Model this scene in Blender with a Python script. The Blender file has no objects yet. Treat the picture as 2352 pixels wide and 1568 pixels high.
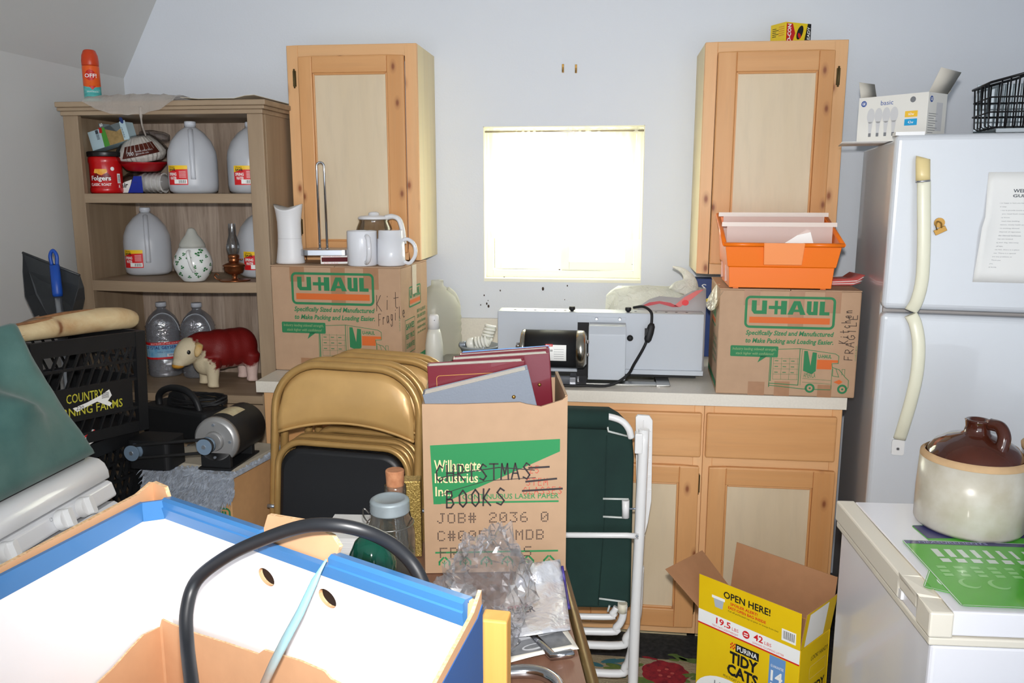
import bpy, bmesh, math, random
from mathutils import Vector, Matrix
from mathutils.geometry import tessellate_polygon
from mathutils import noise as mnoise
R = math.radians
S = bpy.context.scene
C = S.collection
random.seed(7)

# ---------------------------------------------------------------- camera
IW, IH, FOC = 2352.0, 1568.0, 1900.0
CAMZ, YAW, PIT = 1.55, R(6.87), R(10.4)
cd = bpy.data.cameras.new('camera')
cd.sensor_width = 36.0
cd.lens = 36.0 * FOC / IW
cd.clip_start = 0.02
cam = bpy.data.objects.new('camera', cd)
C.objects.link(cam)
cam.location = (0, 0, CAMZ)
cam.rotation_euler = (R(90) - PIT, 0, YAW)
S.camera = cam

# ---------------------------------------------------------------- world, lamps, exposure
wd = bpy.data.worlds.new('sky')
S.world = wd
wd.use_nodes = True
nt = wd.node_tree
nt.nodes.clear()
wo = nt.nodes.new('ShaderNodeOutputWorld')
bg1 = nt.nodes.new('ShaderNodeBackground')
bg2 = nt.nodes.new('ShaderNodeBackground')
mx = nt.nodes.new('ShaderNodeMixShader')
tc = nt.nodes.new('ShaderNodeTexCoord')
sp = nt.nodes.new('ShaderNodeSeparateXYZ')
mr = nt.nodes.new('ShaderNodeMapRange')
mr.inputs[1].default_value = -0.15
mr.inputs[2].default_value = 0.25
bg1.inputs[0].default_value = (0.84, 0.92, 1.0, 1)      # shaded sky on the side of the added doorway
bg1.inputs[1].default_value = 1.25
bg2.inputs[0].default_value = (1.0, 0.97, 0.86, 1)      # bright overcast sky beyond the window
bg2.inputs[1].default_value = 5.0
nt.links.new(tc.outputs['Generated'], sp.inputs[0])
nt.links.new(sp.outputs['Y'], mr.inputs[0])
nt.links.new(mr.outputs[0], mx.inputs[0])
nt.links.new(bg1.outputs[0], mx.inputs[1])
nt.links.new(bg2.outputs[0], mx.inputs[2])
nt.links.new(mx.outputs[0], wo.inputs[0])

fl = bpy.data.lights.new('camera_flash', 'SPOT')        # the flash on top of the camera, its beam fading towards the edges
fl.spot_size = R(104)
fl.spot_blend = 1.0
fl.energy = 70
fl.shadow_soft_size = 0.025
fl.color = (1.0, 0.975, 0.95)
flo = bpy.data.objects.new('camera_flash', fl)
C.objects.link(flo)
flo.location = (0.0, 0.02, CAMZ + 0.10)
flo.rotation_euler = (R(90) - PIT + R(3), 0, YAW - R(2))

vs = S.view_settings
vs.view_transform = 'Standard'
vs.look = 'None'
vs.gamma = 1
vs.use_curve_mapping = False
vs.exposure = 1.35

# ---------------------------------------------------------------- camera geometry: from a pixel of the photo to a place in the room
def ray(px, py):
    a = (px - IW / 2) / FOC
    b = -(py - IH / 2) / FOC
    y = math.cos(PIT) + b * math.sin(PIT)
    z = -math.sin(PIT) + b * math.cos(PIT)
    c, s = math.cos(YAW), math.sin(YAW)
    return Vector((c * a - s * y, s * a + c * y, z))
def PY(px, py, Y):
    d = ray(px, py); t = Y / d.y
    return Vector((d.x * t, Y, CAMZ + d.z * t))
def PZ(px, py, Z):
    d = ray(px, py); t = (Z - CAMZ) / d.z
    return Vector((d.x * t, d.y * t, Z))
def PX(px, py, X):
    d = ray(px, py); t = X / d.x
    return Vector((X, d.y * t, CAMZ + d.z * t))

# ---------------------------------------------------------------- materials
def lin(c):
    return tuple((((v / 255) + 0.055) / 1.055) ** 2.4 if v / 255 > 0.04045 else v / 255 / 12.92 for v in c) + (1,)
MC = {}
def nodes(name):
    m = bpy.data.materials.new(name)
    m.use_nodes = True
    t = m.node_tree
    b = t.nodes['Principled BSDF']
    return m, t, b, t.nodes['Material Output']
def coords(t, scale=(1, 1, 1)):
    tcn = t.nodes.new('ShaderNodeTexCoord')
    mp = t.nodes.new('ShaderNodeMapping')
    mp.inputs['Scale'].default_value = scale
    t.links.new(tcn.outputs['Object'], mp.inputs[0])
    return mp.outputs[0]
def noise(t, vec, scale, detail=3, rough=.5, dist=0):
    n = t.nodes.new('ShaderNodeTexNoise')
    n.inputs['Scale'].default_value = scale
    n.inputs['Detail'].default_value = detail
    n.inputs['Roughness'].default_value = rough
    n.inputs['Distortion'].default_value = dist
    t.links.new(vec, n.inputs['Vector'])
    return n.outputs[0]
def ramp(t, fac, stops):
    r = t.nodes.new('ShaderNodeValToRGB')
    e = r.color_ramp.elements
    while len(e) < len(stops): e.new(0.5)
    for k, (p, c) in enumerate(stops):
        e[k].position = p; e[k].color = c
    t.links.new(fac, r.inputs[0])
    return r.outputs[0]
def mixc(t, fac, a, b, mode='MIX'):
    n = t.nodes.new('ShaderNodeMix'); n.data_type = 'RGBA'; n.blend_type = mode
    for sock, v in ((n.inputs[0], fac), (n.inputs[6], a), (n.inputs[7], b)):
        if isinstance(v, (int, float)): sock.default_value = v
        elif isinstance(v, tuple): sock.default_value = v
        else: t.links.new(v, sock)
    return n.outputs[2]
def addbump(t, b, h, strength, dist=0.002):
    bp = t.nodes.new('ShaderNodeBump')
    bp.inputs['Strength'].default_value = strength
    bp.inputs['Distance'].default_value = dist
    t.links.new(h, bp.inputs['Height'])
    t.links.new(bp.outputs[0], b.inputs['Normal'])
def mat(name, rgb, rough=.5, metal=0., var=0., vs=8, stretch=(1, 1, 1), bump=0., bs=80, bd=.002, spec=.5, coat=0., trans=0., ior=1.45, rgb2=None, sheen=0., sss=0.):
    if name in MC: return MC[name]
    m, t, b, o = nodes(name)
    c = lin(rgb)
    b.inputs['Base Color'].default_value = c
    b.inputs['Roughness'].default_value = rough
    b.inputs['Metallic'].default_value = metal
    b.inputs['Specular IOR Level'].default_value = spec
    b.inputs['Coat Weight'].default_value = coat
    b.inputs['Transmission Weight'].default_value = trans
    b.inputs['IOR'].default_value = ior
    b.inputs['Sheen Weight'].default_value = sheen
    if var > 0 or rgb2:
        v = coords(t, stretch)
        n = noise(t, v, vs, 4, .55)
        if rgb2: lo, hi = c, lin(rgb2)
        else:
            lo = tuple(x * (1 - var) for x in c[:3]) + (1,)
            hi = tuple(min(1, x * (1 + var * .6)) for x in c[:3]) + (1,)
        t.links.new(ramp(t, n, [(.33, lo), (.67, hi)]), b.inputs['Base Color'])
    if bump > 0:
        addbump(t, b, noise(t, coords(t), bs, 3), bump, bd)
    MC[name] = m
    return m
def mat_wood(name, c1, c2, axis=2, scale=14., knots=0., rough=.45, stretch=14., dark=None, spec=.4):
    if name in MC: return MC[name]
    m, t, b, o = nodes(name)
    s = [1, 1, 1]; s[axis] = 1 / stretch
    v = coords(t, tuple(s))
    n1 = noise(t, v, scale, 5, .6, .6)
    n2 = noise(t, v, scale * 6, 3, .6)
    col = ramp(t, n1, [(.3, lin(c1)), (.7, lin(c2))])
    d = tuple(x * .8 for x in lin(c1)[:3]) + (1,)
    col = mixc(t, ramp(t, n2, [(.5, (0, 0, 0, 1)), (.75, (.5, .5, .5, 1))]), col, d)
    if knots > 0:
        s2 = [1, 1, 1]; s2[axis] = .5
        vo = t.nodes.new('ShaderNodeTexVoronoi')
        vo.inputs['Scale'].default_value = knots
        vo.voronoi_dimensions = '2D'
        sx = t.nodes.new('ShaderNodeSeparateXYZ'); cx = t.nodes.new('ShaderNodeCombineXYZ')
        t.links.new(coords(t, tuple(s2)), sx.inputs[0])
        t.links.new(sx.outputs[0], cx.inputs[0]); t.links.new(sx.outputs[2 if axis == 2 else 1], cx.inputs[1])
        t.links.new(cx.outputs[0], vo.inputs['Vector'])
        kf = ramp(t, vo.outputs['Distance'], [(.025, (1, 1, 1, 1)), (.07, (.3, .3, .3, 1)), (.13, (0, 0, 0, 1))])
        col = mixc(t, kf, col, lin(dark or (110, 60, 35)))
    t.links.new(col, b.inputs['Base Color'])
    b.inputs['Roughness'].default_value = rough
    b.inputs['Specular IOR Level'].default_value = spec
    MC[name] = m
    return m
def mat_film(name, rgb=(255, 255, 255), clear=.8, rough=.12, bump=0., bs=30, bd=.01, gl=.5, translucent=False):
    """thin clear or milky plastic and thin glass: part see-through, part body colour, with its own gloss"""
    if name in MC: return MC[name]
    m, t, b, o = nodes(name)
    b.inputs['Base Color'].default_value = lin(rgb)
    b.inputs['Roughness'].default_value = rough
    b.inputs['Specular IOR Level'].default_value = gl
    tr = t.nodes.new('ShaderNodeBsdfTransparent')
    tr.inputs[0].default_value = tuple(.5 + .5 * x for x in lin(rgb)[:3]) + (1,)
    ms = t.nodes.new('ShaderNodeMixShader')
    lw = t.nodes.new('ShaderNodeLayerWeight')
    lw.inputs[0].default_value = .25
    mrn = t.nodes.new('ShaderNodeMapRange')
    mrn.inputs[3].default_value = 1 - clear
    mrn.inputs[4].default_value = min(1, 1 - clear + .35)
    t.links.new(lw.outputs['Facing'], mrn.inputs[0])
    t.links.new(mrn.outputs[0], ms.inputs[0])
    t.links.new(tr.outputs[0], ms.inputs[1])
    src = b.outputs[0]
    if translucent:
        tl = t.nodes.new('ShaderNodeBsdfTranslucent'); tl.inputs[0].default_value = lin(rgb)
        m2 = t.nodes.new('ShaderNodeMixShader'); m2.inputs[0].default_value = .5
        t.links.new(b.outputs[0], m2.inputs[1]); t.links.new(tl.outputs[0], m2.inputs[2]); src = m2.outputs[0]
    t.links.new(src, ms.inputs[2])
    t.links.new(ms.outputs[0], o.inputs[0])
    if bump > 0: addbump(t, b, noise(t, coords(t), bs, 4, .6, .8), bump, bd)
    MC[name] = m
    return m

def mat_clear(name, tint=(250, 252, 255), base=.06, rough=.04, bump=0., bs=30, bd=.01, haze=0., blend=.35):
    """clear glass or plastic: see-through with real reflections at its surface"""
    if name in MC: return MC[name]
    m, t, b, o = nodes(name)
    tr = t.nodes.new('ShaderNodeBsdfTransparent'); tr.inputs[0].default_value = lin(tint)
    gl = t.nodes.new('ShaderNodeBsdfGlossy'); gl.inputs['Roughness'].default_value = rough
    lw = t.nodes.new('ShaderNodeLayerWeight'); lw.inputs[0].default_value = blend
    mrn = t.nodes.new('ShaderNodeMapRange'); mrn.inputs[3].default_value = base; mrn.inputs[4].default_value = .75
    t.links.new(lw.outputs['Fresnel'], mrn.inputs[0])
    ms = t.nodes.new('ShaderNodeMixShader')
    t.links.new(mrn.outputs[0], ms.inputs[0]); t.links.new(tr.outputs[0], ms.inputs[1]); t.links.new(gl.outputs[0], ms.inputs[2])
    out = ms.outputs[0]
    if haze:
        df = t.nodes.new('ShaderNodeBsdfDiffuse'); df.inputs[0].default_value = lin(tint)
        m2 = t.nodes.new('ShaderNodeMixShader'); m2.inputs[0].default_value = haze
        t.links.new(out, m2.inputs[1]); t.links.new(df.outputs[0], m2.inputs[2]); out = m2.outputs[0]
    t.links.new(out, o.inputs[0])
    if bump:
        bp = t.nodes.new('ShaderNodeBump'); bp.inputs['Strength'].default_value = bump; bp.inputs['Distance'].default_value = bd
        t.links.new(noise(t, coords(t), bs, 4, .6, .8), bp.inputs['Height'])
        t.links.new(bp.outputs[0], gl.inputs['Normal']); t.links.new(bp.outputs[0], lw.inputs['Normal'])
    MC[name] = m
    return m
def sqr(a, p):
    return 1 / ((abs(math.cos(a)) ** p + abs(math.sin(a)) ** p) ** (1 / p))
def cylwrap(r, p=2, rot=0.):
    """wrap a flat decal round an upright body of radius r (p > 2: a rounded square)"""
    def w(q):
        a = q.x / r
        rr = r * (sqr(a, p) if p != 2 else 1) + q.z
        return (rr * math.sin(a), -rr * math.cos(a), q.y)
    return w

# ---------------------------------------------------------------- mesh builder
def rrect(x0, y0, x1, y1, r, n=5):
    pts = []
    for cx, cy, a0 in ((x1 - r, y1 - r, 0), (x0 + r, y1 - r, 90), (x0 + r, y0 + r, 180), (x1 - r, y0 + r, 270)):
        for k in range(n + 1):
            a = R(a0 + 90 * k / n)
            pts.append((cx + r * math.cos(a), cy + r * math.sin(a)))
    return pts
def ellipse(cx, cy, rx, ry, n=24, rot=0):
    c, s = math.cos(rot), math.sin(rot)
    out = []
    for k in range(n):
        a = 2 * math.pi * k / n
        x, y = rx * math.cos(a), ry * math.sin(a)
        out.append((cx + c * x - s * y, cy + s * x + c * y))
    return out
def spline(pts, n=6):
    P = [Vector(p) for p in pts]
    Q = [P[0] * 2 - P[1]] + P + [P[-1] * 2 - P[-2]]
    out = []
    for i in range(1, len(Q) - 2):
        for k in range(n):
            t = k / n
            a, b, c, d = Q[i - 1], Q[i], Q[i + 1], Q[i + 2]
            out.append(.5 * ((2 * b) + (c - a) * t + (2 * a - 5 * b + 4 * c - d) * t * t + (3 * b - a - 3 * c + d) * t ** 3))
    out.append(P[-1])
    return out
TXT = {}
def text_mesh(s, bold, shear):
    key = (s, bold, shear)
    if key in TXT: return TXT[key]
    cu = bpy.data.curves.new('t', 'FONT')
    cu.body = s; cu.offset = bold; cu.shear = shear; cu.resolution_u = 2
    ob = bpy.data.objects.new('t', cu)
    me = ob.to_mesh()
    vs_ = [tuple(v.co[:2]) for v in me.vertices]
    fs_ = [tuple(p.vertices) for p in me.polygons]
    ob.to_mesh_clear()
    bpy.data.objects.remove(ob); bpy.data.curves.remove(cu)
    TXT[key] = (vs_, fs_)
    return TXT[key]
class MB:
    def __init__(s, M=None):
        s.bm = bmesh.new(); s.mats = []; s.M = M or Matrix(); s.W = None; s.z = 0.0006
    def mi(s, m):
        if m not in s.mats: s.mats.append(m)
        return s.mats.index(m)
    def v(s, p):
        p = Vector(p)
        if len(p) == 2: p = p.to_3d()
        if s.W: p = Vector(s.W(p))
        return s.bm.verts.new(s.M @ p)
    def f(s, vs_, m, smooth=False):
        try: fc = s.bm.faces.new(vs_)
        except ValueError: return None
        fc.material_index = s.mi(m); fc.smooth = smooth
        return fc
    def box(s, m, x0, x1, y0, y1, z0, z1):
        q = [s.v((x, y, z)) for z in (z0, z1) for y in (y0, y1) for x in (x0, x1)]
        for a in ((0, 2, 3, 1), (4, 5, 7, 6), (0, 1, 5, 4), (2, 6, 7, 3), (0, 4, 6, 2), (1, 3, 7, 5)): s.f([q[i] for i in a], m)
    def loft(s, m, rings, closed=True, cap=True, smooth=True, loop=False):
        rv = [[s.v(p) for p in r] for r in rings]
        n = len(rv[0])
        pairs = list(zip(rv, rv[1:])) + ([(rv[-1], rv[0])] if loop else [])
        for a, b in pairs:
            for i in range(n if closed else n - 1):
                j = (i + 1) % n
                s.f([a[i], a[j], b[j], b[i]], m, smooth)
        if cap and closed and not loop:
            s.f(rv[0][::-1], m); s.f(rv[-1], m)
    def lathe(s, m, prof, n=28, c=(0, 0, 0), sq=None, sx=1, sy=1, cap=True, axis='z', smooth=True):
        rings = []
        for r, z in prof:
            ring = []
            for k in range(n):
                a = 2 * math.pi * k / n
                ca, sa = math.cos(a), math.sin(a)
                q = 1 / ((abs(ca) ** sq + abs(sa) ** sq) ** (1 / sq)) if sq else 1
                x, y = r * ca * q * sx, r * sa * q * sy
                p = {'z': (x, y, z), 'x': (z, x, y), 'y': (y, z, x)}[axis]
                ring.append((c[0] + p[0], c[1] + p[1], c[2] + p[2]))
            rings.append(ring)
        s.loft(m, rings, True, cap, smooth)
    def tube(s, m, pts, r, n=8, closed=False, smooth=True, flat=1.):
        P = [Vector(p) for p in pts]
        N = len(P)
        rings = []; up = None
        for i in range(N):
            if closed: d = P[(i + 1) % N] - P[i - 1]
            else: d = P[min(i + 1, N - 1)] - P[max(i - 1, 0)]
            if d.length < 1e-9: d = Vector((0, 0, 1))
            d.normalize()
            if up is None:
                up = Vector((0, 0, 1)) if abs(d.z) < .9 else Vector((0, 1, 0))
            up = up - d * up.dot(d)
            if up.length < 1e-6: up = d.orthogonal()
            up.normalize()
            sd = d.cross(up)
            rr = r[i] if isinstance(r, (list, tuple)) else r
            rings.append([P[i] + up * (rr * flat * math.cos(2 * math.pi * k / n)) + sd * (rr * math.sin(2 * math.pi * k / n)) for k in range(n)])
        s.loft(m, rings, True, not closed, smooth, loop=closed)
    def cyl(s, m, p0, p1, r0, r1=None, n=20):
        s.tube(m, [p0, p1], [r0, r0 if r1 is None else r1], n)
    def ball(s, m, c, r, n=14):
        rx, ry, rz = (r, r, r) if isinstance(r, (int, float)) else r
        rings = []
        for i in range(1, n):
            t = math.pi * i / n
            rings.append([(c[0] + rx * math.sin(t) * math.cos(2 * math.pi * k / n / 1), c[1] + ry * math.sin(t) * math.sin(2 * math.pi * k / n), c[2] - rz * math.cos(t)) for k in range(n)])
        s.loft(m, rings)
    def prism(s, m, pts, z0, z1, holes=(), side=None):
        """a flat plate of any outline, with holes, between z0 and z1"""
        side = side or m
        loops = [list(pts)] + [list(h) for h in holes]
        flat = [Vector((p[0], p[1], 0)) for l in loops for p in l]
        tris = tessellate_polygon([[Vector((p[0], p[1], 0)) for p in l] for l in loops])
        if z1 is None and s.W:                       # a decal on a curved body: cut it fine so that it can follow
            st = [[flat[i].copy() for i in t] for t in tris]
            while st:
                t = st.pop()
                L = [(t[(k + 1) % 3] - t[k]).length for k in range(3)]
                k = L.index(max(L))
                if L[k] > .008:
                    mid = (t[k] + t[(k + 1) % 3]) / 2
                    st += [[t[k], mid, t[(k + 2) % 3]], [mid, t[(k + 1) % 3], t[(k + 2) % 3]]]
                else: s.f([s.v((p.x, p.y, z0)) for p in t], m)
            return
        a = [s.v((p.x, p.y, z0)) for p in flat]
        if z1 is None:
            for t in tris: s.f([a[i] for i in t], m)
            return
        b = [s.v((p.x, p.y, z1)) for p in flat]
        for t in tris:
            s.f([a[i] for i in t][::-1], m); s.f([b[i] for i in t], m)
        k = 0
        for l in loops:
            for i in range(len(l)):
                j = (i + 1) % len(l)
                s.f([a[k + i], a[k + j], b[k + j], b[k + i]], side)
            k += len(l)
    def poly(s, m, pts, z=None):
        s.prism(m, pts, s.z if z is None else z, None)
    def rect(s, m, x0, y0, x1, y1, z=None):
        zz = s.z if z is None else z
        nx = 12 if s.W else 1
        for i in range(nx):
            a, b = x0 + (x1 - x0) * i / nx, x0 + (x1 - x0) * (i + 1) / nx
            s.f([s.v((a, y0, zz)), s.v((b, y0, zz)), s.v((b, y1, zz)), s.v((a, y1, zz))], m)
    def line(s, m, pts, w, z=None, closed=False):
        zz = s.z if z is None else z
        P = [Vector(p[:2]) for p in pts]
        if closed: P.append(P[0])
        for a, b in zip(P, P[1:]):
            d = b - a
            if d.length < 1e-7: continue
            d.normalize(); nrm = Vector((-d.y, d.x)) * w / 2; e = d * w * .35
            s.f([s.v((*q, zz)) for q in (a - e - nrm, b + e - nrm, b + e + nrm, a - e + nrm)], m)
    def frame(s, m, x0, y0, x1, y1, r, w, z=None):
        zz = s.z if z is None else z
        o = rrect(x0, y0, x1, y1, r); i = rrect(x0 + w, y0 + w, x1 - w, y1 - w, max(r - w, .0005))
        ov = [s.v((*p, zz)) for p in o]; iv = [s.v((*p, zz)) for p in i]
        for k in range(len(o)):
            j = (k + 1) % len(o)
            s.f([ov[k], ov[j], iv[j], iv[k]], m)
    def text(s, m, t, x0, y0, x1, y1, z=None, bold=0., shear=0., rot=0):
        zz = s.z if z is None else z
        V, F = text_mesh(t, bold, shear)
        if not V: return
        ax, bx = min(v[0] for v in V), max(v[0] for v in V)
        ay, by = min(v[1] for v in V), max(v[1] for v in V)
        out = []
        for v in V:
            u, w = (v[0] - ax) / (bx - ax + 1e-9), (v[1] - ay) / (by - ay + 1e-9)
            if rot == 90: u, w = 1 - w, u
            out.append(s.v((x0 + u * (x1 - x0), y0 + w * (y1 - y0), zz)))
        for f in F: s.f([out[i] for i in f], m)
    def pen(s, m, strokes, x0, y0, x1, y1, w, z=None, rot=0):
        """hand lettering: strokes in a unit square, drawn as thin ribbons"""
        for st in strokes:
            pts = []
            for u, v in st:
                if rot == 90: u, v = 1 - v, u
                pts.append((x0 + u * (x1 - x0), y0 + v * (y1 - y0)))
            s.line(m, pts, w, z)
    def face(s, o, x, y):
        x = Vector(x).normalized(); y = Vector(y); y = (y - x * y.dot(x)).normalized(); z = x.cross(y)
        s.M = Matrix(((x.x, y.x, z.x, o[0]), (x.y, y.y, z.y, o[1]), (x.z, y.z, z.z, o[2]), (0, 0, 0, 1)))
        return s
    def build(s, name, parent=None, bev=0., seg=2, sub=0, loc=None, label=None, solid=0., remesh=0., smoothit=0, allsmooth=False, merge=True):
        if merge: bmesh.ops.remove_doubles(s.bm, verts=s.bm.verts, dist=1e-6)
        bmesh.ops.recalc_face_normals(s.bm, faces=s.bm.faces)
        me = bpy.data.meshes.new(name)
        s.bm.to_mesh(me); s.bm.free()
        for m in s.mats: me.materials.append(m)
        o = bpy.data.objects.new(name, me)
        C.objects.link(o)
        if parent: o.parent = parent
        if loc: o.location = loc
        if label: o['label'] = label
        if allsmooth:
            for p in me.polygons: p.use_smooth = True
        if remesh:
            md = o.modifiers.new('r', 'REMESH'); md.mode = 'VOXEL'; md.voxel_size = remesh; md.use_smooth_shade = True
        if smoothit:
            md = o.modifiers.new('s', 'SMOOTH'); md.iterations = smoothit; md.factor = .6
        if solid:
            md = o.modifiers.new('t', 'SOLIDIFY'); md.thickness = solid; md.offset = 0
        if bev:
            md = o.modifiers.new('b', 'BEVEL'); md.width = bev; md.segments = seg; md.limit_method = 'ANGLE'; md.angle_limit = R(35)
        if sub:
            md = o.modifiers.new('u', 'SUBSURF'); md.levels = sub; md.render_levels = sub
        return o
def thing(name, label, cat, loc=(0, 0, 0), rz=0, group=None, rot=None):
    o = bpy.data.objects.new(name, None)
    C.objects.link(o)
    o.empty_display_size = .05
    o.location = loc
    o.rotation_euler = rot or (0, 0, rz)
    o['label'] = label; o['category'] = cat
    if group: o['group'] = group
    return o
def tag(o, label, cat, group=None):
    o['label'] = label; o['category'] = cat
    if group: o['group'] = group
    return o
def struct(o):
    o['kind'] = 'structure'
    return o
def dup(root, loc, rot, label, group=None):
    """a copy of a thing with copies of its parts and their sub-parts"""
    r = root.copy(); C.objects.link(r); r.location = loc; r.rotation_euler = rot
    r['label'] = label
    if group: r['group'] = group
    for ch in list(root.children):
        c = ch.copy(); C.objects.link(c); c.parent = r
        for g in list(ch.children):
            d = g.copy(); C.objects.link(d); d.parent = c
    return r
def front(mb, w0=0., z0=0., y=0.):
    """decal frame on a thing's front face (its local y = const, facing the camera): x right, y up"""
    return mb.face((w0, y, z0), (1, 0, 0), (0, 0, 1))
# ---------------------------------------------------------------- the setting
YW = 3.31
M_wall = mat('wall_paint', (222, 226, 233), rough=.55, bump=.25, bs=140, bd=.0015, spec=.3)
M_ceil = mat('slope_paint', (214, 214, 212), rough=.8, bump=.15, bs=140, bd=.001, spec=.2)
M_white = mat('white_vinyl', (238, 238, 226), rough=.4)
M_reveal = mat('reveal_paint', (246, 243, 222), rough=.6)
M_dirt = mat('dirt', (70, 55, 45), rough=.9)
XL, ZC = -2.0, 1.997
wx0, wx1, wz0, wz1 = -.513, .1162, 1.185, 1.7936
b = MB()
for x0, x1, z0, z1 in ((XL - .1, wx0, 0, 3.0), (wx1, 2.7, 0, 3.0), (wx0, wx1, 0, wz0), (wx0, wx1, wz1, 3.0)):
    b.box(M_wall, x0, x1, YW, YW + .14, z0, z1)
wb = struct(b.build('wall_back'))
b = MB()
for x, y, r in ((1247, 663, .006), (1149, 667, .003), (1112, 678, .003), (1118, 697, .004), (1122, 703, .005), (1121, 690, .002), (1303, 656, .003), (1104, 700, .0025), (1297, 688, .002)):
    p = PY(x, y, YW - .001)
    b.ball(M_dirt, p, (r * .8, r * .5, r * 1.3), 7)
b.build('dirt_speck', wb)
b = MB()
b.box(M_ceil, XL - .1, XL, -2.5, YW, 0, ZC)
b.prism(M_ceil, [(XL, ZC), (XL - .1, ZC), (XL - .1, 3.0), (XL + .52, 3.0), (XL + .52, 2.93)], -YW, 2.5)
o = b.build('wall_left', merge=False)
# the prism above is drawn in the x-z plane: turn its vertices into place
me = o.data
for v in me.vertices:
    if v.index >= 8:
        x, z, y = v.co.x, v.co.y, -v.co.z
        v.co = (x, y, z)
struct(o)
b = MB(); b.box(M_ceil, XL + .45, 2.7, -2.5, YW + .14, 2.93, 3.0); struct(b.build('ceiling'))
b = MB(); b.box(M_wall, 2.6, 2.7, -2.5, YW, 0, 3.0); struct(b.build('wall_right'))
M_floor = mat('floor_vinyl', (44, 44, 46), rough=.5, vs=55, rgb2=(72, 72, 74), bump=.1)
b = MB(); b.box(M_floor, XL - .1, 2.7, -2.5, YW + .14, -.08, 0); struct(b.build('floor'))
# unseen wall behind the camera, its wide doorway added to let daylight in
b = MB(); b.box(M_wall, XL - .1, -1.3, -2.6, -2.5, 0, 3.0); b.box(M_wall, 1.9, 2.7, -2.6, -2.5, 0, 3.0); b.box(M_wall, -1.3, 1.9, -2.6, -2.5, 2.4, 3.0)
struct(b.build('wall_rear'))

# window: vinyl slider set in the wall
win = bpy.data.objects.new('window_1', None); C.objects.link(win); struct(win)
win.location = (0, 0, 0)
def ring(mb, m, x0, x1, z0, z1, w, y0, y1):
    mb.box(m, x0, x0 + w, y0, y1, z0, z1); mb.box(m, x1 - w, x1, y0, y1, z0, z1)
    mb.box(m, x0 + w, x1 - w, y0, y1, z0, z0 + w); mb.box(m, x0 + w, x1 - w, y0, y1, z1 - w, z1)
b = MB(); ring(b, M_white, wx0 + .001, wx1 - .001, wz0 + .012, wz1 - .001, .028, YW + .06, YW + .13); b.build('window_frame', win, .002)
xm = PY(1297, 500, YW + .1).x
b = MB(); ring(b, M_white, wx0 + .03, xm + .012, wz0 + .042, wz1 - .03, .026, YW + .10, YW + .122); b.build('sash', win, .002)
b = MB(); ring(b, M_white, xm - .012, wx1 - .03, wz0 + .042, wz1 - .03, .034, YW + .072, YW + .096); b.build('sash', win, .002)
M_glass = mat_film('window_glass', (250, 255, 252), clear=.96, rough=.02)
b = MB(); b.box(M_glass, wx0 + .05, xm - .01, YW + .110, YW + .113, wz0 + .065, wz1 - .055); b.build('pane', win)
b = MB(); b.box(M_glass, xm + .02, wx1 - .06, YW + .083, YW + .086, wz0 + .075, wz1 - .062); b.build('pane', win)
b = MB(); b.box(M_reveal, wx0 + .0005, wx1 - .0005, YW - .006, YW + .135, wz0, wz0 + .012)
b.box(M_reveal, wx0 + .0002, wx0 + .003, YW - .002, YW + .06, wz0, wz1); b.box(M_reveal, wx1 - .003, wx1 - .0002, YW - .002, YW + .06, wz0, wz1); b.box(M_reveal, wx0, wx1, YW - .002, YW + .06, wz1 - .003, wz1 - .0002)
b.build('window_sill', win)
b = MB()
for x, y, r in ((1126, 641, .006), (1158, 636, .003), (1167, 639, .002), (1285, 619, .004), (1388, 645, .003), (1452, 607, .0018), (1468, 645, .005), (1472, 628, .003)):
    b.ball(M_dirt, PY(x, y, YW + .03) + Vector((0, 0, 0)), (r, r * .4, r * .6), 6)
b.build('dirt_speck', win)
# sheer curtain on a rod across the top of the opening
M_sheer = mat_film('sheer_cloth', (252, 250, 238), clear=.42, rough=.9, gl=.1, translucent=True)
cur = thing('curtain', 'sheer off-white curtain gathered on a rod in the small bright window', 'curtain', (0, YW + .03, 0))
b = MB()
n = 120
rows = []
zt = PY(1300, 301, YW + .03).z
zb = PY(1300, 548, YW + .03).z
for k, z in enumerate((zt + .012, zt, zt - .012, zt - .03, zt - .12, zt - .3, zb)):
    row = []
    for i in range(n + 1):
        u = i / n
        amp = (.006, .003, .006, .009, .008, .008, .009)[k]
        row.append((wx0 + .006 + u * (wx1 - wx0 - .012), amp * math.sin(u * 130 + math.sin(u * 23) * 2) + .004 * math.sin(u * 17), z + .003 * math.sin(u * 61) * (k == 0)))
    rows.append(row)
b.loft(M_sheer, rows, closed=False, cap=False)
b.build('cloth', cur)
b = MB(); b.cyl(mat('rod_metal', (190, 180, 170), .3, .8), (wx0 + .003, 0, zt), (wx1 - .003, 0, zt), .004); b.build('rod', cur)

# two little brass hooks on the wall
M_brass = mat('old_brass', (150, 115, 60), rough=.4, metal=.9)
hook = None
for k, (px, py) in enumerate(((1293, 157), (1323, 158))):
    p = PY(px, py, YW)
    l = ('small brass hook in the wall above the window, the left one of two', 'small brass hook in the wall above the window, the right one of two')[k]
    if hook is None:
        hook = thing('wall_hook', l, 'hook', p, group='brass hooks on the wall')
        b = MB(); b.box(M_brass, -.004, .004, -.002, 0, -.016, .016); b.build('plate', hook, .001)
        b = MB(); b.tube(M_brass, spline([(0, -.002, -.002), (0, -.012, -.006), (0, -.016, -.014), (.001, -.022, -.010), (.001, -.024, 0)]), .0022); b.build('hook', hook)
    else: dup(hook, p, (0, 0, 0), l)

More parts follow.
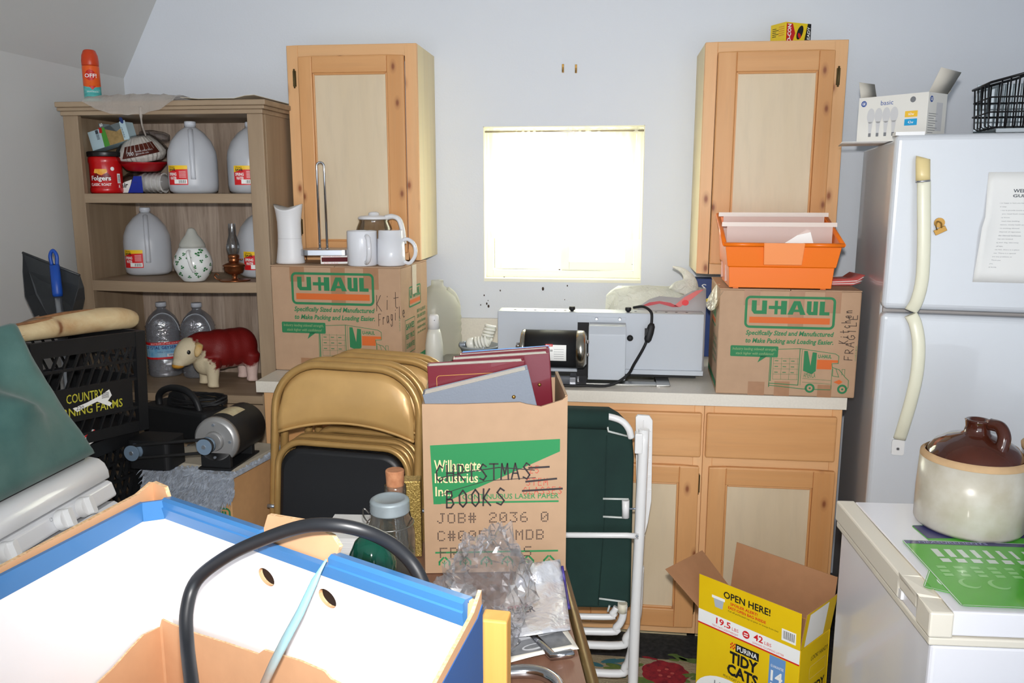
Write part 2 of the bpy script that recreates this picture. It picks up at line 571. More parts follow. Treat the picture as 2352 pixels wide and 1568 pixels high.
# ---------------------------------------------------------------- cabinets, counter, sink
M_pine = mat_wood('pine_frame', (234, 188, 138), (222, 170, 118), 2, 9, knots=8.0, dark=(150, 88, 52))
M_pineh = mat_wood('pine_rail', (232, 186, 136), (218, 166, 114), 0, 9)
M_pined = mat_wood('pine_door', (222, 168, 114), (206, 148, 92), 2, 9, knots=9, dark=(140, 82, 50))
M_pinedh = mat_wood('pine_door_rail', (220, 166, 112), (204, 146, 90), 0, 9)
M_panel = mat_wood('maple_panel', (222, 204, 176), (210, 190, 158), 2, 4, stretch=6)
M_ply = mat_wood('plywood_side', (230, 214, 172), (222, 202, 158), 2, 5)
M_hinge = mat('hinge_bronze', (92, 78, 48), rough=.45, metal=.7)
def hinge(par, x, z, h=.062, y=0.):
    b = MB()
    b.box(M_hinge, x - .006, x + .006, y - .004, y, z - h / 2, z + h / 2)
    b.cyl(M_hinge, (x, y - .005, z - h / 2 - .006), (x, y - .005, z + h / 2 + .006), .0035, n=8)
    return b.build('hinge', par, .001, 1)
def door(par, x0, x1, z0, z1, px0, px1, pz0, pz1, y, hx=None, hz=(), th=.019):
    """frame-and-panel door: stiles and rails round a sunk panel"""
    b = MB()
    b.box(M_pined, x0, px0, y - th, y, z0, z1); b.box(M_pined, px1, x1, y - th, y, z0, z1)
    b.box(M_pinedh, px0, px1, y - th, y, pz1, z1); b.box(M_pinedh, px0, px1, y - th, y, z0, pz0)
    # a quarter-round bead round the panel
    e = .007
    b.box(M_pined, px0, px0 + e, y - th * .7, y, pz0, pz1); b.box(M_pined, px1 - e, px1, y - th * .7, y, pz0, pz1)
    b.box(M_pinedh, px0 + e, px1 - e, y - th * .7, y, pz1 - e, pz1); b.box(M_pinedh, px0 + e, px1 - e, y - th * .7, y, pz0, pz0 + e)
    d = b.build('door', par, .004, 2)
    b = MB(); b.box(M_panel, px0 - .003, px1 + .003, y - th * .45, y - .004, pz0 - .003, pz1 + .003)
    b.build('panel', d, label='pale plywood centre panel')
    for z in hz: hinge(d, hx, z, y=y - .001 - (th if False else .0))
    return d
YU = 3.005
def upper(name_label, xl, xr, zt, zb, D, P, hx, hz):
    t = thing('wall_cabinet', name_label, 'cabinet', (0, 0, 0), group='pine wall cabinets')
    t.location = ((xl + xr) / 2, YU, zb)
    ox, oz = (xl + xr) / 2, zb
    b = MB()
    s = .006
    b.box(M_ply, xl - ox + .001, xl - ox + s * 2, .019, YW - YU - .001, 0, zt - zb); b.box(M_ply, xr - ox - s * 2, xr - ox - .001, .019, YW - YU - .001, 0, zt - zb)
    b.box(M_ply, xl - ox + s * 2, xr - ox - s * 2, .019, YW - YU - .001, .012, .024); b.box(M_ply, xl - ox + s * 2, xr - ox - s * 2, .019, YW - YU - .001, zt - zb - .016, zt - zb - .001)
    b.build('body', t, label='pale plywood sides')
    b = MB()
    w = .042
    b.box(M_pine, xl - ox, xl - ox + w, 0, .019, 0, zt - zb); b.box(M_pine, xr - ox - w, xr - ox, 0, .019, 0, zt - zb)
    b.box(M_pineh, xl - ox + w, xr - ox - w, 0, .019, zt - zb - w, zt - zb); b.box(M_pineh, xl - ox + w, xr - ox - w, 0, .019, 0, w)
    b.build('face_frame', t, .0015, 1)
    door(t, D[0] - ox, D[1] - ox, D[2] - oz, D[3] - oz, P[0] - ox, P[1] - ox, P[2] - oz, P[3] - oz, -.0005)
    for z in hz:
        hinge(t, hx - ox, z - oz, .055)
    return t
def ux(px, py): return PY(px, py, YU).x
def uz(px, py): return PY(px, py, YU).z
upper('knotty pine wall cabinet to the left of the window, above the mugs', ux(657, 108), ux(956, 97), uz(800, 102), uz(974, 598),
      (ux(687, 130), ux(929, 130), uz(974, 580), uz(800, 130)), (ux(720, 170), ux(891, 170), uz(800, 553), uz(800, 168)), ux(677, 180), (uz(677, 181), uz(676, 520)))
upper('knotty pine wall cabinet to the right of the window, above the orange bin', ux(1621, 93), ux(1950, 97), uz(1780, 94), uz(1604, 628),
      (ux(1649, 118), ux(1917, 118), uz(1640, 605), uz(1780, 119)), (ux(1690, 165), ux(1878, 165), uz(1690, 560), uz(1780, 165)), ux(1925, 175), (uz(1925, 176), uz(1912, 560)))

YC = 2.60
M_top = mat('laminate_counter', (226, 220, 208), rough=.35, var=.04, vs=150, spec=.45)
M_steel = mat('stainless', (175, 175, 172), rough=.28, metal=1.)
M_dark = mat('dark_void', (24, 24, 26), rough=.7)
cx0, cx1 = -1.185, .735
sk = (-.62, .185, 2.70, 3.10)
ct = thing('countertop', 'off-white laminate worktop with a low backsplash along the back wall', 'countertop', (0, YC, .876))
b = MB()
for x0, x1, y0, y1 in ((cx0, sk[0], YC, YW - .001), (sk[1], cx1, YC, YW - .001), (sk[0], sk[1], YC, sk[2]), (sk[0], sk[1], sk[3], YW - .001)):
    b.box(M_top, x0, x1, y0 - YC, y1 - YC, 0, .038)
b.build('worktop', ct)
b = MB(); b.box(M_top, cx0, cx1, YW - YC - .022, YW - YC - .001, .038, PY(1100, 731, YW - .02).z - .876); b.build('backsplash', ct, .003)
snk = thing('kitchen_sink', 'stainless steel sink let into the worktop, mostly hidden under the grey machine', 'sink', (0, 0, .914))
b = MB()
for x0, x1, y0, y1 in ((sk[0] - .015, sk[0] + .03, sk[2] - .015, sk[3] + .015), (sk[1] - .03, sk[1] + .015, sk[2] - .015, sk[3] + .015), (sk[0] + .03, sk[1] - .03, sk[2] - .015, sk[2] + .03), (sk[0] + .03, sk[1] - .03, sk[3] - .03, sk[3] + .015)):
    b.box(M_steel, x0, x1, y0, y1, .0005, .006)
b.build('rim', snk, .003)
b = MB()
s0, s1, t0, t1 = sk[0] + .004, sk[1] - .004, sk[2] + .004, sk[3] - .004
b.box(M_steel, s0, s0 + .002, t0, t1, -.16, 0); b.box(M_steel, s1 - .002, s1, t0, t1, -.16, 0)
b.box(M_steel, s0, s1, t0, t0 + .002, -.16, 0); b.box(M_steel, s0, s1, t1 - .002, t1, -.16, 0); b.box(M_steel, s0, s1, t0, t1, -.162, -.16)
b.build('basin', snk)

YF = 2.625
def fx(px, py): return PY(px, py, YF).x
def fz(px, py): return PY(px, py, YF).z
xs = fx(1614, 1050); xe = fx(1931, 1000)
def base(label, x0, x1, doors, drawers, endpanel, stiles=()):
    t = thing('base_cabinet', label, 'cabinet', ((x0 + x1) / 2, YF, 0), group='pine base cabinets')
    ox = (x0 + x1) / 2
    b = MB()
    b.box(M_ply, x0 - ox + .001, x0 - ox + .014, .019, YW - YF - .002, .085, .873); b.box(M_pine if endpanel else M_ply, x1 - ox - .014, x1 - ox - .001, .019, YW - YF - .002, .085, .873)
    b.box(M_ply, x0 - ox + .014, x1 - ox - .014, .05, YW - YF - .002, .085, .1)
    b.box(M_ply, x0 - ox + .014, x1 - ox - .014, .12, .14, 0, .085)
    b.build('body', t)
    b = MB()
    zf0, zf1 = .075, .873
    w = .030
    zr0, zr1 = fz(1700, 1052) - .045, fz(1700, 1052) + .013
    b.box(M_pine, x0 - ox, x0 - ox + w, 0, .019, zf0, zf1); b.box(M_pine, x1 - ox - w, x1 - ox, 0, .019, zf0, zf1)
    b.box(M_pineh, x0 - ox + w, x1 - ox - w, 0, .019, zf1 - .045, zf1); b.box(M_pineh, x0 - ox + w, x1 - ox - w, 0, .019, zf0, zf0 + .035)
    b.box(M_pineh, x0 - ox + w, x1 - ox - w, 0, .019, zr0, zr1)
    b.build('face_frame', t, .0015, 1)
    for sx in stiles:
        b = MB(); b.box(M_pine, sx[0] - ox, sx[1] - ox, 0.0005, .018, zf0 + .035, zf1 - .045); b.build('stile', t)
    for d in drawers:
        b = MB(); b.box(M_pinedh, d[0] - ox, d[1] - ox, -.019, -.0005, d[2], d[3])
        b.build('drawer_front', t, .006, 2)
    for (a, c, z0, z1, pa, pc, pz0, pz1, hx, hz) in doors:
        door(t, a - ox, c - ox, z0, z1, pa - ox, pc - ox, pz0, pz1, -.0005)
        for z in hz: hinge(t, hx - ox, z, .06)
    return t
dz0, dz1 = fz(1500, 1430), fz(1500, 1064)
pz0, pz1 = fz(1500, 1390), fz(1500, 1103)
gz0, gz1 = fz(1500, 1043), fz(1500, 942)
L0 = cx0 + .015
dr1 = fx(1597, 1250); dl1 = dr1 - .40
base('knotty pine sink base cabinet behind the gold chairs and the green lounger', L0, xs - .001,
     [(dl1, dr1, dz0, dz1, dl1 + .06, fx(1553, 1250), pz0, pz1, fx(1603, 1110), (fz(1603, 1110), fz(1583, 1385))), (dl1 - .42, dl1 - .02, dz0, dz1, dl1 - .36, dl1 - .08, pz0, pz1, dl1 - .435, (.7, .25)),
      (L0 + .035, L0 + .335, dz0, dz1, L0 + .09, L0 + .28, pz0, pz1, L0 + .025, (.7, .25))],
     [(dl1 - .02, dr1 + .003, gz0, gz1), (dl1 - .42, dl1 - .05, gz0, gz1), (L0 + .035, L0 + .335, gz0, gz1)], False, [(dl1 - .03, dl1 + .01), (L0 + .33, dl1 - .41)])
base('knotty pine base cabinet at the end of the worktop beside the refrigerator', xs, xe,
     [(fx(1619, 1250), fx(1903, 1250), dz0, dz1, fx(1658, 1250), fx(1858, 1200), pz0, pz1, fx(1898, 1118), (fz(1898, 1118), fz(1880, 1385)))],
     [(fx(1620, 1000), fx(1918, 1000), gz0, gz1)], True)
# ---------------------------------------------------------------- bookcase
YB = 2.80
def mat_planks(name, cols, w, axis=2, scale=22., rough=.55):
    if name in MC: return MC[name]
    m, t, b, o = nodes(name)
    s = [1, 1, 1]; s[axis] = 1 / 12
    n1 = noise(t, coords(t, tuple(s)), scale, 5, .65, .5)
    n2 = noise(t, coords(t, tuple(s)), scale * 5, 3, .6)
    v = coords(t)
    sep = t.nodes.new('ShaderNodeSeparateXYZ'); t.links.new(v, sep.inputs[0])
    d = t.nodes.new('ShaderNodeMath'); d.operation = 'DIVIDE'; d.inputs[1].default_value = w; t.links.new(sep.outputs[0], d.inputs[0])
    fl_ = t.nodes.new('ShaderNodeMath'); fl_.operation = 'FLOOR'; t.links.new(d.outputs[0], fl_.inputs[0])
    wn = t.nodes.new('ShaderNodeTexWhiteNoise'); wn.noise_dimensions = '1D'; t.links.new(fl_.outputs[0], wn.inputs['W'])
    c0 = ramp(t, wn.outputs[0], [(0, lin(cols[0])), (1, lin(cols[1]))])
    c1 = mixc(t, ramp(t, n1, [(.35, (0, 0, 0, 1)), (.7, (.7, .7, .7, 1))]), c0, lin(cols[2]))
    c2 = mixc(t, ramp(t, n2, [(.5, (0, 0, 0, 1)), (.8, (.45, .45, .45, 1))]), c1, tuple(x * .5 for x in lin(cols[2])[:3]) + (1,))
    t.links.new(c2, b.inputs['Base Color']); b.inputs['Roughness'].default_value = rough
    b.inputs['Specular IOR Level'].default_value = .3
    MC[name] = m
    return m
M_oak = mat_wood('grey_oak', (168, 146, 120), (146, 124, 100), 2, 18, stretch=14, rough=.55)
M_oakh = mat_wood('grey_oak_rail', (172, 150, 124), (150, 128, 104), 0, 18, stretch=14, rough=.55)
M_oakb = mat_planks('grey_oak_planks', ((196, 178, 162), (146, 126, 108), (122, 103, 87)), .115)
bx0, bx1, BKW = -1.933, -1.198, 3.21
def sz(y, x=400): return PY(x, y, YB).z
T0 = sz(232); S1 = 1.536; S2 = 1.226; S3 = sz(907, 500)
st = .056
bc = thing('bookcase', 'tall grey oak bookcase with open shelves in the corner beside the left wall cabinet', 'bookcase', ((bx0 + bx1) / 2, YB, 0))
ox = (bx0 + bx1) / 2
def bxs(mb, m, x0, x1, y0, y1, z0, z1): mb.box(m, x0 - ox, x1 - ox, y0 - YB, y1 - YB, z0, z1)
zt = T0 - .045
for a, c, d in ((bx0, bx0 + st, -1), (bx1 - st, bx1, 1)):
    b = MB(); bxs(b, M_oak, a, c, YB, YB + .022, 0, zt)
    if d < 0: bxs(b, M_oak, a, a + .018, YB + .022, BKW - .012, 0, zt)
    else: bxs(b, M_oak, c - .018, c, YB + .022, BKW - .012, 0, zt)
    b.build('side_panel', bc, .002)
b = MB(); bxs(b, M_oakb, bx0 + .018, bx1 - .018, BKW - .03, BKW - .022, 0, zt); b.build('back_panel', bc)
b = MB(); bxs(b, M_oakh, bx0 - .004, bx1 + .004, YB - .008, BKW - .01, zt, zt + .015); bxs(b, M_oakh, bx0 - .010, bx1 + .014, YB - .016, BKW - .008, zt + .015, zt + .027); bxs(b, M_oakh, bx0 - .010, bx1 + .022, YB - .026, BKW - .006, zt + .027, T0)
b.build('crown', bc, .003)
def shelf(z, th, sag=0.):
    b = MB()
    xs_ = [bx0 + st * .9 + (bx1 - bx0 - st * 1.8) * k / 12 for k in range(13)]
    rings = []
    for k, x in enumerate(xs_):
        dz = -sag * math.sin(math.pi * k / 12)
        rings.append([(x - ox, y - YB, zz + dz) for y, zz in ((YB + .001, z - th), (BKW - .032, z - th), (BKW - .032, z), (YB + .001, z))])
    b.loft(M_oakh, rings, smooth=False)
    b.build('shelf', bc, .0015)
shelf(S1, .033); shelf(S2, .038, .004)
b = MB(); bxs(b, M_oakh, bx0 + st, bx1 - st, YB + .001, BKW - .032, S3 - .03, S3); b.build('shelf', bc, .0015)
b = MB(); bxs(b, M_oakh, bx0 + st, bx1 - st, YB + .003, YB + .021, .02, S3 - .034); b.build('front_panel', bc)

# --- on top of the bookcase
M_red = mat('red_plastic', (196, 24, 22), rough=.35)
p = PY(214, 224, 2.88); p.z = T0
r = .0285
can = thing('spray_can', 'orange and teal insect repellent spray can standing on the bookcase top', 'spray can', p, R(34))
M_or = mat('can_orange', (240, 104, 40), rough=.3, rgb2=(232, 84, 30), vs=20)
M_teal = mat('can_teal', (60, 170, 170), rough=.3, rgb2=(110, 200, 195), vs=30, stretch=(1, 1, 4))
b = MB(); b.lathe(M_teal, [(r * .96, 0), (r, .003), (r, .062)]); b.lathe(M_or, [(r, .062), (r, .128), (r * .97, .132)])
b.build('body', can)
b = MB(); b.lathe(mat('can_cap', (206, 66, 26), rough=.35), [(r * .99, .1325), (r * 1.0, .15), (r * .93, .168), (r * .72, .184), (r * .55, .188)]); b.build('cap', can, .002)
b = MB()
b.W = lambda q: ((r + q.z) * math.sin(q.x / r), -(r + q.z) * math.cos(q.x / r), q.y)
M_w = mat('print_white', (245, 245, 242), rough=.5)
M_k = mat('print_black', (22, 22, 24), rough=.6)
b.poly(mat('print_red', (208, 40, 28), rough=.4), ellipse(-.004, .099, .0175, .0185), .0004)
b.text(M_w, 'OFF!', -.023, .090, .017, .104, .0008, .02)
b.poly(MC['print_red'], [(-.012, .062), (.012, .062), (0, .048)], .0004); b.poly(M_or, [(-.03, .062), (.03, .062), (.03, .0605), (0, .056), (-.03, .0605)], .0003)
b.text(M_w, 'SMOOTH & DRY', -.02, .040, .022, .045, .0005); b.text(M_w, 'PROTECTION', -.016, .020, .018, .024, .0005); b.rect(M_w, -.018, .012, .018, .0135, .0005)
b.build('printed_label', can)

M_bag = mat_film('cloudy_plastic', (226, 218, 210), clear=.60, rough=.2, bump=.5, bs=40, gl=.6)
xa, xb = PY(206, 230, YB).x, PY(414, 230, YB).x
bagt = thing('plastic_bag', 'crumpled cloudy plastic bag hanging over the front edge of the bookcase top', 'plastic bag', ((xa + xb) / 2, YB, T0))
b = MB()
rows = []
nu = 24
for k, (y, z) in enumerate(((.20, .004), (.10, .012), (.02, .016), (-.026, .010), (-.040, -.012), (-.044, -.044))):
    row = []
    for i in range(nu + 1):
        u = i / nu * 2 - 1
        env = (1 - abs(u) ** 2.4)
        zz = z if z > 0 else z * (env * 1.1 + .05)
        row.append((u * (xb - xa) / 2, y + .004 * math.sin(u * 13 + k), max(zz, zz) + (.006 + .008 * env) * abs(math.sin(u * 9 + k * 1.3)) * (1 if z > 0 else .3)))
    rows.append(row)
b.loft(M_bag, rows, closed=False, cap=False)
q = PY(322, 246, YB - .04) - Vector(bagt.location); q2 = PY(326, 285, YB - .03) - Vector(bagt.location); q3 = PY(335, 312, YB + .02) - Vector(bagt.location)
b.tube(M_bag, spline([q, q2, q3]), [.005] * 4 + [.003] * 9, 6)
b.build('film', bagt)
pa, pb = PY(420, 213, YB), PY(583, 210, YB)
ps = thing('cardboard_sheet', 'thin pale cardboard sheet lying on the right of the bookcase top', 'cardboard', ((pa.x + pb.x) / 2, YB + .13, T0 + .001))
M_card = mat('paper_card', (218, 206, 184), rough=.8)
b = MB(); w = (pb.x - pa.x) / 2
b.loft(M_card, [[(u * w, y, .002 + .006 * abs(u) ** 3 + (u > .5) * .004 + dz) for y in (-.15, .18)] + [(u * w, y, .0035 + .006 * abs(u) ** 3 + (u > .5) * .004 + dz) for y in (.18, -.15)] for u, dz in ((-1, 0), (-.5, 0), (0, .001), (.5, 0), (.8, .002), (1.06, .0))], smooth=False)
b.build('sheet', ps)

# --- gallon water jugs
M_hdpe = mat_film('frosted_plastic', (226, 229, 235), clear=.42, rough=.28, gl=.5)
M_water = mat_film('jug_water', (176, 181, 188), clear=.35, rough=.3)
M_lred = mat('label_red', (214, 28, 34), rough=.45)
M_lyel = mat('label_yellow', (246, 200, 30), rough=.45)
def jug(loc, rz, label, group):
    t = thing('water_jug', label, 'jug', loc, rz, group)
    b = MB()
    b.lathe(M_hdpe, [(.070, 0), (.083, .010), (.086, .03), (.086, .125), (.083, .150), (.070, .185), (.046, .216), (.026, .231), (.0195, .236)], 32, sq=2.6)
    b.lathe(M_hdpe, [(.018, .236), (.018, .244)], 16)
    b.build('body', t)
    b = MB(); b.lathe(M_water, [(.066, .003), (.080, .012), (.082, .03), (.082, .128)], 28, sq=2.6); b.build('water', t)
    b = MB(); b.tube(M_hdpe, spline([(0, -.034, .222), (0, -.058, .206), (0, -.076, .18), (0, -.087, .145), (0, -.090, .10), (0, -.088, .05)]), .0095, 10); b.build('handle', t)
    b = MB(); b.lathe(mat_film('milky_cap', (216, 220, 228), clear=.12, rough=.35), [(.020, .241), (.020, .254), (.018, .256)], 20); b.build('cap', t)
    b = MB()
    rr = .0868
    b.W = cylwrap(rr, 2.6)
    x0, x1 = -.092, -.018
    z0, z1 = .030, .098
    b.rect(M_lred, x0, z0, x1, z1, .0006)
    b.poly(M_lyel, [(x0, z1 - .024), (x0 + .03, z1 - .014), (x1, z1 - .013), (x1, z1), (x0, z1)], .0014)
    b.text(M_k, 'Always', x0 + .008, z1 - .009, x0 + .032, z1 - .003, .0018, .02)
    b.text(M_k, 'SAVE', x0 + .007, z1 - .019, x0 + .034, z1 - .010, .0018, .04)
    b.text(M_w, 'SPRING', x0 + .006, z1 - .036, x0 + .037, z1 - .025, .0012, .03)
    b.text(M_w, 'WATER', x0 + .010, z1 - .050, x0 + .037, z1 - .039, .0012, .03)
    b.rect(M_w, x1 - .046, z0 + .004, x1 - .003, z0 + .019, .0012)
    for k in range(9): b.rect(M_k, x1 - .030 + k * .0028, z0 + .006, x1 - .030 + k * .0028 + .0008 + .0008 * (k % 2), z0 + .017, .0018)
    for k in range(5): b.rect(mat('print_pink', (240, 190, 190)), x1 - .028, z1 - .022 - k * .005, x1 - .006, z1 - .020 - k * .005, .0012)
    b.build('printed_label', t)
    return t
jg = 'gallon jugs of spring water'
pA = PY(447, 441, 2.93); pA.z = S1 + .0005
j0 = jug(pA, R(27), 'frosted gallon water jug standing on the top shelf right of the coffee filters', jg)
pB = PY(606, 441, 2.98); pB.z = S1 + .0005; pB.x = min(pB.x, bx1 - .124)
dup(j0, pB, (0, 0, R(40)), 'gallon water jug on the top shelf half hidden behind the right upright', jg)
pC = PZ(328, 628, S2); pC.z = S2 + .0005; pC.y = min(pC.y, 3.05); pC.x = max(pC.x, bx0 + .135)
dup(j0, pC, (0, 0, R(30)), 'frosted gallon water jug on the middle shelf left of the shamrock pot', jg)
pD = PY(612, 600, 3.02); pD.z = S2 + .0005; pD.x = min(pD.x, bx1 - .124)
dup(j0, pD, (0, 0, R(40)), 'gallon water jug on the middle shelf half hidden behind the brass oil lamp', jg)

# --- coffee can, bag box, filters, bowl, foam cups
p = PY(241, 443, 2.895); p.z = S1 + .001; p.x = max(p.x, bx0 + .085)
rc = .0575
cc = thing('coffee_can', 'red plastic coffee can with a black lid on the left of the top shelf', 'coffee can', p, R(28))
M_cred = mat('coffee_red', (196, 18, 20), rough=.28, coat=.3)
b = MB(); b.lathe(M_cred, [(rc * .94, 0), (rc, .006), (rc, .018), (rc * .965, .022), (rc * .965, .104), (rc, .110), (rc, .126), (rc * .95, .130)], 36); b.build('body', cc)
b = MB(); b.lathe(mat('black_lid', (28, 24, 24), rough=.35), [(rc * 1.03, .1305), (rc * 1.04, .146), (rc * .98, .149)], 36); b.build('lid', cc, .001)
b = MB(); rw = rc * .97
b.W = lambda q: ((rw + q.z) * math.sin(q.x / rw), -(rw + q.z) * math.cos(q.x / rw), q.y)
M_lab = mat('print_dark_red', (120, 14, 16), rough=.4)
b.poly(M_lab, [(-.048, .060), (-.03, .072), (-.012, .062), (.008, .074), (.02, .060), (.02, .046), (-.05, .046)], .0005)
b.poly(mat('print_sun', (240, 150, 40), rgb2=(250, 200, 90), vs=40), [(-.04, .073), (-.012, .064), (.008, .076), (.006, .086), (-.035, .086)], .0004)
b.text(M_w, 'Folgers', -.052, .040, .019, .062, .001, .025)
b.text(M_w, 'CLASSIC ROAST', -.056, .026, .019, .036, .001, .02); b.rect(M_lab, -.05, .017, .014, .021, .0006)
b.poly(M_w, ellipse(.026, .087, .0065, .007), .0006)
b.rect(M_w, .042, .036, .056, .070, .0006)
for k in range(8): b.rect(M_k, .044, .040 + k * .0033, .054, .0415 + k * .0033, .001)
b.text(M_w, '&', .045, .018, .053, .030, .0006)
b.build('printed_label', cc)

zl = S1 + .149
pl = PY(214, 356, 2.90); pl.z = zl + .004
zb_ = thing('bag_box', 'pale blue and green carton of zipper bags tilted on the coffee can lid', 'carton', pl, rot=(0, R(-14), R(-6)))
W_, H_, D_ = .154, .068, .058
M_cl = mat('carton_pale', (190, 214, 222), rough=.5); M_cg = mat('carton_grey', (112, 122, 124), rough=.5)
b = MB(); b.box(M_cl, 0, W_, 0, D_, 0.0, H_); b.build('carton', zb_, .001)
b = MB(); front(b)
b.poly(M_cg, [(.056, H_), (W_ - .004, H_), (W_ - .004, .05), (.12, .04), (.098, .072), (.056, .086)], .0004)
b.poly(mat('print_tan', (176, 146, 96), rgb2=(150, 124, 78), vs=60), [(.056, .0), (W_, .0), (W_, .05), (.12, .04), (.10, .05), (.07, .07), (.056, .05)], .0003)
b.poly(mat('print_green', (84, 158, 64)), [(.054, .0), (.078, .0), (.075, H_), (.057, H_)], .0008); b.poly(mat('print_red2', (190, 40, 40)), [(.050, .052), (.062, .050), (.064, .068), (.052, .072)], .0010)
b.text(M_w, '60', .059, .072, .072, .084, .0012, .03)
b.rect(mat('print_slate', (70, 76, 84)), .033, .052, .045, .066, .0006)
for k in range(5): b.rect(MC['print_slate'], .033, .032 + k * .004, .045, .034 + k * .004, .0006)
b.build('printed_panel', zb_)
b = MB(); b.box(M_cl, W_ - .012, W_ + .012, -.0022, -.0008, .002, H_ + .001); front(b, 0, 0, -.0022); b.poly(mat('print_navy', (40, 62, 120)), ellipse(W_, .072, .007, .013, rot=.2)); b.text(M_k, 'zipper', W_ - .011, .010, W_ - .003, .05, rot=90)
b.build('flap', zb_)

pf = PY(338, 443, 2.955); pf.z = S1 + .0005
cupt = thing('foam_cup_pack', 'clear bag of white foam cups with a blue label on the top shelf', 'cups', pf, R(3))
M_foam = mat('foam_white', (228, 226, 220), rough=.8)
b = MB()
for k in range(5):
    x = -.005 + k * .018
    b.lathe(M_foam, [(.026, x - .03), (.036, x), (.037, x + .004)], 22, c=(0, .002, .038), axis='x')
b.build('cups', cupt)
b = MB()
M_wrap = mat_clear('clear_wrap', (238, 238, 240), base=.04, rough=.12, bump=.9, bs=38, haze=.0, blend=.15)
rings = []
for k in range(13):
    u = k / 12 * 2 - 1
    s_ = (1 - abs(u) ** 5) * .9 + .1
    rings.append([(u * .098, .046 * s_ * math.cos(a) * (1 + .06 * math.sin(5 * a + k)), .001 + .039 * (1 + s_ * math.sin(a) * (1 + .05 * math.sin(7 * a + k))) * .98) for a in [2 * math.pi * i / 22 for i in range(22)]])
b.loft(M_wrap, rings); b.build('wrapper', cupt)
b = MB(); front(b, 0, 0, -.047)
b.poly(mat('label_blue', (22, 44, 150), rough=.4), [(-.048, .002), (.010, .002), (.008, .062), (-.022, .062), (-.034, .032)]); b.poly(M_foam, [(-.088, .002), (-.048, .002), (-.036, .03), (-.03, .05), (-.06, .04), (-.088, .012)], .0004)
b.text(M_k, 'Fair', -.086, .020, -.045, .040, .0012, .02, .2); b.build('printed_label', cupt, label='blue printed label')
bowl = thing('plastic_bowl', 'red plastic bowl resting on the bag of foam cups', 'bowl', pf + Vector((-.006, .0, .081)), rot=(R(3), R(2), 0))
b = MB(); b.lathe(mat('bowl_red', (168, 14, 24), rough=.35), [(.045, 0), (.06, .004), (.082, .030), (.086, .034), (.083, .036), (.05, .01), (.01, .008)], 36); b.build('bowl', bowl)
ft = thing('coffee_filter_pack', 'pack of white coffee filters with a brown band leaning in the red bowl', 'coffee filters', pf + Vector((.0, .0, .113)), rot=(R(6), R(-10), R(26)))
M_filt = mat('filter_paper', (232, 226, 214), rough=.9)
b = MB()
rings = []
for z, rr in ((.004, .066), (.02, .078), (.032, .080), (.05, .072), (.07, .06), (.092, .040), (.096, .03)):
    rings.append([(rr * (1 + .035 * math.cos(k * math.pi)) * math.cos(2 * math.pi * k / 56), rr * (1 + .035 * math.cos(k * math.pi)) * math.sin(2 * math.pi * k / 56), z) for k in range(56)])
b.loft(M_filt, rings, smooth=False); b.build('filters', ft)
b = MB(); rf = lambda z: .0855 - max(0, z - .03) * .62
b.W = lambda q: ((rf(q.y) + q.z) * math.sin(q.x / .088), -(rf(q.y) + q.z) * math.cos(q.x / .088), q.y)
M_br = mat('label_brown', (86, 34, 24), rough=.3, rgb2=(112, 46, 30), vs=40)
for i in range(16):
    a0, a1 = -.078 + i * .0095, -.078 + (i + 1) * .0095
    b.rect(M_br, a0, .026 + .0004 * i, a1, .066 + .0004 * i, .001)
b.text(M_w, '700', -.054, .034, -.026, .047, .002, .02); b.text(M_w, 'basket coffee filters', -.018, .044, .05, .050, .002); b.text(M_w, 'filtros de cafe', -.018, .036, .03, .041, .002)
b.build('printed_band', ft)
b = MB()
rings = []
for z, rr in ((0.001, .06), (.012, .09), (.034, .094), (.06, .08), (.085, .056), (.10, .035)):
    rings.append([(rr * (1 + .05 * math.sin(5 * a + z * 90)) * math.cos(a), rr * (1 + .05 * math.sin(4 * a + z * 70)) * math.sin(a), z) for a in [2 * math.pi * k / 28 for k in range(28)]])
b.loft(M_wrap, rings)
tl = [(.02, 0, .098), (.045, -.01, .102), (.075, -.01, .085), (.105, -.005, .072)]
b.tube(M_wrap, spline(tl, 4), [.03, .028, .022, .018, .018, .022, .026, .03, .034, .036, .034, .03, .024], 10, flat=.5)
b.build('wrapper', ft)

# --- shamrock pot
p = PZ(447, 644, S2); p.z = S2 - .001
pot = thing('teapot', 'white china pot painted with green shamrocks on the middle shelf', 'teapot', p, R(28))
M_china = mat('white_china', (232, 234, 232), rough=.15, coat=.4)
prof = [(.036, 0), (.040, .004), (.054, .022), (.065, .046), (.067, .066), (.061, .092), (.050, .112), (.046, .120)]
def prad(z):
    for (r0, z0), (r1, z1) in zip(prof, prof[1:]):
        if z0 <= z <= z1: return r0 + (r1 - r0) * (z - z0) / (z1 - z0), (r1 - r0) / (z1 - z0)
    return prof[-1][0], 0
b = MB(); b.lathe(M_china, prof + [(.043, .120)], 36); b.build('body', pot)
b = MB(); b.lathe(mat_film('frosted_lid', (196, 196, 188), clear=.30, rough=.6), [(.045, .1205), (.044, .132), (.034, .150), (.022, .164), (.016, .178), (.012, .186), (.004, .19)], 28); b.build('lid', pot)
b = MB(); b.tube(M_china, spline([(-.012, -.050, .110), (-.016, -.078, .108), (-.014, -.092, .088), (-.008, -.084, .060), (0, -.072, .040)]), .0065, 10); b.build('handle', pot)
b = MB()
M_sham = mat('shamrock_green', (40, 112, 58), rough=.3)
rng = random.Random(3)
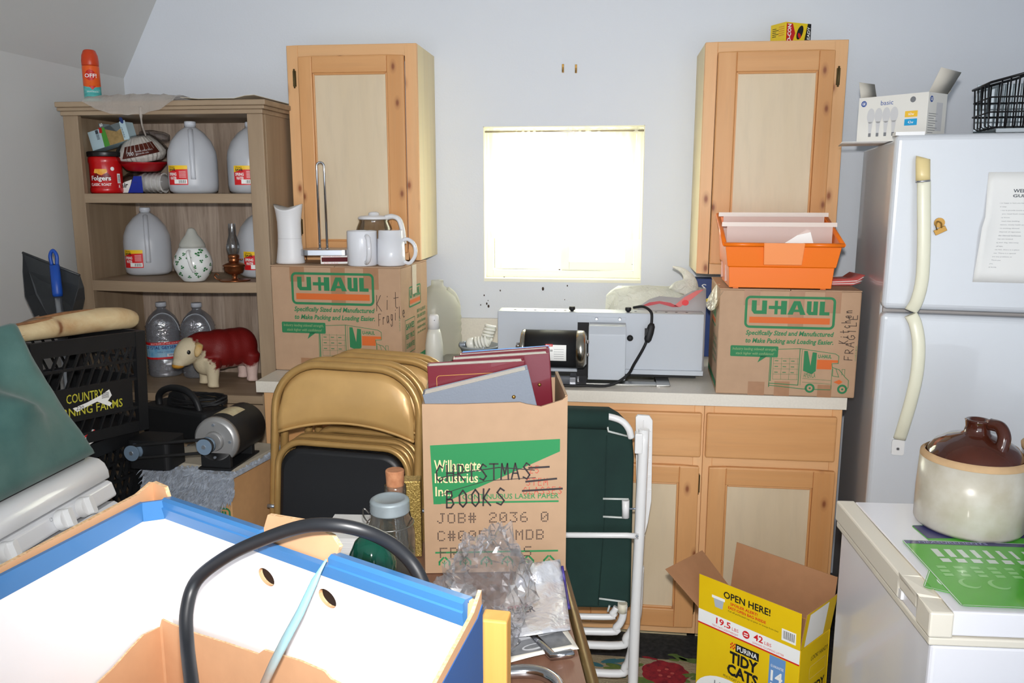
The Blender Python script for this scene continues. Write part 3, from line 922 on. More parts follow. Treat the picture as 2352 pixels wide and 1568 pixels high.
for k, (a, z) in enumerate([(-.95, .07), (-.55, .1), (-.6, .055), (-.25, .09), (-.3, .02), (.05, .055), (.28, .1), (.42, .075), (.3, .02), (.62, .045), (.8, .09), (1.0, .06), (-.85, .03), (-1.2, .09), (.12, .03), (.55, .11), (-.75, .085), (1.15, .03)]):
    rr, sl = prad(z)
    n = Vector((math.sin(a), -math.cos(a), -sl)).normalized(); tx = Vector((math.cos(a), math.sin(a), 0)); ty = n.cross(tx) * -1
    c0 = Vector((rr * math.sin(a), -rr * math.cos(a), z))
    b.M = Matrix(((tx.x, ty.x, n.x, c0.x), (tx.y, ty.y, n.y, c0.y), (tx.z, ty.z, n.z, c0.z), (0, 0, 0, 1)))
    s_ = .0042 if k % 3 else .0058
    for q in range(3):
        th = R(90 + 120 * q + 17 * k)
        b.poly(M_sham, ellipse(s_ * math.cos(th), s_ * math.sin(th), s_ * .8, s_ * .66, 10), .0012)
    b.line(M_sham, [(0, 0), (s_ * 1.9 * math.cos(R(30 + 17 * k)), s_ * 1.9 * math.sin(R(30 + 17 * k)))], .0012, .0011)
b.build('shamrock_pattern', pot)

# --- oil lamp
p = PZ(540, 644, S2); p.z = S2 - .001
lamp = thing('oil_lamp', 'small copper oil lamp with a clear glass chimney on the middle shelf', 'oil lamp', p)
M_cop = mat('copper', (150, 92, 58), rough=.3, metal=.85)
b = MB(); b.lathe(M_cop, [(.052, .0), (.055, .004), (.050, .005), (.016, .004), (.012, .006), (.008, .012), (.011, .022)], 32); b.build('saucer', lamp)
b = MB(); b.tube(M_cop, spline([(-.05, -.004, .004), (-.066, -.006, .006), (-.074, -.008, .018), (-.066, -.008, .026), (-.056, -.006, .020)]), .002, 6); b.build('finger_loop', lamp)
b = MB(); b.lathe(M_cop, [(.012, .022), (.030, .030), (.036, .042), (.036, .052), (.040, .054), (.040, .057), (.030, .063), (.018, .068)], 32); b.build('font', lamp)
b = MB(); b.lathe(M_cop, [(.017, .068), (.019, .076), (.016, .080), (.020, .084), (.020, .092), (.016, .096)], 24); b.cyl(M_cop, (.018, 0, .078), (.034, 0, .078), .002); b.build('burner', lamp)
b = MB(); b.lathe(mat_clear('thin_glass', (226, 228, 230), base=.10, rough=.05), [(.017, .0965), (.022, .112), (.024, .124), (.019, .145), (.013, .165), (.0125, .205)], 24, cap=False); b.build('chimney', lamp)

# --- two ribbed water bottles
M_pet = mat_clear('clear_bottle', (226, 230, 238), base=.24, rough=.07, bump=.7, bs=22, bd=.012, haze=.12)
def bottle(loc, label):
    t = thing('water_bottle', label, 'bottle', loc, R(34), 'ribbed gallon water bottles')
    prof = [(.055, 0), (.064, .008)]
    z = .012; k = 0
    while z < .21:
        if .075 < z < .145: prof.append((.0635, z))
        else: prof.append((.066 if k % 2 else .0605, z))
        z += .007; k += 1
    prof += [(.062, .212), (.050, .238), (.032, .258), (.019, .268), (.017, .272), (.017, .279)]
    b = MB(); b.lathe(M_pet, prof, 28, sq=2.8); b.build('body', t)
    b = MB(); b.lathe(mat_film('milky_band', (214, 220, 230), clear=.25, rough=.4), [(.0205, .280), (.0205, .295), (.019, .297)], 20); b.build('cap', t)
    b = MB(); b.tube(MC['milky_band'], spline([(-.052, -.03, .218), (-.03, -.034, .246), (0, -.032, .256), (.03, -.038, .244), (.050, -.046, .215), (.058, -.05, .185)]), .0065, 8, flat=.3); b.build('carry_strap', t)
    b = MB(); rr = .0665
    b.W = cylwrap(rr, 2.8)
    b.rect(mat('label_sky', (86, 158, 206), rgb2=(170, 210, 232), vs=22), -.09, .078, .09, .142, .0006)
    b.rect(M_lred, -.09, .133, .09, .144, .001); b.rect(M_lred, -.09, .076, .09, .084, .001)
    b.text(mat('print_royal', (20, 50, 130)), 'CRYSTAL', -.075, .117, -.02, .130, .0012, .02); b.text(MC['print_royal'], 'GEYSER', -.014, .117, .040, .130, .0012, .02); b.text(MC['print_royal'], 'ALPINE SPRING WATER', -.03, .103, .040, .107, .0012)
    b.text(M_w, 'BOTTLED AT THE SOURCE', -.05, .136, .055, .141, .0016)
    b.rect(M_w, .005, .086, .045, .097, .0012)
    for k in range(9): b.rect(MC['print_royal'], .010 + k * .0036, .088, .012 + k * .0036, .096, .0016)
    b.build('printed_label', t)
    return t
p1 = PZ(340, 850, S3); p1.z = S3 + .001; p1.x = max(p1.x, bx0 + .14); p1.y = min(p1.y, 3.10)
w1 = bottle(p1, 'clear ribbed water bottle nearest the milk crate on the lower shelf')
p2 = PZ(408, 852, S3); p2.z = S3 + .001; p2.y = min(p2.y, 3.10)
if p2.x - p1.x < .15: p2.x = p1.x + .15
dup(w1, p2, (0, 0, R(18)), 'clear ribbed water bottle behind the toy bull on the lower shelf')

# --- toy bull
M_bull = mat('bull_paint', (124, 22, 20), rough=.55)
t_ = M_bull.node_tree; b_ = t_.nodes['Principled BSDF']
tcx = t_.nodes.new('ShaderNodeTexCoord'); sx_ = t_.nodes.new('ShaderNodeSeparateXYZ'); t_.links.new(tcx.outputs['Object'], sx_.inputs[0])
nz = noise(t_, tcx.outputs['Object'], 45, 3)
def mth(op, a, c):
    n = t_.nodes.new('ShaderNodeMath'); n.operation = op
    for k, q in enumerate((a, c)):
        if isinstance(q, (int, float)): n.inputs[k].default_value = q
        else: t_.links.new(q, n.inputs[k])
    return n.outputs[0]
nn = mth('MULTIPLY', mth('SUBTRACT', nz, .5), .05)
zz = mth('ADD', sx_.outputs[2], nn); xx = mth('ADD', sx_.outputs[0], nn)
low = ramp(t_, mth('MULTIPLY', mth('SUBTRACT', zz, .058), 60), [(0, (1, 1, 1, 1)), (1, (0, 0, 0, 1))])
slant = mth('ADD', xx, mth('MULTIPLY', zz, .55))
hd = ramp(t_, mth('MULTIPLY', mth('SUBTRACT', slant, .012), 80), [(0, (1, 1, 1, 1)), (1, (0, 0, 0, 1))])
ccol = mixc(t_, low, lin((124, 20, 18)), lin((228, 200, 190)))
ccol = mixc(t_, hd, ccol, lin((226, 212, 180)))
t_.links.new(ccol, b_.inputs['Base Color'])
addbump(t_, b_, noise(t_, tcx.outputs['Object'], 260, 3), .5, .002)
p = (PZ(430, 890, S3) + PZ(478, 892, S3)) / 2
bull = thing('toy_bull', 'red and white toy bull figurine standing on the lower shelf of the bookcase', 'toy bull', p, R(50))
bull.location = (p.x + .045, p.y + .05, S3 + .004)
b = MB()
m0 = M_bull
b.ball(m0, (.075, 0, .135), (.090, .070, .076), 20)
b.ball(m0, (.025, 0, .135), (.075, .072, .078), 20)
b.ball(m0, (.110, 0, .135), (.066, .070, .076), 18)
b.ball(m0, (-.030, 0, .098), (.048, .050, .056), 16)
for x, y in ((-.022, -.042), (-.018, .042), (.135, -.042), (.138, .042)):
    b.tube(m0, [(x, y, .11), (x, y, .055), (x - .002, y, .02), (x - .003, y, .0005)], [.034, .024, .020, .023], 14)
b.tube(m0, [(-.01, 0, .150), (-.05, 0, .155), (-.08, -.004, .150)], [.060, .056, .05], 14)
b.ball(m0, (-.084, -.006, .152), (.050, .054, .046), 16)
b.tube(m0, [(-.090, -.006, .150), (-.115, -.010, .128), (-.132, -.013, .110)], [.048, .042, .030], 14)
b.ball(m0, (-.136, -.013, .106), (.024, .028, .020), 12)
b.build('body', bull, remesh=.006, smoothit=4)
M_horn = mat('ear_ochre', (214, 168, 92), rough=.6, rgb2=(226, 200, 150), vs=40)
for sy in (-1, 1):
    b = MB(); yy = -.006 + sy * .044
    b.tube(M_horn, spline([(-.078, yy, .176), (-.080, yy + sy * .022, .172), (-.092, yy + sy * .034, .152), (-.098, yy + sy * .032, .134)], 4), [.010] * 4 + [.014] * 5 + [.012, .010, .008, .004], 10, flat=.6)
    b.build('ear', bull)
    b = MB(); b.ball(M_k, (-.112, -.008 + sy * .043, .148), (.007, .005, .008), 10); b.ball(M_w, (-.116, -.008 + sy * .047, .151), .0014, 6); b.build('eye', bull)
b = MB(); b.ball(mat('muzzle_ochre', (204, 146, 50), rough=.5), (-.140, -.013, .096), (.022, .025, .011), 12); b.build('muzzle', bull)
# ---------------------------------------------------------------- gas range along the left wall
M_enam = mat('white_enamel', (232, 234, 238), rough=.22, coat=.3)
M_gap = mat('black_gap', (16, 16, 18), rough=.6)
M_wplas = mat('white_plastic', (230, 230, 230), rough=.3)
y0, y1 = .985, 1.772
stv = thing('gas_range', 'white gas range along the left wall with round knobs, under the green cloth bag', 'stove', (-1.55, (y0 + y1) / 2, 0))
def prof_y(mb, m, pts, ya, yb, smooth=False):
    mb.loft(m, [[(x + 1.55, y - (y0 + y1) / 2, z) for x, z in pts] for y in (ya, yb)], smooth=smooth)
b = MB(); prof_y(b, M_enam, [(-1.92, .86), (-1.92, .912), (-1.29, .916), (-1.235, .920), (-1.212, .916), (-1.198, .905), (-1.190, .888), (-1.188, .868), (-1.21, .866)], y0, y1, True); b.build('cooktop', stv, .004)
b = MB(); prof_y(b, M_gap, [(-1.90, .80), (-1.90, .862), (-1.205, .864), (-1.198, .80)], y0 + .004, y1 - .004); b.build('frame_gap', stv)
b = MB(); prof_y(b, M_enam, [(-1.24, .822), (-1.24, .862), (-1.194, .862), (-1.184, .858), (-1.174, .828), (-1.178, .822)], y0 + .002, y1 - .001, False); cp = b.build('control_panel', stv, .003)
b = MB(); prof_y(b, M_enam, [(-1.92, .02), (-1.92, .80), (-1.21, .80), (-1.21, .02)], y0 + .004, y1 - .003); b.build('body', stv)
b = MB(); prof_y(b, M_enam, [(-1.209, .12), (-1.209, .808), (-1.180, .812), (-1.168, .806), (-1.166, .78), (-1.170, .12)], y0 + .003, y1 - .003); b.build('oven_door', stv, .004)
nrm = Vector((.95, 0, .30)).normalized()
for px, py in ((196, 1160), (148, 1190), (22, 1277), (-30, 1312)):
    q = PX(px, py, -1.170); c = Vector((-1.178, q.y, .843)) - Vector(stv.location)
    b = MB()
    b.tube(M_wplas, [c, c + nrm * .016], [.0235, .021], 24)
    b.M = Matrix.Translation(c + nrm * .016) @ nrm.to_track_quat('Z', 'Y').to_matrix().to_4x4()
    b.prism(M_wplas, rrect(-.007, -.021, .007, .021, .006), -.004, .014)
    kn = b.build('knob', cp, .002)
b = MB()
for px, py in ((182, 1128), (112, 1167), (12, 1240)):
    q = PX(px, py, -1.184); c = Vector((-1.1815, q.y, .8545)) - Vector(stv.location)
    b.face(c, (0, 1, 0), (-.3, 0, .95)); b.frame(mat('print_grey', (120, 122, 126)), -.004, -.004, .004, .004, .0012, .0007); b.poly(MC['print_grey'], ellipse(.0015, .0015, .001, .001, 8))
b.build('burner_symbol', cp)
M_iron = mat('black_iron', (20, 20, 22), rough=.5)
b = MB()
for yc in (1.19, 1.57):
    for yy in (-.16, -.08, 0, .08, .16): b.box(M_iron, -1.60 + 1.55, -1.235 + 1.55, yc + yy - .006 - (y0 + y1) / 2, yc + yy + .006 - (y0 + y1) / 2, .9195, .930)
    for xx in (-1.60, -1.42, -1.245): b.box(M_iron, xx + 1.55, xx + .012 + 1.55, yc - .18 - (y0 + y1) / 2, yc + .18 - (y0 + y1) / 2, .9195, .9295)
b.build('burner_grate', stv, .002)

# green cloth bag slumped on the range
M_gcl = mat('green_canvas', (52, 92, 88), rough=.75, rgb2=(84, 120, 114), vs=6, bump=.25, bs=420, bd=.001, sheen=.2)
gb = thing('cloth_bag', 'slumped dull green cloth bag lying on the white gas range', 'bag', (-1.38, 1.45, .931))
b = MB()
rows = []
NY, NT = 44, 44
for i in range(NY + 1):
    u = i / NY
    y = 1.02 + (1.768 - 1.02) * (1 - (1 - u) ** 1.5)
    end = min(1, max(0, (1.768 - y) / .05))
    h = (.285 + .03 * math.sin(y * 9) + .02 * (y > 1.6) * math.sin((y - 1.6) * 14)) * (end ** .4 if end < 1 else 1)
    row = []
    for k in range(NT):
        a = math.pi * k / (NT - 1)
        sa = math.sin(a)
        if a < math.pi / 2: x = -1.217 - .15 * sa ** 1.15 + .012 * math.sin(2 * a)
        else: x = -1.367 - .30 * (1 - sa)
        z = h * (sa ** .95 if a < math.pi / 2 else sa ** .6)
        if k in (0, NT - 1): z = 0
        nv = mnoise.noise(Vector((x * 6, y * 6, z * 7))) * .040 - abs(mnoise.noise(Vector((x * 4 + 3, y * 9, z * 5)))) * .03 + .008 + mnoise.noise(Vector((x * 18, y * 20, z * 6 + 4))) * .006
        fold = .014 * math.sin(y * 30 + z * 22 + 1.5 * math.sin(z * 9)) * sa
        s_ = min(1, h / .1) * min(1, sa * 2.5)
        row.append((x + 1.38 + (nv + fold) * s_ * (1 if k < NT / 2 else .5), y - 1.45 + nv * .4 * s_ * (end >= 1), max(0, z + nv * s_ * .8)))
    rows.append(row)
b.loft(M_gcl, rows, closed=True, cap=True)
b.build('cloth', gb)

# ---------------------------------------------------------------- milk crates
M_crate = mat('crate_black', (26, 27, 29), rough=.42, spec=.5)
M_yel = mat('crate_print', (196, 190, 60), rough=.6)
def crate(loc, rot, label, plate=True):
    t = thing('milk_crate', label, 'milk crate', loc, rot=rot, group='black milk crates')
    w, d, h = .335, .32, .29
    b = MB()
    def side(L):
        x0, x1 = -L / 2, L / 2
        def bar(xa, xb, za, zb, t0=0, t1=.012):
            qs = [(xa, za), (xb, za), (xb, zb), (xa, zb)]
            b.prism(M_crate, qs, -t1, -t0)
        bar(x0, x0 + .03, 0, h, -.004); bar(x1 - .03, x1, 0, h, -.004)
        bar(x0 + .03, x1 - .03, h - .042, h, -.002); bar(x0 + .03, x1 - .03, 0, .03, -.002)
        bar(x0 + .03, x1 - .03, .205, .212); bar(x0 + .03, x1 - .03, .150, .158); bar(x0 + .03, x1 - .03, .066, .074)
        if plate: bar(x0 + .06, x1 - .045, .074, .150, .001, .008)
        for za, zb, n in ((.03, .07, 9), (.154, .248, 9)):
            for k in range(n):
                xa = x0 + .03 + (L - .06) * k / n
                s_ = (zb - za) * .45
                b.prism(M_crate, [(xa, za), (xa + .005, za), (min(xa + s_ + .005, x1 - .03), zb), (min(xa + s_, x1 - .035), zb)], -.009, -.001)
        if not plate:
            for k in range(9):
                xa = x0 + .03 + (L - .06) * k / 9
                b.prism(M_crate, [(xa, .074), (xa + .005, .074), (min(xa + .04, x1 - .03), .150), (min(xa + .035, x1 - .035), .150)], -.009, -.001)
                b.prism(M_crate, [(xa + .035, .05), (xa + .04, .05), (max(xa - .02, x0 + .035), .240), (max(xa - .025, x0 + .03), .240)], -.011, -.009)
    b.face((0, 0, 0), (1, 0, 0), (0, 0, 1)); side(w)
    b.face((0, d, 0), (-1, 0, 0), (0, 0, 1)); side(w)
    b.face((w / 2, d / 2, 0), (0, 1, 0), (0, 0, 1)); side(d)
    b.face((-w / 2, d / 2, 0), (0, -1, 0), (0, 0, 1)); side(d)
    b.M = Matrix()
    b.box(M_crate, -w / 2 + .012, w / 2 - .012, .012, d - .012, .004, .012)
    b.build('body', t)
    if plate:
        b = MB(); front(b, 0, 0, .0); b.z = .001
        b.text(M_yel, 'COUNTRY', -.078, .118, .030, .143, .001, .008); b.text(M_yel, 'MORNING FARMS', -.135, .082, .088, .106, .001, .008)
        b.build('printed_lettering', t)
        b = MB(); front(b); b.poly(M_w, [(-.062, .104), (-.02, .113), (.022, .126), (.048, .138), (.055, .120), (.042, .106), (.055, .098), (.048, .090), (.028, .100), (.01, .110), (-.02, .102), (-.05, .092)], .0016)
        for k in range(6): b.rect(M_k, .024, .116 + k * .0028, .046, .1172 + k * .0028, .002)
        b.text(M_k, '220', -.052, .097, -.03, .107, .002); b.build('torn_sticker', t)
    return t
rzU = math.atan2(.32, .115)
cU = Vector((-1.402, 2.04, .868)); cL = Vector((-1.405, 2.045, .572))
crate(cU, (R(0), R(2.5), rzU - R(2)), 'black milk crate with yellow lettering, on top of another crate by the left wall')
crate(cL, (0, 0, R(82)), 'black lattice milk crate underneath the lettered crate, right behind the gas range', False)
# what carries the crates: a plain carton on the floor
def carton(mb, m, w, d, h, t=.006, floor=True):
    mb.box(m, -w / 2, w / 2, 0, t, 0, h); mb.box(m, -w / 2, w / 2, d - t, d, 0, h); mb.box(m, -w / 2, -w / 2 + t, t, d - t, 0, h); mb.box(m, w / 2 - t, w / 2, t, d - t, 0, h)
    if floor: mb.box(m, -w / 2 + t, w / 2 - t, t, d - t, 0, t)
M_kraft = mat('kraft_card', (196, 152, 106), rough=.75, var=.05, vs=30, spec=.2)
M_kraft2 = mat('kraft_tape', (166, 112, 70), rough=.4, var=.05, vs=60)
cb = thing('storage_carton', 'closed brown carton on the floor underneath the two black milk crates', 'carton', (cL.x, cL.y, 0), R(80))
b = MB(); b.box(M_kraft, -.18, .18, .0, .33, 0, .568); b.build('body', cb, .003)
b = MB(); b.box(M_kraft2, -.03, .03, -.001, .331, .30, .5692); b.build('tape', cb)
# packet sticking out between the crates
p = PY(247, 1026, 2.02); p.z = .572 + .29 + .0185; p.x = cL.x - .004
pk = thing('packet', 'red and white packet poking out between the two black milk crates', 'packet', p, rot=(0, R(-14), R(78)))
b = MB(); b.box(M_w, -.022, .028, 0, .012, -.018, .014); front(b); b.poly(M_lred, [(.018, -.018), (.028, -.018), (.028, .014), (.022, .014)], .0008); b.poly(M_lred, [(-.022, .014), (.004, .014), (-.016, .004)], .0008)
b.build('carton', pk, .001)

# log on the crate
lg = thing('driftwood_log', 'smooth pale piece of driftwood lying across the top of the black milk crate', 'log', cU + Vector((0, 0, .33)))
M_log = mat_wood('driftwood', (222, 204, 162), (176, 140, 98), 0, 9, knots=11, dark=(120, 78, 48), rough=.5, stretch=5)
b = MB()
o_ = Vector(lg.location)
pts = [PY(20, 768, 1.84) - o_, PY(90, 756, 1.90) - o_, PY(160, 744, 1.98) - o_, PY(230, 734, 2.07) - o_, PY(275, 731, 2.13) - o_, PY(298, 733, 2.17) - o_, PY(306, 736, 2.185) - o_]
zmin = max(0, (.33 - .295))
rings_r = [.026, .031, .036, .038, .036, .030, .012]
for i, q in enumerate(pts): q.z = max(q.z, cU.z + .293 + rings_r[i] * .9 - o_.z)
b.tube(M_log, spline(pts, 4), [x for i in range(6) for x in [rings_r[i] + (rings_r[i + 1] - rings_r[i]) * k / 4 for k in range(4)]] + [.012], 16, flat=.85)
b.build('log', lg)
M_bark = mat('bark_brown', (150, 106, 68), rough=.8, rgb2=(120, 82, 52), vs=40)
b = MB()
for dz, dy, k0, k1 in ((.022, -.024, 0, 4), (.030, -.006, 1, 4), (-.006, -.034, 0, 3)):
    b.tube(M_bark, spline([q + Vector((0, dy, dz)) for q in pts[k0:k1]], 5), [.008 * math.sin(math.pi * min(1, (k + 1) / ((k1 - k0 - 1) * 5 + 2))) + .001 for k in range((k1 - k0 - 1) * 5 + 1)], 8, flat=.5)
b.build('bark_strip', lg)
b = MB()
for k, dz in ((3, .004), (4, .012), (5, .0)): b.ball(M_bark, pts[k] + Vector((0, -.033 if k < 5 else -.026, dz)), (.004, .003, .003), 8)
b.build('knot', lg)
q = PY(58, 742, 2.02)
wo_ = thing('wood_offcut', 'rough brown wood offcut behind the driftwood on the milk crate', 'wood scrap', (q.x, q.y, cU.z + .30), rot=(R(14), R(-25), R(30)))
b = MB(); b.loft(mat_wood('rough_brown', (134, 104, 74), (108, 82, 58), 0, 16), [[(x, y * s_, z * s_) for y, z in ((-.02, -.012), (.02, -.014), (.024, .028), (-.016, .030))] for x, s_ in ((-.04, .8), (0, 1), (.05, .9))], smooth=False); b.build('block', wo_, .002)
q = PY(118, 727, 2.04)
ws = thing('pale_wood_chip', 'pale split wood sliver beside the driftwood on the milk crate', 'wood scrap', (q.x, q.y, cU.z + .325), rot=(0, R(-18), R(50)))
b = MB(); b.loft(M_log, [[(x, y * s_, z * s_) for y, z in ((-.016, -.006), (.016, -.008), (.012, .008), (-.012, .010))] for x, s_ in ((-.05, .4), (-.02, 1), (.03, .9), (.06, .2))], smooth=False); b.build('sliver', ws)

# broom with a dustpan clipped on it
tp = PY(121, 572, 2.44)
bt = Vector((tp.x + .075, 2.36, 0))
br = thing('broom', 'broom with an aluminium stick and blue grip standing behind the milk crates', 'broom', bt)
ax = tp - bt; L_ = ax.length; u = ax.normalized()
b = MB(); b.cyl(mat('aluminium', (170, 174, 180), .3, .9), u * .14, u * (L_ - .13), .0115, n=14); b.build('stick', br)
M_blue = mat('grip_blue', (30, 78, 170), rough=.4)
b = MB()
b.tube(M_blue, [u * (L_ - .15), u * (L_ - .14), u * (L_ - .05)], [.014, .0155, .0145], 14)
e0 = u * (L_ - .05)
sd = Vector((1, 0, 0))
b.tube(M_blue, spline([e0 - sd * .009, e0 + u * .03 - sd * .011, e0 + u * .046, e0 + u * .03 + sd * .011, e0 + sd * .009]), .0055, 8)
b.build('grip', br)
b = MB(); b.box(M_blue, -.11, .11, -.02, .02, .10, .15); b.loft(mat('bristle', (60, 64, 80), rough=.9), [rrect(-.11, -.02, .11, .02, .01) and [(x, y, .10) for x, y in rrect(-.11, -.02, .11, .02, .01)], [(x * 1.15, y * 1.5, .0) for x, y in rrect(-.11, -.02, .11, .02, .01)]], smooth=False); b.build('brush_head', br)
c0 = PY(122, 650, 2.47)
dp = thing('dustpan', 'black plastic dustpan clipped upright on the broom against the left wall', 'dustpan', c0)
M_pan = mat('pan_black', (54, 56, 58), rough=.36)
def lp(px, py, Y=2.47): return PY(px, py, Y) - c0
b = MB()
back = [lp(52, 580, 2.455), lp(66, 622, 2.455), lp(82, 676, 2.46), lp(108, 722, 2.47), (lp(140, 735, 2.475)), lp(186, 722, 2.47), lp(194, 686, 2.455), lp(192, 660, 2.45), lp(183, 632, 2.45)]
fr = []
for k, q in enumerate(back):
    w_ = (0, .03, .055, .065, .065, .06, .055, .03, 0)[k]
    fr.append(q + Vector((0, -w_ * .9, -.0)))
vs1 = [b.v(q) for q in back]; vs2 = [b.v(q) for q in fr]
b.f(vs1, M_pan)
for k in range(1, 7): b.f([vs1[k], vs1[k + 1], vs2[k + 1], vs2[k]], M_pan)
b.f([vs1[0], vs1[1], vs2[1]], M_pan); b.f([vs1[7], vs1[8], vs2[7]], M_pan)
b.build('pan', dp, solid=.003)
b = MB(); b.tube(M_pan, [lp(52, 580, 2.453), lp(118, 606, 2.451), lp(183, 632, 2.447)], .004, 8); b.build('lip', dp)
b = MB(); cc_ = bt + u * 1.06; b.cyl(M_pan, cc_ - c0 - u * .03, cc_ - c0 + u * .03, .015, n=14); b.build('clip', dp)

# ---------------------------------------------------------------- carton with the shag remnant and the motor rig on it
M_green = mat('print_uhaul_green', (44, 124, 78), rough=.7)
M_orng = mat('print_uhaul_orange', (212, 104, 44), rough=.7)
def uhaul_logo(b, x0, y0, x1, y1, z=.0006):
    w, h = x1 - x0, y1 - y0
    t = h * .075
    b.frame(M_green, x0, y0, x1, y1, h * .16, t, z)
    ya, yb = y0 + h * .44, y0 + h * .86
    H = yb - ya
    def X(u): return x0 + w * u
    s = w * .052
    def bar(a, c, d, e): b.rect(M_green, X(a), ya + H * c, X(d), ya + H * e, z)
    b.poly(M_green, [(X(.075), yb), (X(.075), ya + H * .25), (X(.105), ya), (X(.245), ya), (X(.245), yb), (X(.19), yb), (X(.19), ya + H * .26), (X(.13), ya + H * .26), (X(.13), yb)], z)
    b.poly(M_green, [(X(.265), ya + H * .38), (X(.33), ya + H * .38), (X(.33), ya), (X(.365), ya), (X(.365), ya + H * .38), (X(.40), ya + H * .38), (X(.40), ya), (X(.465), ya), (X(.465), yb), (X(.40), yb), (X(.40), ya + H * .62), (X(.365), ya + H * .62), (X(.365), yb), (X(.33), yb), (X(.33), ya + H * .62), (X(.265), ya + H * .62)], z)
    b.prism(M_green, [(X(.475), ya), (X(.535), ya), (X(.545), ya + H * .2), (X(.605), ya + H * .2), (X(.615), ya), (X(.675), ya), (X(.61), yb), (X(.54), yb)], z, None, holes=[[(X(.556), ya + H * .38), (X(.594), ya + H * .38), (X(.575), ya + H * .74)]])
    b.poly(M_green, [(X(.685), yb), (X(.685), ya + H * .2), (X(.71), ya), (X(.805), ya), (X(.805), yb), (X(.755), yb), (X(.755), ya + H * .24), (X(.735), ya + H * .24), (X(.735), yb)], z)
    b.poly(M_green, [(X(.825), yb), (X(.825), ya), (X(.935), ya), (X(.935), ya + H * .24), (X(.88), ya + H * .24), (X(.88), yb)], z)
    b.rect(M_orng, X(.055), y0 + h * .16, X(.945), y0 + h * .35, z)
FL = Vector((-1.335, 2.205, 0)); rz = R(-10)
kc = thing('moving_carton', 'brown moving carton under the grey shag remnant and the motor rig', 'carton', FL + Vector((math.cos(rz) * .13, math.sin(rz) * .13, 0)), rz, group='printed moving cartons')
b = MB(); b.box(M_kraft, -.13, .13, 0, .25, 0, .735); b.build('body', kc, .003)
b = MB(); b.box(M_kraft2, -.03, .02, -.001, .0005, .54, .735); b.build('tape', kc)
b = MB(); front(b, 0, 0, 0)
uhaul_logo(b, .005, .56, .125, .64)
b.text(M_green, 'EASY-TO-LIFT', .03, .685, .125, .70, .0016, .02, .2); b.frame(mat('print_thin_grey', (90, 84, 76)), 0.05, .652, .125, .676, .010, .001, .0016)
b.build('printed_lettering', kc)

M_shag = mat('grey_shag', (132, 140, 152), rough=.95, rgb2=(168, 176, 188), vs=60, sheen=.3)
sh = thing('shag_remnant', 'shaggy grey carpet remnant draped over the moving carton under the motor rig', 'carpet remnant', kc.location + Vector((0, 0, .737)), rz)
b = MB(); b.box(M_shag, -.145, .15, -.012, .26, 0, .008)
rng = random.Random(5)
def edge(x): return -.20 + max(0, (x + .05)) * .8      # how far the skirt hangs at x
n = 26
rows = [[(-.15 + .30 * k / n, y, z if z > -.1 else min(-.03, edge(-.15 + .30 * k / n))) for k in range(n + 1)] for y, z in ((-.006, .006), (-.018, -.01), (-.022, -.3))]
b.loft(M_shag, rows, closed=False, cap=False)
b.box(M_shag, -.150, -.138, -.02, .25, -.17, .006)
def tuft(p, d, L):
    d = d.normalized(); s_ = d.orthogonal().normalized() * .004
    b.loft(M_shag, [[p - s_, p + s_, p + d.cross(s_)], [p + d * L * .6 - s_ * .8 + Vector((0, 0, -.003)), p + d * L * .6 + s_ * .8 + Vector((0, 0, -.003)), p + d * L * .6 + d.cross(s_)], [p + d * L + Vector((0, 0, -.008)) - s_ * .1, p + d * L + Vector((0, 0, -.008)) + s_ * .1, p + d * L + Vector((0, 0, -.008)) + d.cross(s_) * .1]], smooth=False)
for k in range(1500):
    x = rng.uniform(-.155, .155); zt_ = edge(x); z = rng.uniform(min(zt_, -.03) - .01, .008)
    tuft(Vector((x, -.020, z)), Vector((rng.uniform(-.7, .7), -.8, rng.uniform(-.9, .5))), rng.uniform(.014, .028))
for k in range(500):
    y = rng.uniform(-.02, .25); tuft(Vector((-.150, y, rng.uniform(-.18, .006))), Vector((-.6, rng.uniform(-.6, .6), rng.uniform(-.9, .5))), rng.uniform(.014, .028))
for k in range(240):
    x, y = (rng.uniform(-.15, .15), rng.choice((rng.uniform(-.015, .02), rng.uniform(.235, .26)))) if rng.random() < .6 else (rng.choice((rng.uniform(-.15, -.125), rng.uniform(.13, .15))), rng.uniform(0, .25))
    tuft(Vector((x, y, .008)), Vector((rng.uniform(-.8, .8), rng.uniform(-.8, .3), .5)), rng.uniform(.012, .022))
o = b.build('shag', sh, merge=False)

mrz = thing('motor_rig', 'electric motor driving two small pulleys, bolted on a board on the shag remnant', 'motor rig', sh.location + Vector((0, 0, .0085)), rz)
inv = Matrix.LocRotScale(Vector(mrz.location), mrz.rotation_euler.to_quaternion(), None).inverted()
def lr(px, py, Y): return inv @ PY(px, py, Y)
M_board = mat('grey_board', (176, 168, 152), rough=.8, var=.1, vs=20)
b = MB(); b.box(M_board, -.135, .138, .012, .255, 0, .012); b.build('board', mrz, .002)
M_mblk = mat('motor_black', (28, 29, 31), rough=.5, spec=.4)
M_alu = mat('cast_aluminium', (168, 168, 168), rough=.42, metal=.55)
M_steel2 = mat('zinc', (168, 178, 190), rough=.4, metal=.8)
A = lr(492, 1010, 2.16); Bp = lr(583, 972, 2.40); A.z = Bp.z = .096
ad = (Bp - A).normalized()
rM = .068
b = MB(); b.tube(M_mblk, [A + ad * .022, A + ad * .185], rM, 32); b.build('motor_body', mrz, .002)
b = MB(); b.tube(M_alu, [A, A + ad * .010, A + ad * .0215], [.058, .067, .0685], 32); b.tube(M_alu, [A - ad * .012, A + ad * .002], [.026, .030], 24)
b.build('end_bell', mrz)
b = MB(); b.tube(M_alu, [A + ad * .1855, A + ad * .205], [.066, .055], 32)
b.build('end_bell', mrz)
b = MB()
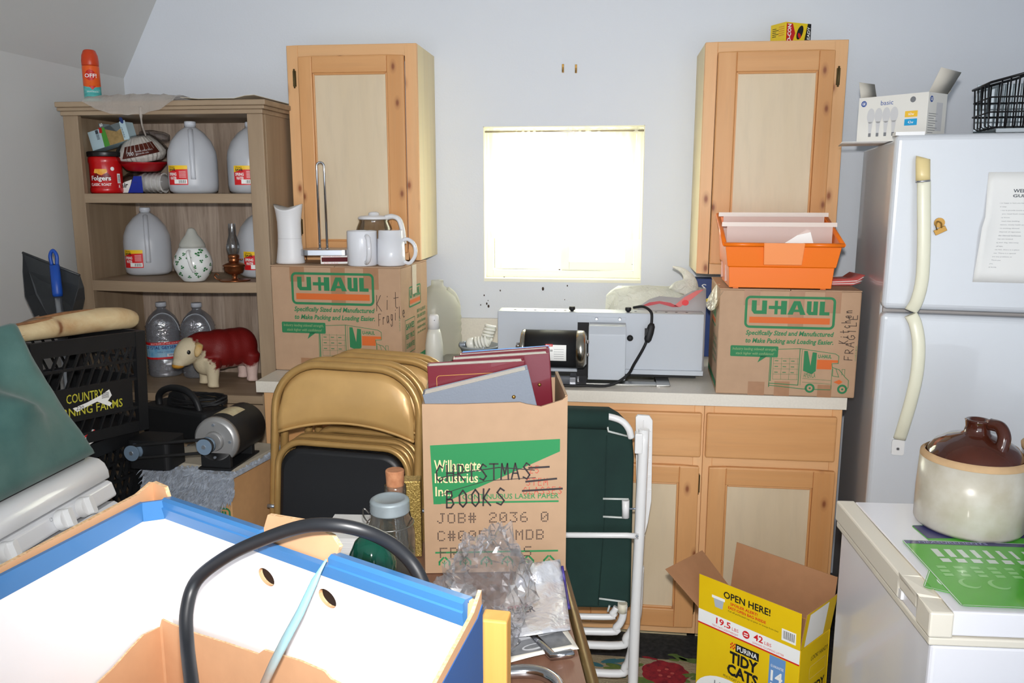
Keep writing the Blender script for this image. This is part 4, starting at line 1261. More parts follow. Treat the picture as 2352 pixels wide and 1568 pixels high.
for k in range(4):
    a_ = R(45 + 90 * k); e1 = ad.orthogonal().normalized(); e2 = ad.cross(e1); q = A + (e1 * math.cos(a_) + e2 * math.sin(a_)) * .048
    b.cyl(M_steel2, q - ad * .004, q + ad * .004, .004, n=8)
b.build('end_bell_bolts', mrz)
b = MB(); b.cyl(M_steel2, A - ad * .06, A - ad * .012, .006, n=12)
def pulley(mb, c): mb.tube(mat('pulley_blue', (128, 150, 172), rough=.4, metal=.3), [c - ad * .012, c - ad * .006, c, c + ad * .006, c + ad * .012], [.023, .021, .016, .021, .023], 24)
P1 = A - ad * .045; pulley(b, P1); b.build('pulley', mrz)
P2 = lr(364, 992, 2.25); P2.z = .066
P2 = P2 + ad * ((P1 - P2).dot(ad))
b = MB(); pulley(b, P2); b.cyl(M_steel2, P2 - ad * .014, P2 + ad * .06, .006, n=12); b.build('pulley', mrz)
dd = (P2 - P1).normalized(); up = ad.cross(dd).normalized()
loop = [P1 + up * .02, P1 - dd * .02, P1 - up * .02, P2 - up * .02, P2 + dd * .02, P2 + up * .02]
loop = [P1 + (up * math.cos(a_) - dd * math.sin(a_)) * .019 for a_ in [math.pi * k / 8 for k in range(9)]] + [P2 + (-up * math.cos(a_) + dd * math.sin(a_)) * .019 for a_ in [math.pi * k / 8 for k in range(9)]]
b = MB(); b.tube(mat('rubber', (26, 26, 27), rough=.7), loop, .0045, 8, closed=True); b.build('drive_belt', mrz)
b = MB()
c = A + ad * .05; b.M = Matrix.LocRotScale(Vector((c.x, c.y, .012)), Matrix.Rotation(math.atan2(ad.y, ad.x), 3, 'Z').to_quaternion(), None)
b.prism(M_mblk, [(-.06, -.05), (.12, -.05), (.12, .05), (-.06, .05)], 0, .006); b.box(M_mblk, -.05, -.035, -.045, .045, .006, .05); b.box(M_mblk, .08, .10, -.045, .045, .006, .05)
b.build('motor_mount', mrz, .001)
b = MB(); c = A + ad * .09; e1 = ad.cross(Vector((0, 0, 1))).normalized()
b.W = None
for k in range(6):
    a0, a1 = R(-26 + 9 * k), R(-17 + 9 * k)
    qs = []
    for aa, s_ in ((a0, -.035), (a1, -.035), (a1, .04), (a0, .04)):
        qs.append(b.v(c + ad * s_ + (Vector((0, 0, 1)) * math.cos(aa) + e1 * math.sin(aa)) * (rM + .0008)))
    b.f(qs, mat('plate_cream', (206, 196, 160), rough=.5, rgb2=(186, 164, 128), vs=40))
b.build('rating_plate', mrz)
# cast base of the second pulley
b = MB(); c = P2 + ad * .06
b.M = Matrix.LocRotScale(Vector((c.x, c.y, .012)), Matrix.Rotation(math.atan2(dd.y, dd.x), 3, 'Z').to_quaternion(), None)
b.prism(M_mblk, rrect(-.10, -.045, .03, .05, .015), 0, .085)
b.build('cast_base', mrz, .004)
# black saw with its coiled cord lying on the cast base
q = PY(430, 945, 2.46)
saw = thing('power_tool', 'black power tool with a hooped handle and coiled cord behind the motor rig', 'power tool', (q.x, q.y, .86), R(-20))
b = MB(); b.box(M_mblk, -.16, .13, -.05, .06, -.10, .0); b.build('body', saw, .012)
b = MB(); b.tube(M_mblk, spline([(-.10, -.02, -.02), (-.10, -.02, .03), (-.05, -.02, .058), (.02, -.02, .058), (.065, -.02, .03), (.085, -.02, -.02)]), .011, 10); b.build('handle', saw)
b = MB(); b.lathe(M_mblk, [(.05, -.01), (.05, .01)], 28, c=(-.02, -.01, .0), axis='y'); b.build('blade_guard', saw, .002)
b = MB()
pts = []
rng = random.Random(9)
for k in range(90):
    a_ = k / 90 * 2 * math.pi * 5
    rr = 1 + .08 * math.sin(k * .7)
    pts.append((.02 + .105 * rr * math.cos(a_), .03 + .055 * rr * math.sin(a_), .010 + .004 * (k // 18) + .006 * math.sin(a_ * 2 + k * .1)))
b.tube(M_k, pts, .0042, 6); b.build('coiled_cord', saw)
# ---------------------------------------------------------------- helpers for things placed on the worktop
ZC0 = .9148
def zat(x, y, py):
    """height above (x, y) that the photo shows at pixel row py"""
    lo, hi = -1., 4.
    for _ in range(50):
        mid = (lo + hi) / 2
        P = Vector((x, y, mid)) - Vector((0, 0, CAMZ))
        c, s = math.cos(YAW), math.sin(YAW)
        Yc = -s * P.x + c * P.y
        f = Yc * math.cos(PIT) - P.z * math.sin(PIT); u = Yc * math.sin(PIT) + P.z * math.cos(PIT)
        if IH / 2 - FOC * u / f > py: lo = mid
        else: hi = mid
    return lo
LET = {
 'K': [[(0, 0), (.05, 1)], [(.6, 1), (.05, .45), (.7, 0)]], 'i': [[(.3, 0), (.35, .6)], [(.37, .8), (.38, .85)]], 't': [[(.35, 1), (.35, .1), (.5, 0), (.65, .05)], [(.1, .62), (.75, .68)]],
 'F': [[(.1, 0), (.15, 1), (.8, 1)], [(.13, .5), (.6, .55)]], 'r': [[(.2, 0), (.25, .6)], [(.22, .4), (.45, .62), (.65, .55)]], 'a': [[(.65, .55), (.3, .6), (.15, .25), (.35, 0), (.65, .25), (.65, .6), (.75, 0)]],
 'g': [[(.65, .55), (.3, .6), (.2, .25), (.4, .1), (.65, .3), (.65, .6), (.6, -.3), (.3, -.4), (.15, -.2)]], 'l': [[(.4, 1), (.35, .1), (.5, 0)]], 'e': [[(.15, .3), (.65, .35), (.5, .6), (.25, .55), (.15, .2), (.4, 0), (.7, .1)]],
 'c': [[(.65, .5), (.4, .6), (.15, .3), (.35, 0), (.7, .1)]], 'h': [[(.15, 1), (.2, 0)], [(.2, .4), (.45, .6), (.6, .4), (.65, 0)]], 'n': [[(.15, .6), (.2, 0)], [(.2, .4), (.45, .6), (.6, .4), (.65, 0)]],
 'C': [[(.8, .85), (.5, 1), (.15, .6), (.2, .15), (.5, 0), (.85, .15)]], 'H': [[(.1, 0), (.1, 1)], [(.8, 0), (.8, 1)], [(.1, .5), (.8, .5)]], 'R': [[(.1, 0), (.12, 1), (.6, .95), (.7, .7), (.5, .5), (.12, .48), (.8, 0)]],
 'I': [[(.4, 0), (.4, 1)]], 'S': [[(.8, .85), (.45, 1), (.15, .75), (.5, .5), (.8, .25), (.5, 0), (.1, .12)]], 'T': [[(.0, 1), (.9, 1)], [(.45, 1), (.45, 0)]], 'M': [[(.05, 0), (.15, 1), (.45, .35), (.75, 1), (.85, 0)]],
 'A': [[(.0, 0), (.42, 1), (.85, 0)], [(.15, .38), (.7, .38)]], 'B': [[(.1, 0), (.12, 1), (.55, .95), (.6, .7), (.4, .52), (.12, .5), (.6, .48), (.75, .22), (.5, 0), (.1, 0)]], 'O': [[(.45, 1), (.12, .7), (.15, .2), (.45, 0), (.78, .25), (.75, .75), (.45, 1)]],
 'G': [[(.8, .85), (.5, 1), (.15, .6), (.2, .15), (.5, 0), (.85, .2), (.85, .45), (.55, .45)]], 'L': [[(.15, 1), (.15, 0), (.75, .05)]], 'E': [[(.75, 1), (.12, 1), (.12, 0), (.8, 0)], [(.12, .52), (.6, .52)]], '2': [[(.1, .8), (.45, 1), (.75, .75), (.1, 0), (.8, 0)]], '5': [[(.75, 1), (.2, 1), (.15, .55), (.6, .55), (.75, .25), (.45, 0), (.1, .1)]],
}
def hand(b, m, s, x0, y0, adv, h, w, z=None, rot=0, drift=0.):
    x, y = x0, y0
    for ch in s:
        if ch in LET:
            for st in LET[ch]:
                if rot == 90: b.line(m, [(x - v * h, y + u * adv * .85) for u, v in st], w, z)
                else: b.line(m, [(x + u * adv * .85, y + v * h) for u, v in st], w, z)
        if rot == 90: y += adv; x += drift
        else: x += adv; y += drift

# ---------------------------------------------------------------- the two big moving cartons on the worktop
M_pen = mat('marker_ink', (62, 48, 42), rough=.7)
M_kr = mat('kraft_moving', (184, 152, 124), rough=.7, var=.04, vs=25, spec=.2)
M_kt = mat('brown_tape', (166, 124, 92), rough=.35, var=.05, vs=50)
M_printbubble = mat('print_pale_green', (150, 168, 120), rough=.7)
def uhaul_front(b, w, h, du=0., box_left=False):
    U = lambda u: w * (u + du)
    V = lambda v: h * v
    for a, c, e, f in ((.15, .265, .86, 1), (.47, .58, .64, 1), (.72, .835, .80, 1), (.21, .33, 0, .13), (.40, .51, 0, .14), (.71, .81, 0, .12)):
        b.rect(M_kt, U(a), V(e), U(c), V(f), .0003)
    uhaul_logo(b, U(.16), V(.645), U(.80), V(.95), .0007)
    b.text(M_green, 'Specifically Sized and Manufactured', U(.175), V(.565), U(.80), V(.625), .0007, .028, .22)
    b.text(M_green, 'to Make Packing and Loading Easier.', U(.175), V(.49), U(.80), V(.55), .0007, .028, .22)
    b.poly(M_green, rrect(U(.07), V(.37), U(.415), V(.475), h * .012), .0007)
    b.poly(M_green, [(U(.29), V(.38)), (U(.34), V(.38)), (U(.27), V(.315))], .0007)
    b.text(M_printbubble, 'Industry leading sidewall strength,', U(.085), V(.425), U(.40), V(.458), .0012, 0, .2)
    b.text(M_printbubble, 'stack higher with confidence!', U(.11), V(.382), U(.385), V(.415), .0012, 0, .2)
    # the printed removal truck
    L = lambda pts, t=.0016, cl=False: b.line(M_green, [(U(p[0]), V(p[1])) for p in pts], t, .0008, cl)
    L([(.36, .10), (.36, .36), (.36, .445), (.57, .46), (.82, .42), (.845, .40), (.845, .33), (.80, .325), (.805, .29), (.855, .27), (.90, .20), (.925, .17), (.925, .10), (.905, .085)], .0018)
    L([(.36, .085), (.36, .12), (.57, .11), (.57, .46)], .0024); L([(.585, .11), (.585, .45)], .0012); L([(.36, .10), (.60, .075), (.80, .075)], .0022)
    L([(.60, .175), (.80, .165)], .001); L([(.60, .14), (.80, .13)], .001); L([(.805, .29), (.805, .08)], .0014); L([(.83, .28), (.855, .20), (.81, .21), (.81, .275)], .0016); L([(.875, .22), (.875, .275), (.895, .275), (.895, .215)], .0012)
    b.rect(M_green, U(.365), V(.14), U(.372), V(.40), .0008)
    for k in range(5): L([(.385, .36 - k * .05), (.565, .362 - k * .05)], .0008)
    for k in range(4): L([(.385 + k * .058, .16), (.385 + k * .058, .37)], .0008)
    for k in range(9): b.rect(M_green, U(.395 + (k % 3) * .058), V(.335 - (k // 3) * .055), U(.42 + (k % 3) * .058), V(.342 - (k // 3) * .055), .0008)
    b.poly(M_green, [(U(.60), V(.25)), (U(.60), V(.44)), (U(.625), V(.44)), (U(.65), V(.30)), (U(.66), V(.43)), (U(.69), V(.425)), (U(.69), V(.25)), (U(.66), V(.22))], .0008)
    b.text(M_green, 'AMERICA', U(.605), V(.185), U(.69), V(.235), .0008)
    b.text(M_green, 'U-HAUL', U(.70), V(.375), U(.795), V(.41), .0008, .03)
    b.rect(M_orng, U(.695), V(.27), U(.80), V(.36), .0006); b.rect(M_orng, U(.80), V(.335), U(.845), V(.36), .0006)
    b.poly(M_orng, [(U(.82), V(.15)), (U(.86), V(.175)), (U(.885), V(.155)), (U(.86), V(.13))], .0006)
    for cx in (.655, .885):
        b.poly(M_green, ellipse(U(cx), V(.085), h * .045, h * .045, 20), .0008); b.poly(M_kr, ellipse(U(cx), V(.085), h * .026, h * .026, 16), .0011)
        b.poly(M_green, ellipse(U(cx), V(.085), h * .010, h * .010, 12), .0013)
def moving_box(A, B, ztop, depth, label, z0=ZC0):
    d = B - A; w = d.length; rz = math.atan2(d.y, d.x)
    t = thing('moving_box', label, 'cardboard box', (A.x, A.y, z0), rz, 'printed moving boxes on the worktop')
    h = ztop - z0
    b = MB(); b.box(M_kr, 0, w, 0, depth, 0.0005, h); b.build('carton', t, .004)
    b = MB(); b.box(M_kr, -.001, w / 2, -.001, depth, h + .0003, h + .0045); b.box(M_kr, w / 2 + .002, w, -.001, depth, h + .0003, h + .004); b.build('flap', t, .001)
    return t, w, h
A = PZ(633, 849, ZC0); B = PZ(925, 861, ZC0); A.x = max(A.x, -1.192)
zl = (zat(A.x, A.y, 611) + zat(B.x, B.y, 617)) / 2
mbL, wL, hL = moving_box(A, B, zl, .325, 'brown moving box with green printing on the worktop, underneath the white mugs')
b = MB(); front(b); uhaul_front(b, wL, hL)
hand(b, M_pen, 'Kit', wL * .815, hL * .60, .030, .055, .0020, .0009, drift=.006); hand(b, M_pen, 'Fragile', wL * .825, hL * .46, .0145, .042, .0018, .0009, drift=.0055)
b.text(M_green, 'U-HAUL BOX', wL * .982, hL * .42, wL * .992, hL * .56, .0006, rot=90)
D_ = .325
b.face((wL, 0, 0), (0, 1, 0), (0, 0, 1))
uhaul_logo(b, .09, hL * .60, .235, hL * .80)
b.rect(M_kt, .12, hL * .8, .17, hL, .0004); b.rect(M_kt, .10, 0, .15, hL * .4, .0004)
b.frame(M_green, .04, hL * .17, .155, hL * .50, .004, .0025); b.text(M_green, 'SAVE!', .05, hL * .40, .145, hL * .46, .0008, .03); b.text(M_green, 'BEST PRICE', .05, hL * .31, .145, hL * .36, .0008, .02); b.text(M_green, 'GUARANTEE', .05, hL * .22, .145, hL * .27, .0008, .02)
for k, s_ in enumerate(('BUY & SAVE', 'save even more', 'extra boxes', 'return what', 'you do not use')): b.text(M_green, s_, .185, hL * (.52 - k * .055), .29, hL * (.555 - k * .055), .0008, .01)
b.rect(M_green, .012, hL * .04, .315, hL * .10); b.rect(M_orng, .012, hL * .005, .315, hL * .028)
b.build('printed_lettering', mbL)
b = MB(); b.face((wL, 0, 0), (0, 1, 0), (0, 0, 1))
M_shine = mat('glossy_clear_tape', (214, 196, 164), rough=.12, coat=.6, bump=.6, bs=60)
b.box(M_shine, .13, .18, hL * .72, hL, .0012, .0020); b.build('clear_tape', mbL)

A2 = PZ(1643, 903, ZC0); B2 = PZ(1962, 915, ZC0)
zr = (zat(A2.x, A2.y, 672) + zat(B2.x, B2.y, 664)) / 2
mbR, wR, hR = moving_box(A2, B2, zr, .34, 'brown moving box with green printing on the worktop, underneath the orange bin')
b = MB(); front(b); uhaul_front(b, wR, hR, .025)
hand(b, M_pen, 'Kitchen', wR * .925, hR * .52, .0155, .026, .0020, .0009, 90, .001); hand(b, M_pen, 'FRAGILE', wR * .965, hR * .36, .021, .024, .0020, .0009, 90, .001)
b.text(M_green, 'U-HAUL BOX', wR * .982, hR * .36, wR * .992, hR * .5, .0006, rot=90)
b.face((0, .34, 0), (0, -1, 0), (0, 0, 1))
uhaul_logo(b, .10, hR * .60, .245, hR * .80); b.rect(M_green, .012, hR * .05, .33, hR * .11)
for k, s_ in enumerate(('BUY & SAVE', 'save even more', 'extra boxes', 'return what')): b.text(M_green, s_, .18, hR * (.48 - k * .07), .30, hR * (.525 - k * .07), .0008, .01)
b.build('printed_lettering', mbR)
b = MB(); o = Vector((0, 0, 0))
b.loft(mat_clear('loose_tape', (246, 240, 214), base=.22, rough=.1, bump=1., bs=50, haze=.25), [[(-.012 + .03 * u, .004 + .05 * math.sin(u * 4 + k) * .2 - .006, hR - .085 + .09 * u + .004 * math.sin(k * 3)) if False else (-.018 + .009 * k + .012 * math.sin(u * 5), -.006 + .16 * u, hR - .07 + .022 * k + .010 * math.sin(u * 7 + k)) for u in [i / 10 for i in range(11)]] for k in range(4)], closed=False, cap=False)
b.build('loose_tape', mbR)

# ---------------------------------------------------------------- on the left box
ZT = zl + .0046
def onbox(px, Y): return Vector((PY(px, 600, Y).x, Y, ZT))
p = onbox(668, 2.86)
ds = thing('paper_dispenser', 'white waisted plastic dispenser standing at the left on the moving box', 'dispenser', p)
b = MB()
M_wm = mat('matte_white', (226, 226, 228), rough=.45)
rings = []
Hd = zat(p.x, p.y, 468) - ZT
for k, (z, r) in enumerate(((0, .050), (.004, .052), (.03, .048), (.07, .0435), (.11, .042), (.15, .0425), (.18, .046), (.20, .049), (.215, .0515))):
    z = z / .215 * Hd
    rings.append([(r * math.cos(a), r * .8 * math.sin(a), z - (0.022 * math.sin(a) ** 2 if k == 8 else .012 * math.sin(a) ** 2 * (k == 7))) for a in [2 * math.pi * i / 40 for i in range(40)]])
b.loft(M_wm, rings, cap=False)
b.f([b.v(q) for q in rings[0]][::-1], M_wm)
top = [b.v(q) for q in rings[-1]]; cc = b.v((0, 0, Hd - .012))
for i in range(40): b.f([top[i], top[(i + 1) % 40], cc], mat('recess_grey', (176, 174, 172), rough=.6), True)
b.build('shell', ds)
b = MB(); z = Hd * .42; b.lathe(mat('seam_grey', (190, 190, 192), rough=.5), [(.0436, z), (.0438, z + .001)], 40, sy=.8, cap=False); b.build('seam', ds)

p = onbox(765, 2.84)
mbx = thing('matchbox', 'large matchbox with a dark red striking strip under the towel holder', 'matchbox', (p.x - .045, p.y, ZT), R(14))
hM = .030
b = MB(); b.box(mat('card_cream', (216, 206, 188), rough=.7), 0, .125, 0, .065, 0, hM); b.build('box', mbx, .001)
b = MB(); front(b); b.rect(M_w, .0, .0, .125, hM); b.rect(mat('strike_red', (92, 28, 34), rough=.8), .003, .007, .125, .023, .001); b.text(M_lred, 'strike on box', .01, .0015, .06, .005, .001); b.text(M_lred, 'kitchen matches', .01, .025, .07, .0285, .001); b.build('striking_strip', mbx)
p = onbox(738, 2.852)
th_ = thing('towel_holder', 'chrome wire paper towel holder on a rounded metal base, lying on the matchbox', 'towel holder', (p.x, p.y + .03, ZT + hM + .0005), R(9))
M_chr = mat('chrome', (205, 206, 210), rough=.12, metal=1.)
M_brush = mat('brushed_metal', (186, 188, 194), rough=.3, metal=.85)
b = MB(); b.prism(M_brush, rrect(-.075, -.06, .105, .07, .03), 0, .020); b.build('base', th_, .004)
zt_ = zat(p.x, p.y + .03, 371) - ZT - hM
b = MB()
pts = [(-.013, 0, .018)] + [(-.013, 0, zt_ - .02 + 0)] + [(.013 * math.cos(math.pi - a), 0, zt_ - .016 + .013 * math.sin(a)) for a in [math.pi * k / 8 for k in range(9)]] + [(.013, 0, .018)]
b.tube(M_chr, pts, .0042, 10); b.build('wire_loop', th_)
b = MB(); b.ball(M_chr, (-.013, 0, .021), (.008, .008, .004)); b.build('collar', th_); b = MB(); b.ball(M_chr, (.013, 0, .021), (.008, .008, .004)); b.build('collar', th_)

M_cer = mat('mug_white', (226, 228, 234), rough=.12, coat=.5)
p = onbox(827, 2.775)
mg = thing('mug', 'white mug in front of the glass coffee carafe, handle turned to the front', 'mug', (p.x, p.y + .03, ZT))
rm = .052; hm = zat(p.x, p.y + .01, 530) - ZT
b = MB(); b.lathe(M_cer, [(rm * .93, 0), (rm, .004), (rm, hm - .003), (rm * .97, hm), (rm * .92, hm - .003), (rm * .9, .01), (.005, .008)], 36); b.build('cup', mg)
b = MB(); b.tube(M_cer, spline([(.028, -.040, hm * .86), (.040, -.062, hm * .80), (.046, -.072, hm * .5), (.040, -.064, hm * .22), (.026, -.042, hm * .10)]), .0085, 10); b.build('handle', mg)
p = onbox(893, 2.785)
mg2 = thing('mug', 'white lidded mug to the right of the other mug, handle pointing right', 'mug', (p.x, p.y + .035, ZT))
hm2 = zat(p.x, p.y + .03, 548) - ZT
b = MB(); b.lathe(M_cer, [(.046, 0), (.049, .004), (.047, hm2), (.044, hm2 + .001), (.043, hm2 + .028), (.040, hm2 + .030)], 36); b.build('cup', mg2)
b = MB(); b.tube(M_cer, spline([(.044, -.006, hm2 * .96), (.064, -.010, hm2 * .98), (.086, -.012, hm2 * .78), (.088, -.012, hm2 * .40), (.068, -.010, hm2 * .10), (.046, -.006, hm2 * .14)]), .0065, 10); b.build('handle', mg2)
p = onbox(838, 2.802)
cf = thing('coffee_carafe', 'glass coffee carafe with a white lid and handle behind the white mugs', 'carafe', (p.x + .004, p.y + .115, ZT))
hc = zat(p.x, p.y + .115, 503) - ZT
b = MB(); b.lathe(mat_clear('carafe_glass', (232, 222, 205), base=.10, rough=.04), [(.05, .001), (.062, .012), (.070, .05), (.070, hc * .62), (.062, hc * .82), (.053, hc * .95), (.055, hc)], 36, cap=False); b.build('glass_body', cf)
b = MB(); b.lathe(M_wm, [(.056, hc), (.057, hc + .006), (.050, hc + .011), (.020, hc + .013), (.019, hc + .022), (.010, hc + .026)], 32); b.build('lid', cf)
b = MB(); b.tube(M_wm, spline([(.046, -.01, hc + .006), (.075, -.02, hc + .010), (.100, -.028, hc - .002), (.112, -.032, hc - .04), (.116, -.034, hc - .085)]), [.012] * 6 + [.011] * 19, 10, flat=.8); b.build('handle', cf)

# ---------------------------------------------------------------- jugs, bowl, bulbs at the left of the machine
M_milk = mat_film('milk_plastic', (236, 236, 226), clear=.35, rough=.35, gl=.5, translucent=True)
p = PY(1003, 795, 3.14)
mj = thing('milk_jug', 'empty milky plastic gallon jug on the worktop right of the moving box', 'jug', (p.x, p.y + .03, ZC0 + .001), R(30))
hj = zat(p.x, p.y + .03, 643) - ZC0 - .001; k_ = hj / .25
b = MB(); b.lathe(M_milk, [(.066 * k_, 0), (.076 * k_, .012), (.077 * k_, .05)] + [(((.077, .073)[q % 2]) * k_, (.06 + q * .011) * k_) for q in range(8)] + [(.074 * k_, .16 * k_), (.060 * k_, .195 * k_), (.036 * k_, .222 * k_), (.020 * k_, .232 * k_), (.0195 * k_, .25 * k_)], 32, sq=3, cap=False); b.build('body', mj)
b = MB(); b.tube(M_milk, spline([(.03, -.03, .222 * k_), (.055, -.04, .20 * k_), (.068, -.045, .16 * k_), (.066, -.045, .10 * k_)]), .011, 10); b.build('handle', mj)
p = PY(995, 822, 2.88)
sb = thing('plastic_bottle', 'small white tapered plastic bottle in front of the milky gallon jug', 'bottle', (p.x, p.y + .02, ZC0 + .007))
hb = zat(p.x, p.y + .02, 722) - ZC0 - .007
b = MB(); b.lathe(mat_film('bottle_white', (232, 232, 224), clear=.15, rough=.4), [(.030, 0), (.033, .004), (.032, hb * .4), (.026, hb * .62), (.0205, hb * .72)], 28); b.build('body', sb)
b = MB(); b.lathe(M_wm, [(.021, hb * .721), (.018, hb * .97), (.014, hb)], 24); b.ball(M_k, (.006, -.0175, hb * .9), .0018, 6); b.build('cap', sb)
p = PY(1095, 815, 2.90)
bw = thing('grey_bowl', 'small grey bowl on the worktop holding two spiral bulbs', 'bowl', (p.x, p.y + .06, ZC0 + .007))
M_gb = mat('bowl_grey', (150, 156, 160), rough=.4)
rbw = (PY(1140, 790, bw.location.y).x - PY(1048, 790, bw.location.y).x) / 2
hbw = zat(bw.location.x, bw.location.y - rbw, 800) - ZC0 - .007
b = MB(); b.lathe(M_gb, [(rbw * .7, 0), (rbw * .95, hbw * .9), (rbw, hbw * .92), (rbw, hbw), (rbw * .95, hbw), (rbw * .66, .006), (.004, .006)], 36); b.build('bowl', bw)
M_cfl = mat('bulb_white', (240, 240, 232), rough=.25)
def cfl(loc, rot, label):
    t = thing('spiral_bulb', label, 'light bulb', loc, rot=rot, group='spiral bulbs in the grey bowl')
    b = MB(); b.lathe(M_steel2, [(.006, -.028), (.011, -.024)] + [((.0128, .0118)[q % 2], -.022 + q * .003) for q in range(8)], 18); b.build('screw_base', t)
    b = MB(); b.lathe(M_cfl, [(.013, .002), (.021, .010), (.022, .026), (.018, .030)], 24); b.build('ballast', t)
    b = MB(); b.tube(M_cfl, [(.018 * math.cos(a), .018 * math.sin(a), .032 + a / (2 * math.pi) * .012) for a in [2 * math.pi * 4 * k / 60 for k in range(61)]], .0052, 8); b.build('spiral', t)
    return t
zb_ = ZC0 + .007 + hbw
cfl(bw.location + Vector((-.045, -.02, hbw + .004)), (R(8), R(80), R(6)), 'spiral bulb lying on its side in the grey bowl, metal screw base to the left')
c2 = cfl(bw.location + Vector((.018, -.005, hbw - .004)), (R(-10), R(18), 0), 'spiral bulb standing up in the grey bowl beside the lying one')

u0, u1 = PZ(936, 876, ZC0 + .006), PZ(972, 838, ZC0 + .006)
ut = thing('kitchen_utensil', 'black-handled metal utensil lying on the worktop beside the moving box', 'utensil', (u0.x, u0.y, ZC0 + .006))
d_ = u1 - u0
b = MB(); b.tube(M_k, [d_ * 0, d_ * .1, d_ * .45, d_ * .5], [.004, .0055, .005, .003], 8); b.build('handle', ut)
b = MB(); b.tube(M_steel, [d_ * .48, d_ * .8, d_ * 1.25], [.003, .004, .007], 8, flat=.4); b.build('blade', ut)

# ---------------------------------------------------------------- grey machine with the motor on the sink
YM = 2.785
M_gm = mat('machine_grey', (186, 192, 200), rough=.45, spec=.45)
def mxx(px, py=800): return PY(px, py, YM).x
def mzz(py, px=1400): return PY(px, py, YM).z
zm0 = ZC0 + .0062
zm1 = (mzz(718, 1143) + mzz(718, 1615)) / 2
x0m, x1m = mxx(1143), mxx(1615)
dm = min(PZ(1160, 706, zm1).y - YM, .2)
mc = thing('grey_machine', 'long grey sheet-metal machine with a black motor standing across the sink', 'machine', ((x0m + x1m) / 2, YM, zm0))
oxm = (x0m + x1m) / 2
H_ = zm1 - zm0
def lx(px, py=800): return mxx(px, py) - oxm
def lz(py, px=1400): return mzz(py, px) - zm0
b = MB(); b.box(M_gm, x0m - oxm, x1m - oxm, 0, dm, .012, H_); b.build('housing', mc, .003)
b = MB(); b.box(M_gm, lx(1437), x1m - oxm + .002, -.010, 0, .012, lz(846)); b.build('lower_flange', mc, .001)
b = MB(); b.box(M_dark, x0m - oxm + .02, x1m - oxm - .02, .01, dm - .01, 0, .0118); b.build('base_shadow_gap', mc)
b = MB(); b.box(M_dark, lx(1326), lx(1352), -.001, .0, lz(868), lz(741)); b.build('slot', mc)
b = MB(); b.box(M_gm, lx(1325), lx(1360), -.002, 0, lz(741), lz(725)); b.box(M_gm, lx(1358), lx(1436), -.003, 0, lz(737), lz(728)); b.build('bracket', mc, .0005)
for px in (1369, 1422):
    b = MB(); b.tube(M_chr, [(lx(px), -.010, lz(732)), (lx(px), -.003, lz(732))], [.004, .006], 10); b.build('bolt', mc)
b = MB()
xa, xb = lx(1353), lx(1436)
yo = -.10
b.loft(M_gm, [[(x, -.003, lz(740)), (x, yo + .02, lz(740) + .0), (x, yo, lz(757) ), (x, yo, .010), (x, -.003, .010)] for x in (xa, xb)], smooth=False); b.build('belt_cover', mc, .002)
# motor
mz = lz(812, 1272) + .036; my = -.095; rmo = .062
xa, xb = PY(1200, 812, YM + my).x - oxm, PY(1345, 812, YM + my).x - oxm
b = MB(); b.tube(M_mblk, [(xa + .012, my, mz), (xb - .03, my, mz)], rmo, 36); mb_ = b.build('motor_body', mc)
M_nick = mat('nickel', (186, 180, 168), rough=.22, metal=1.)
b = MB(); b.tube(M_nick, [(xa - .004, my, mz), (xa, my, mz), (xa + .0118, my, mz)], [.054, .062, .0635], 36); b.build('end_bell', mc)
b = MB(); b.tube(M_nick, [(xb - .0298, my, mz), (xb - .006, my, mz), (xb + .004, my, mz)], [.0635, .0625, .050], 36); b.build('end_bell', mc)
b = MB(); b.cyl(M_chr, (xa - .02, my - .02, mz + .01), (xa - .004, my - .02, mz + .01), .004, n=8); b.cyl(M_chr, (xa - .012, my - .02, mz - .004), (xa - .012, my - .02, mz + .022), .006, n=8); b.build('terminal', mc)
for zz in (.03, -.012):
    b = MB(); b.cyl(M_chr, (xb + .002, my - .03, mz + zz), (xb + .012, my - .03, mz + zz), .006, n=10); b.build('stud', mc)
b = MB(); cx_ = (xa + xb) / 2 + .006
def curved(mb, m, xq0, xq1, a0, a1, off):
    n = 8
    for k in range(n):
        q0, q1 = R(a0 + (a1 - a0) * k / n), R(a0 + (a1 - a0) * (k + 1) / n)
        r_ = rmo + off
        mb.f([mb.v((x, my - r_ * math.cos(q), mz + r_ * math.sin(q))) for x, q in ((xq0, q0), (xq1, q0), (xq1, q1), (xq0, q1))], m)
curved(b, M_w, cx_ - .030, cx_ + .038, -28, 22, .0006)
curved(b, M_lred, cx_ - .030, cx_ - .006, 17, 24, .0012)
for k in range(5): curved(b, MC['print_grey'], cx_ - .002, cx_ + .030, -20 + k * 7, -19 + k * 7, .0012)
for k in range(7): curved(b, M_k, cx_ - .026 + k * .003, cx_ - .0245 + k * .003, 2, 8, .0012)
b.W = lambda q: (q.x, my - (rmo + .0014 + q.z) * math.cos(q.y / rmo), mz + (rmo + .0014 + q.z) * math.sin(q.y / rmo))
b.text(M_w, 'Dayton', cx_ - .028, R(18.5) * rmo, cx_ - .009, R(22.5) * rmo, .0004, .02)
b.build('rating_plate', mc)
b = MB(); b.box(M_brush, xa + .02, xb + .004, my - .05, -.012, .0, .002); b.box(M_brush, xa + .03, xa + .05, my - .035, my + .035, .002, .022); b.box(M_brush, xb - .05, xb - .03, my - .035, my + .035, .002, .022); b.build('motor_base', mc, .001)
b = MB(); b.cyl(M_chr, (xb - .022, my - .045, .001), (xb - .022, my - .045, .03), .003, n=8); b.cyl(M_chr, (xb - .022, my - .045, .010), (xb - .022, my - .045, .016), .006, n=6); b.build('bolt', mc)
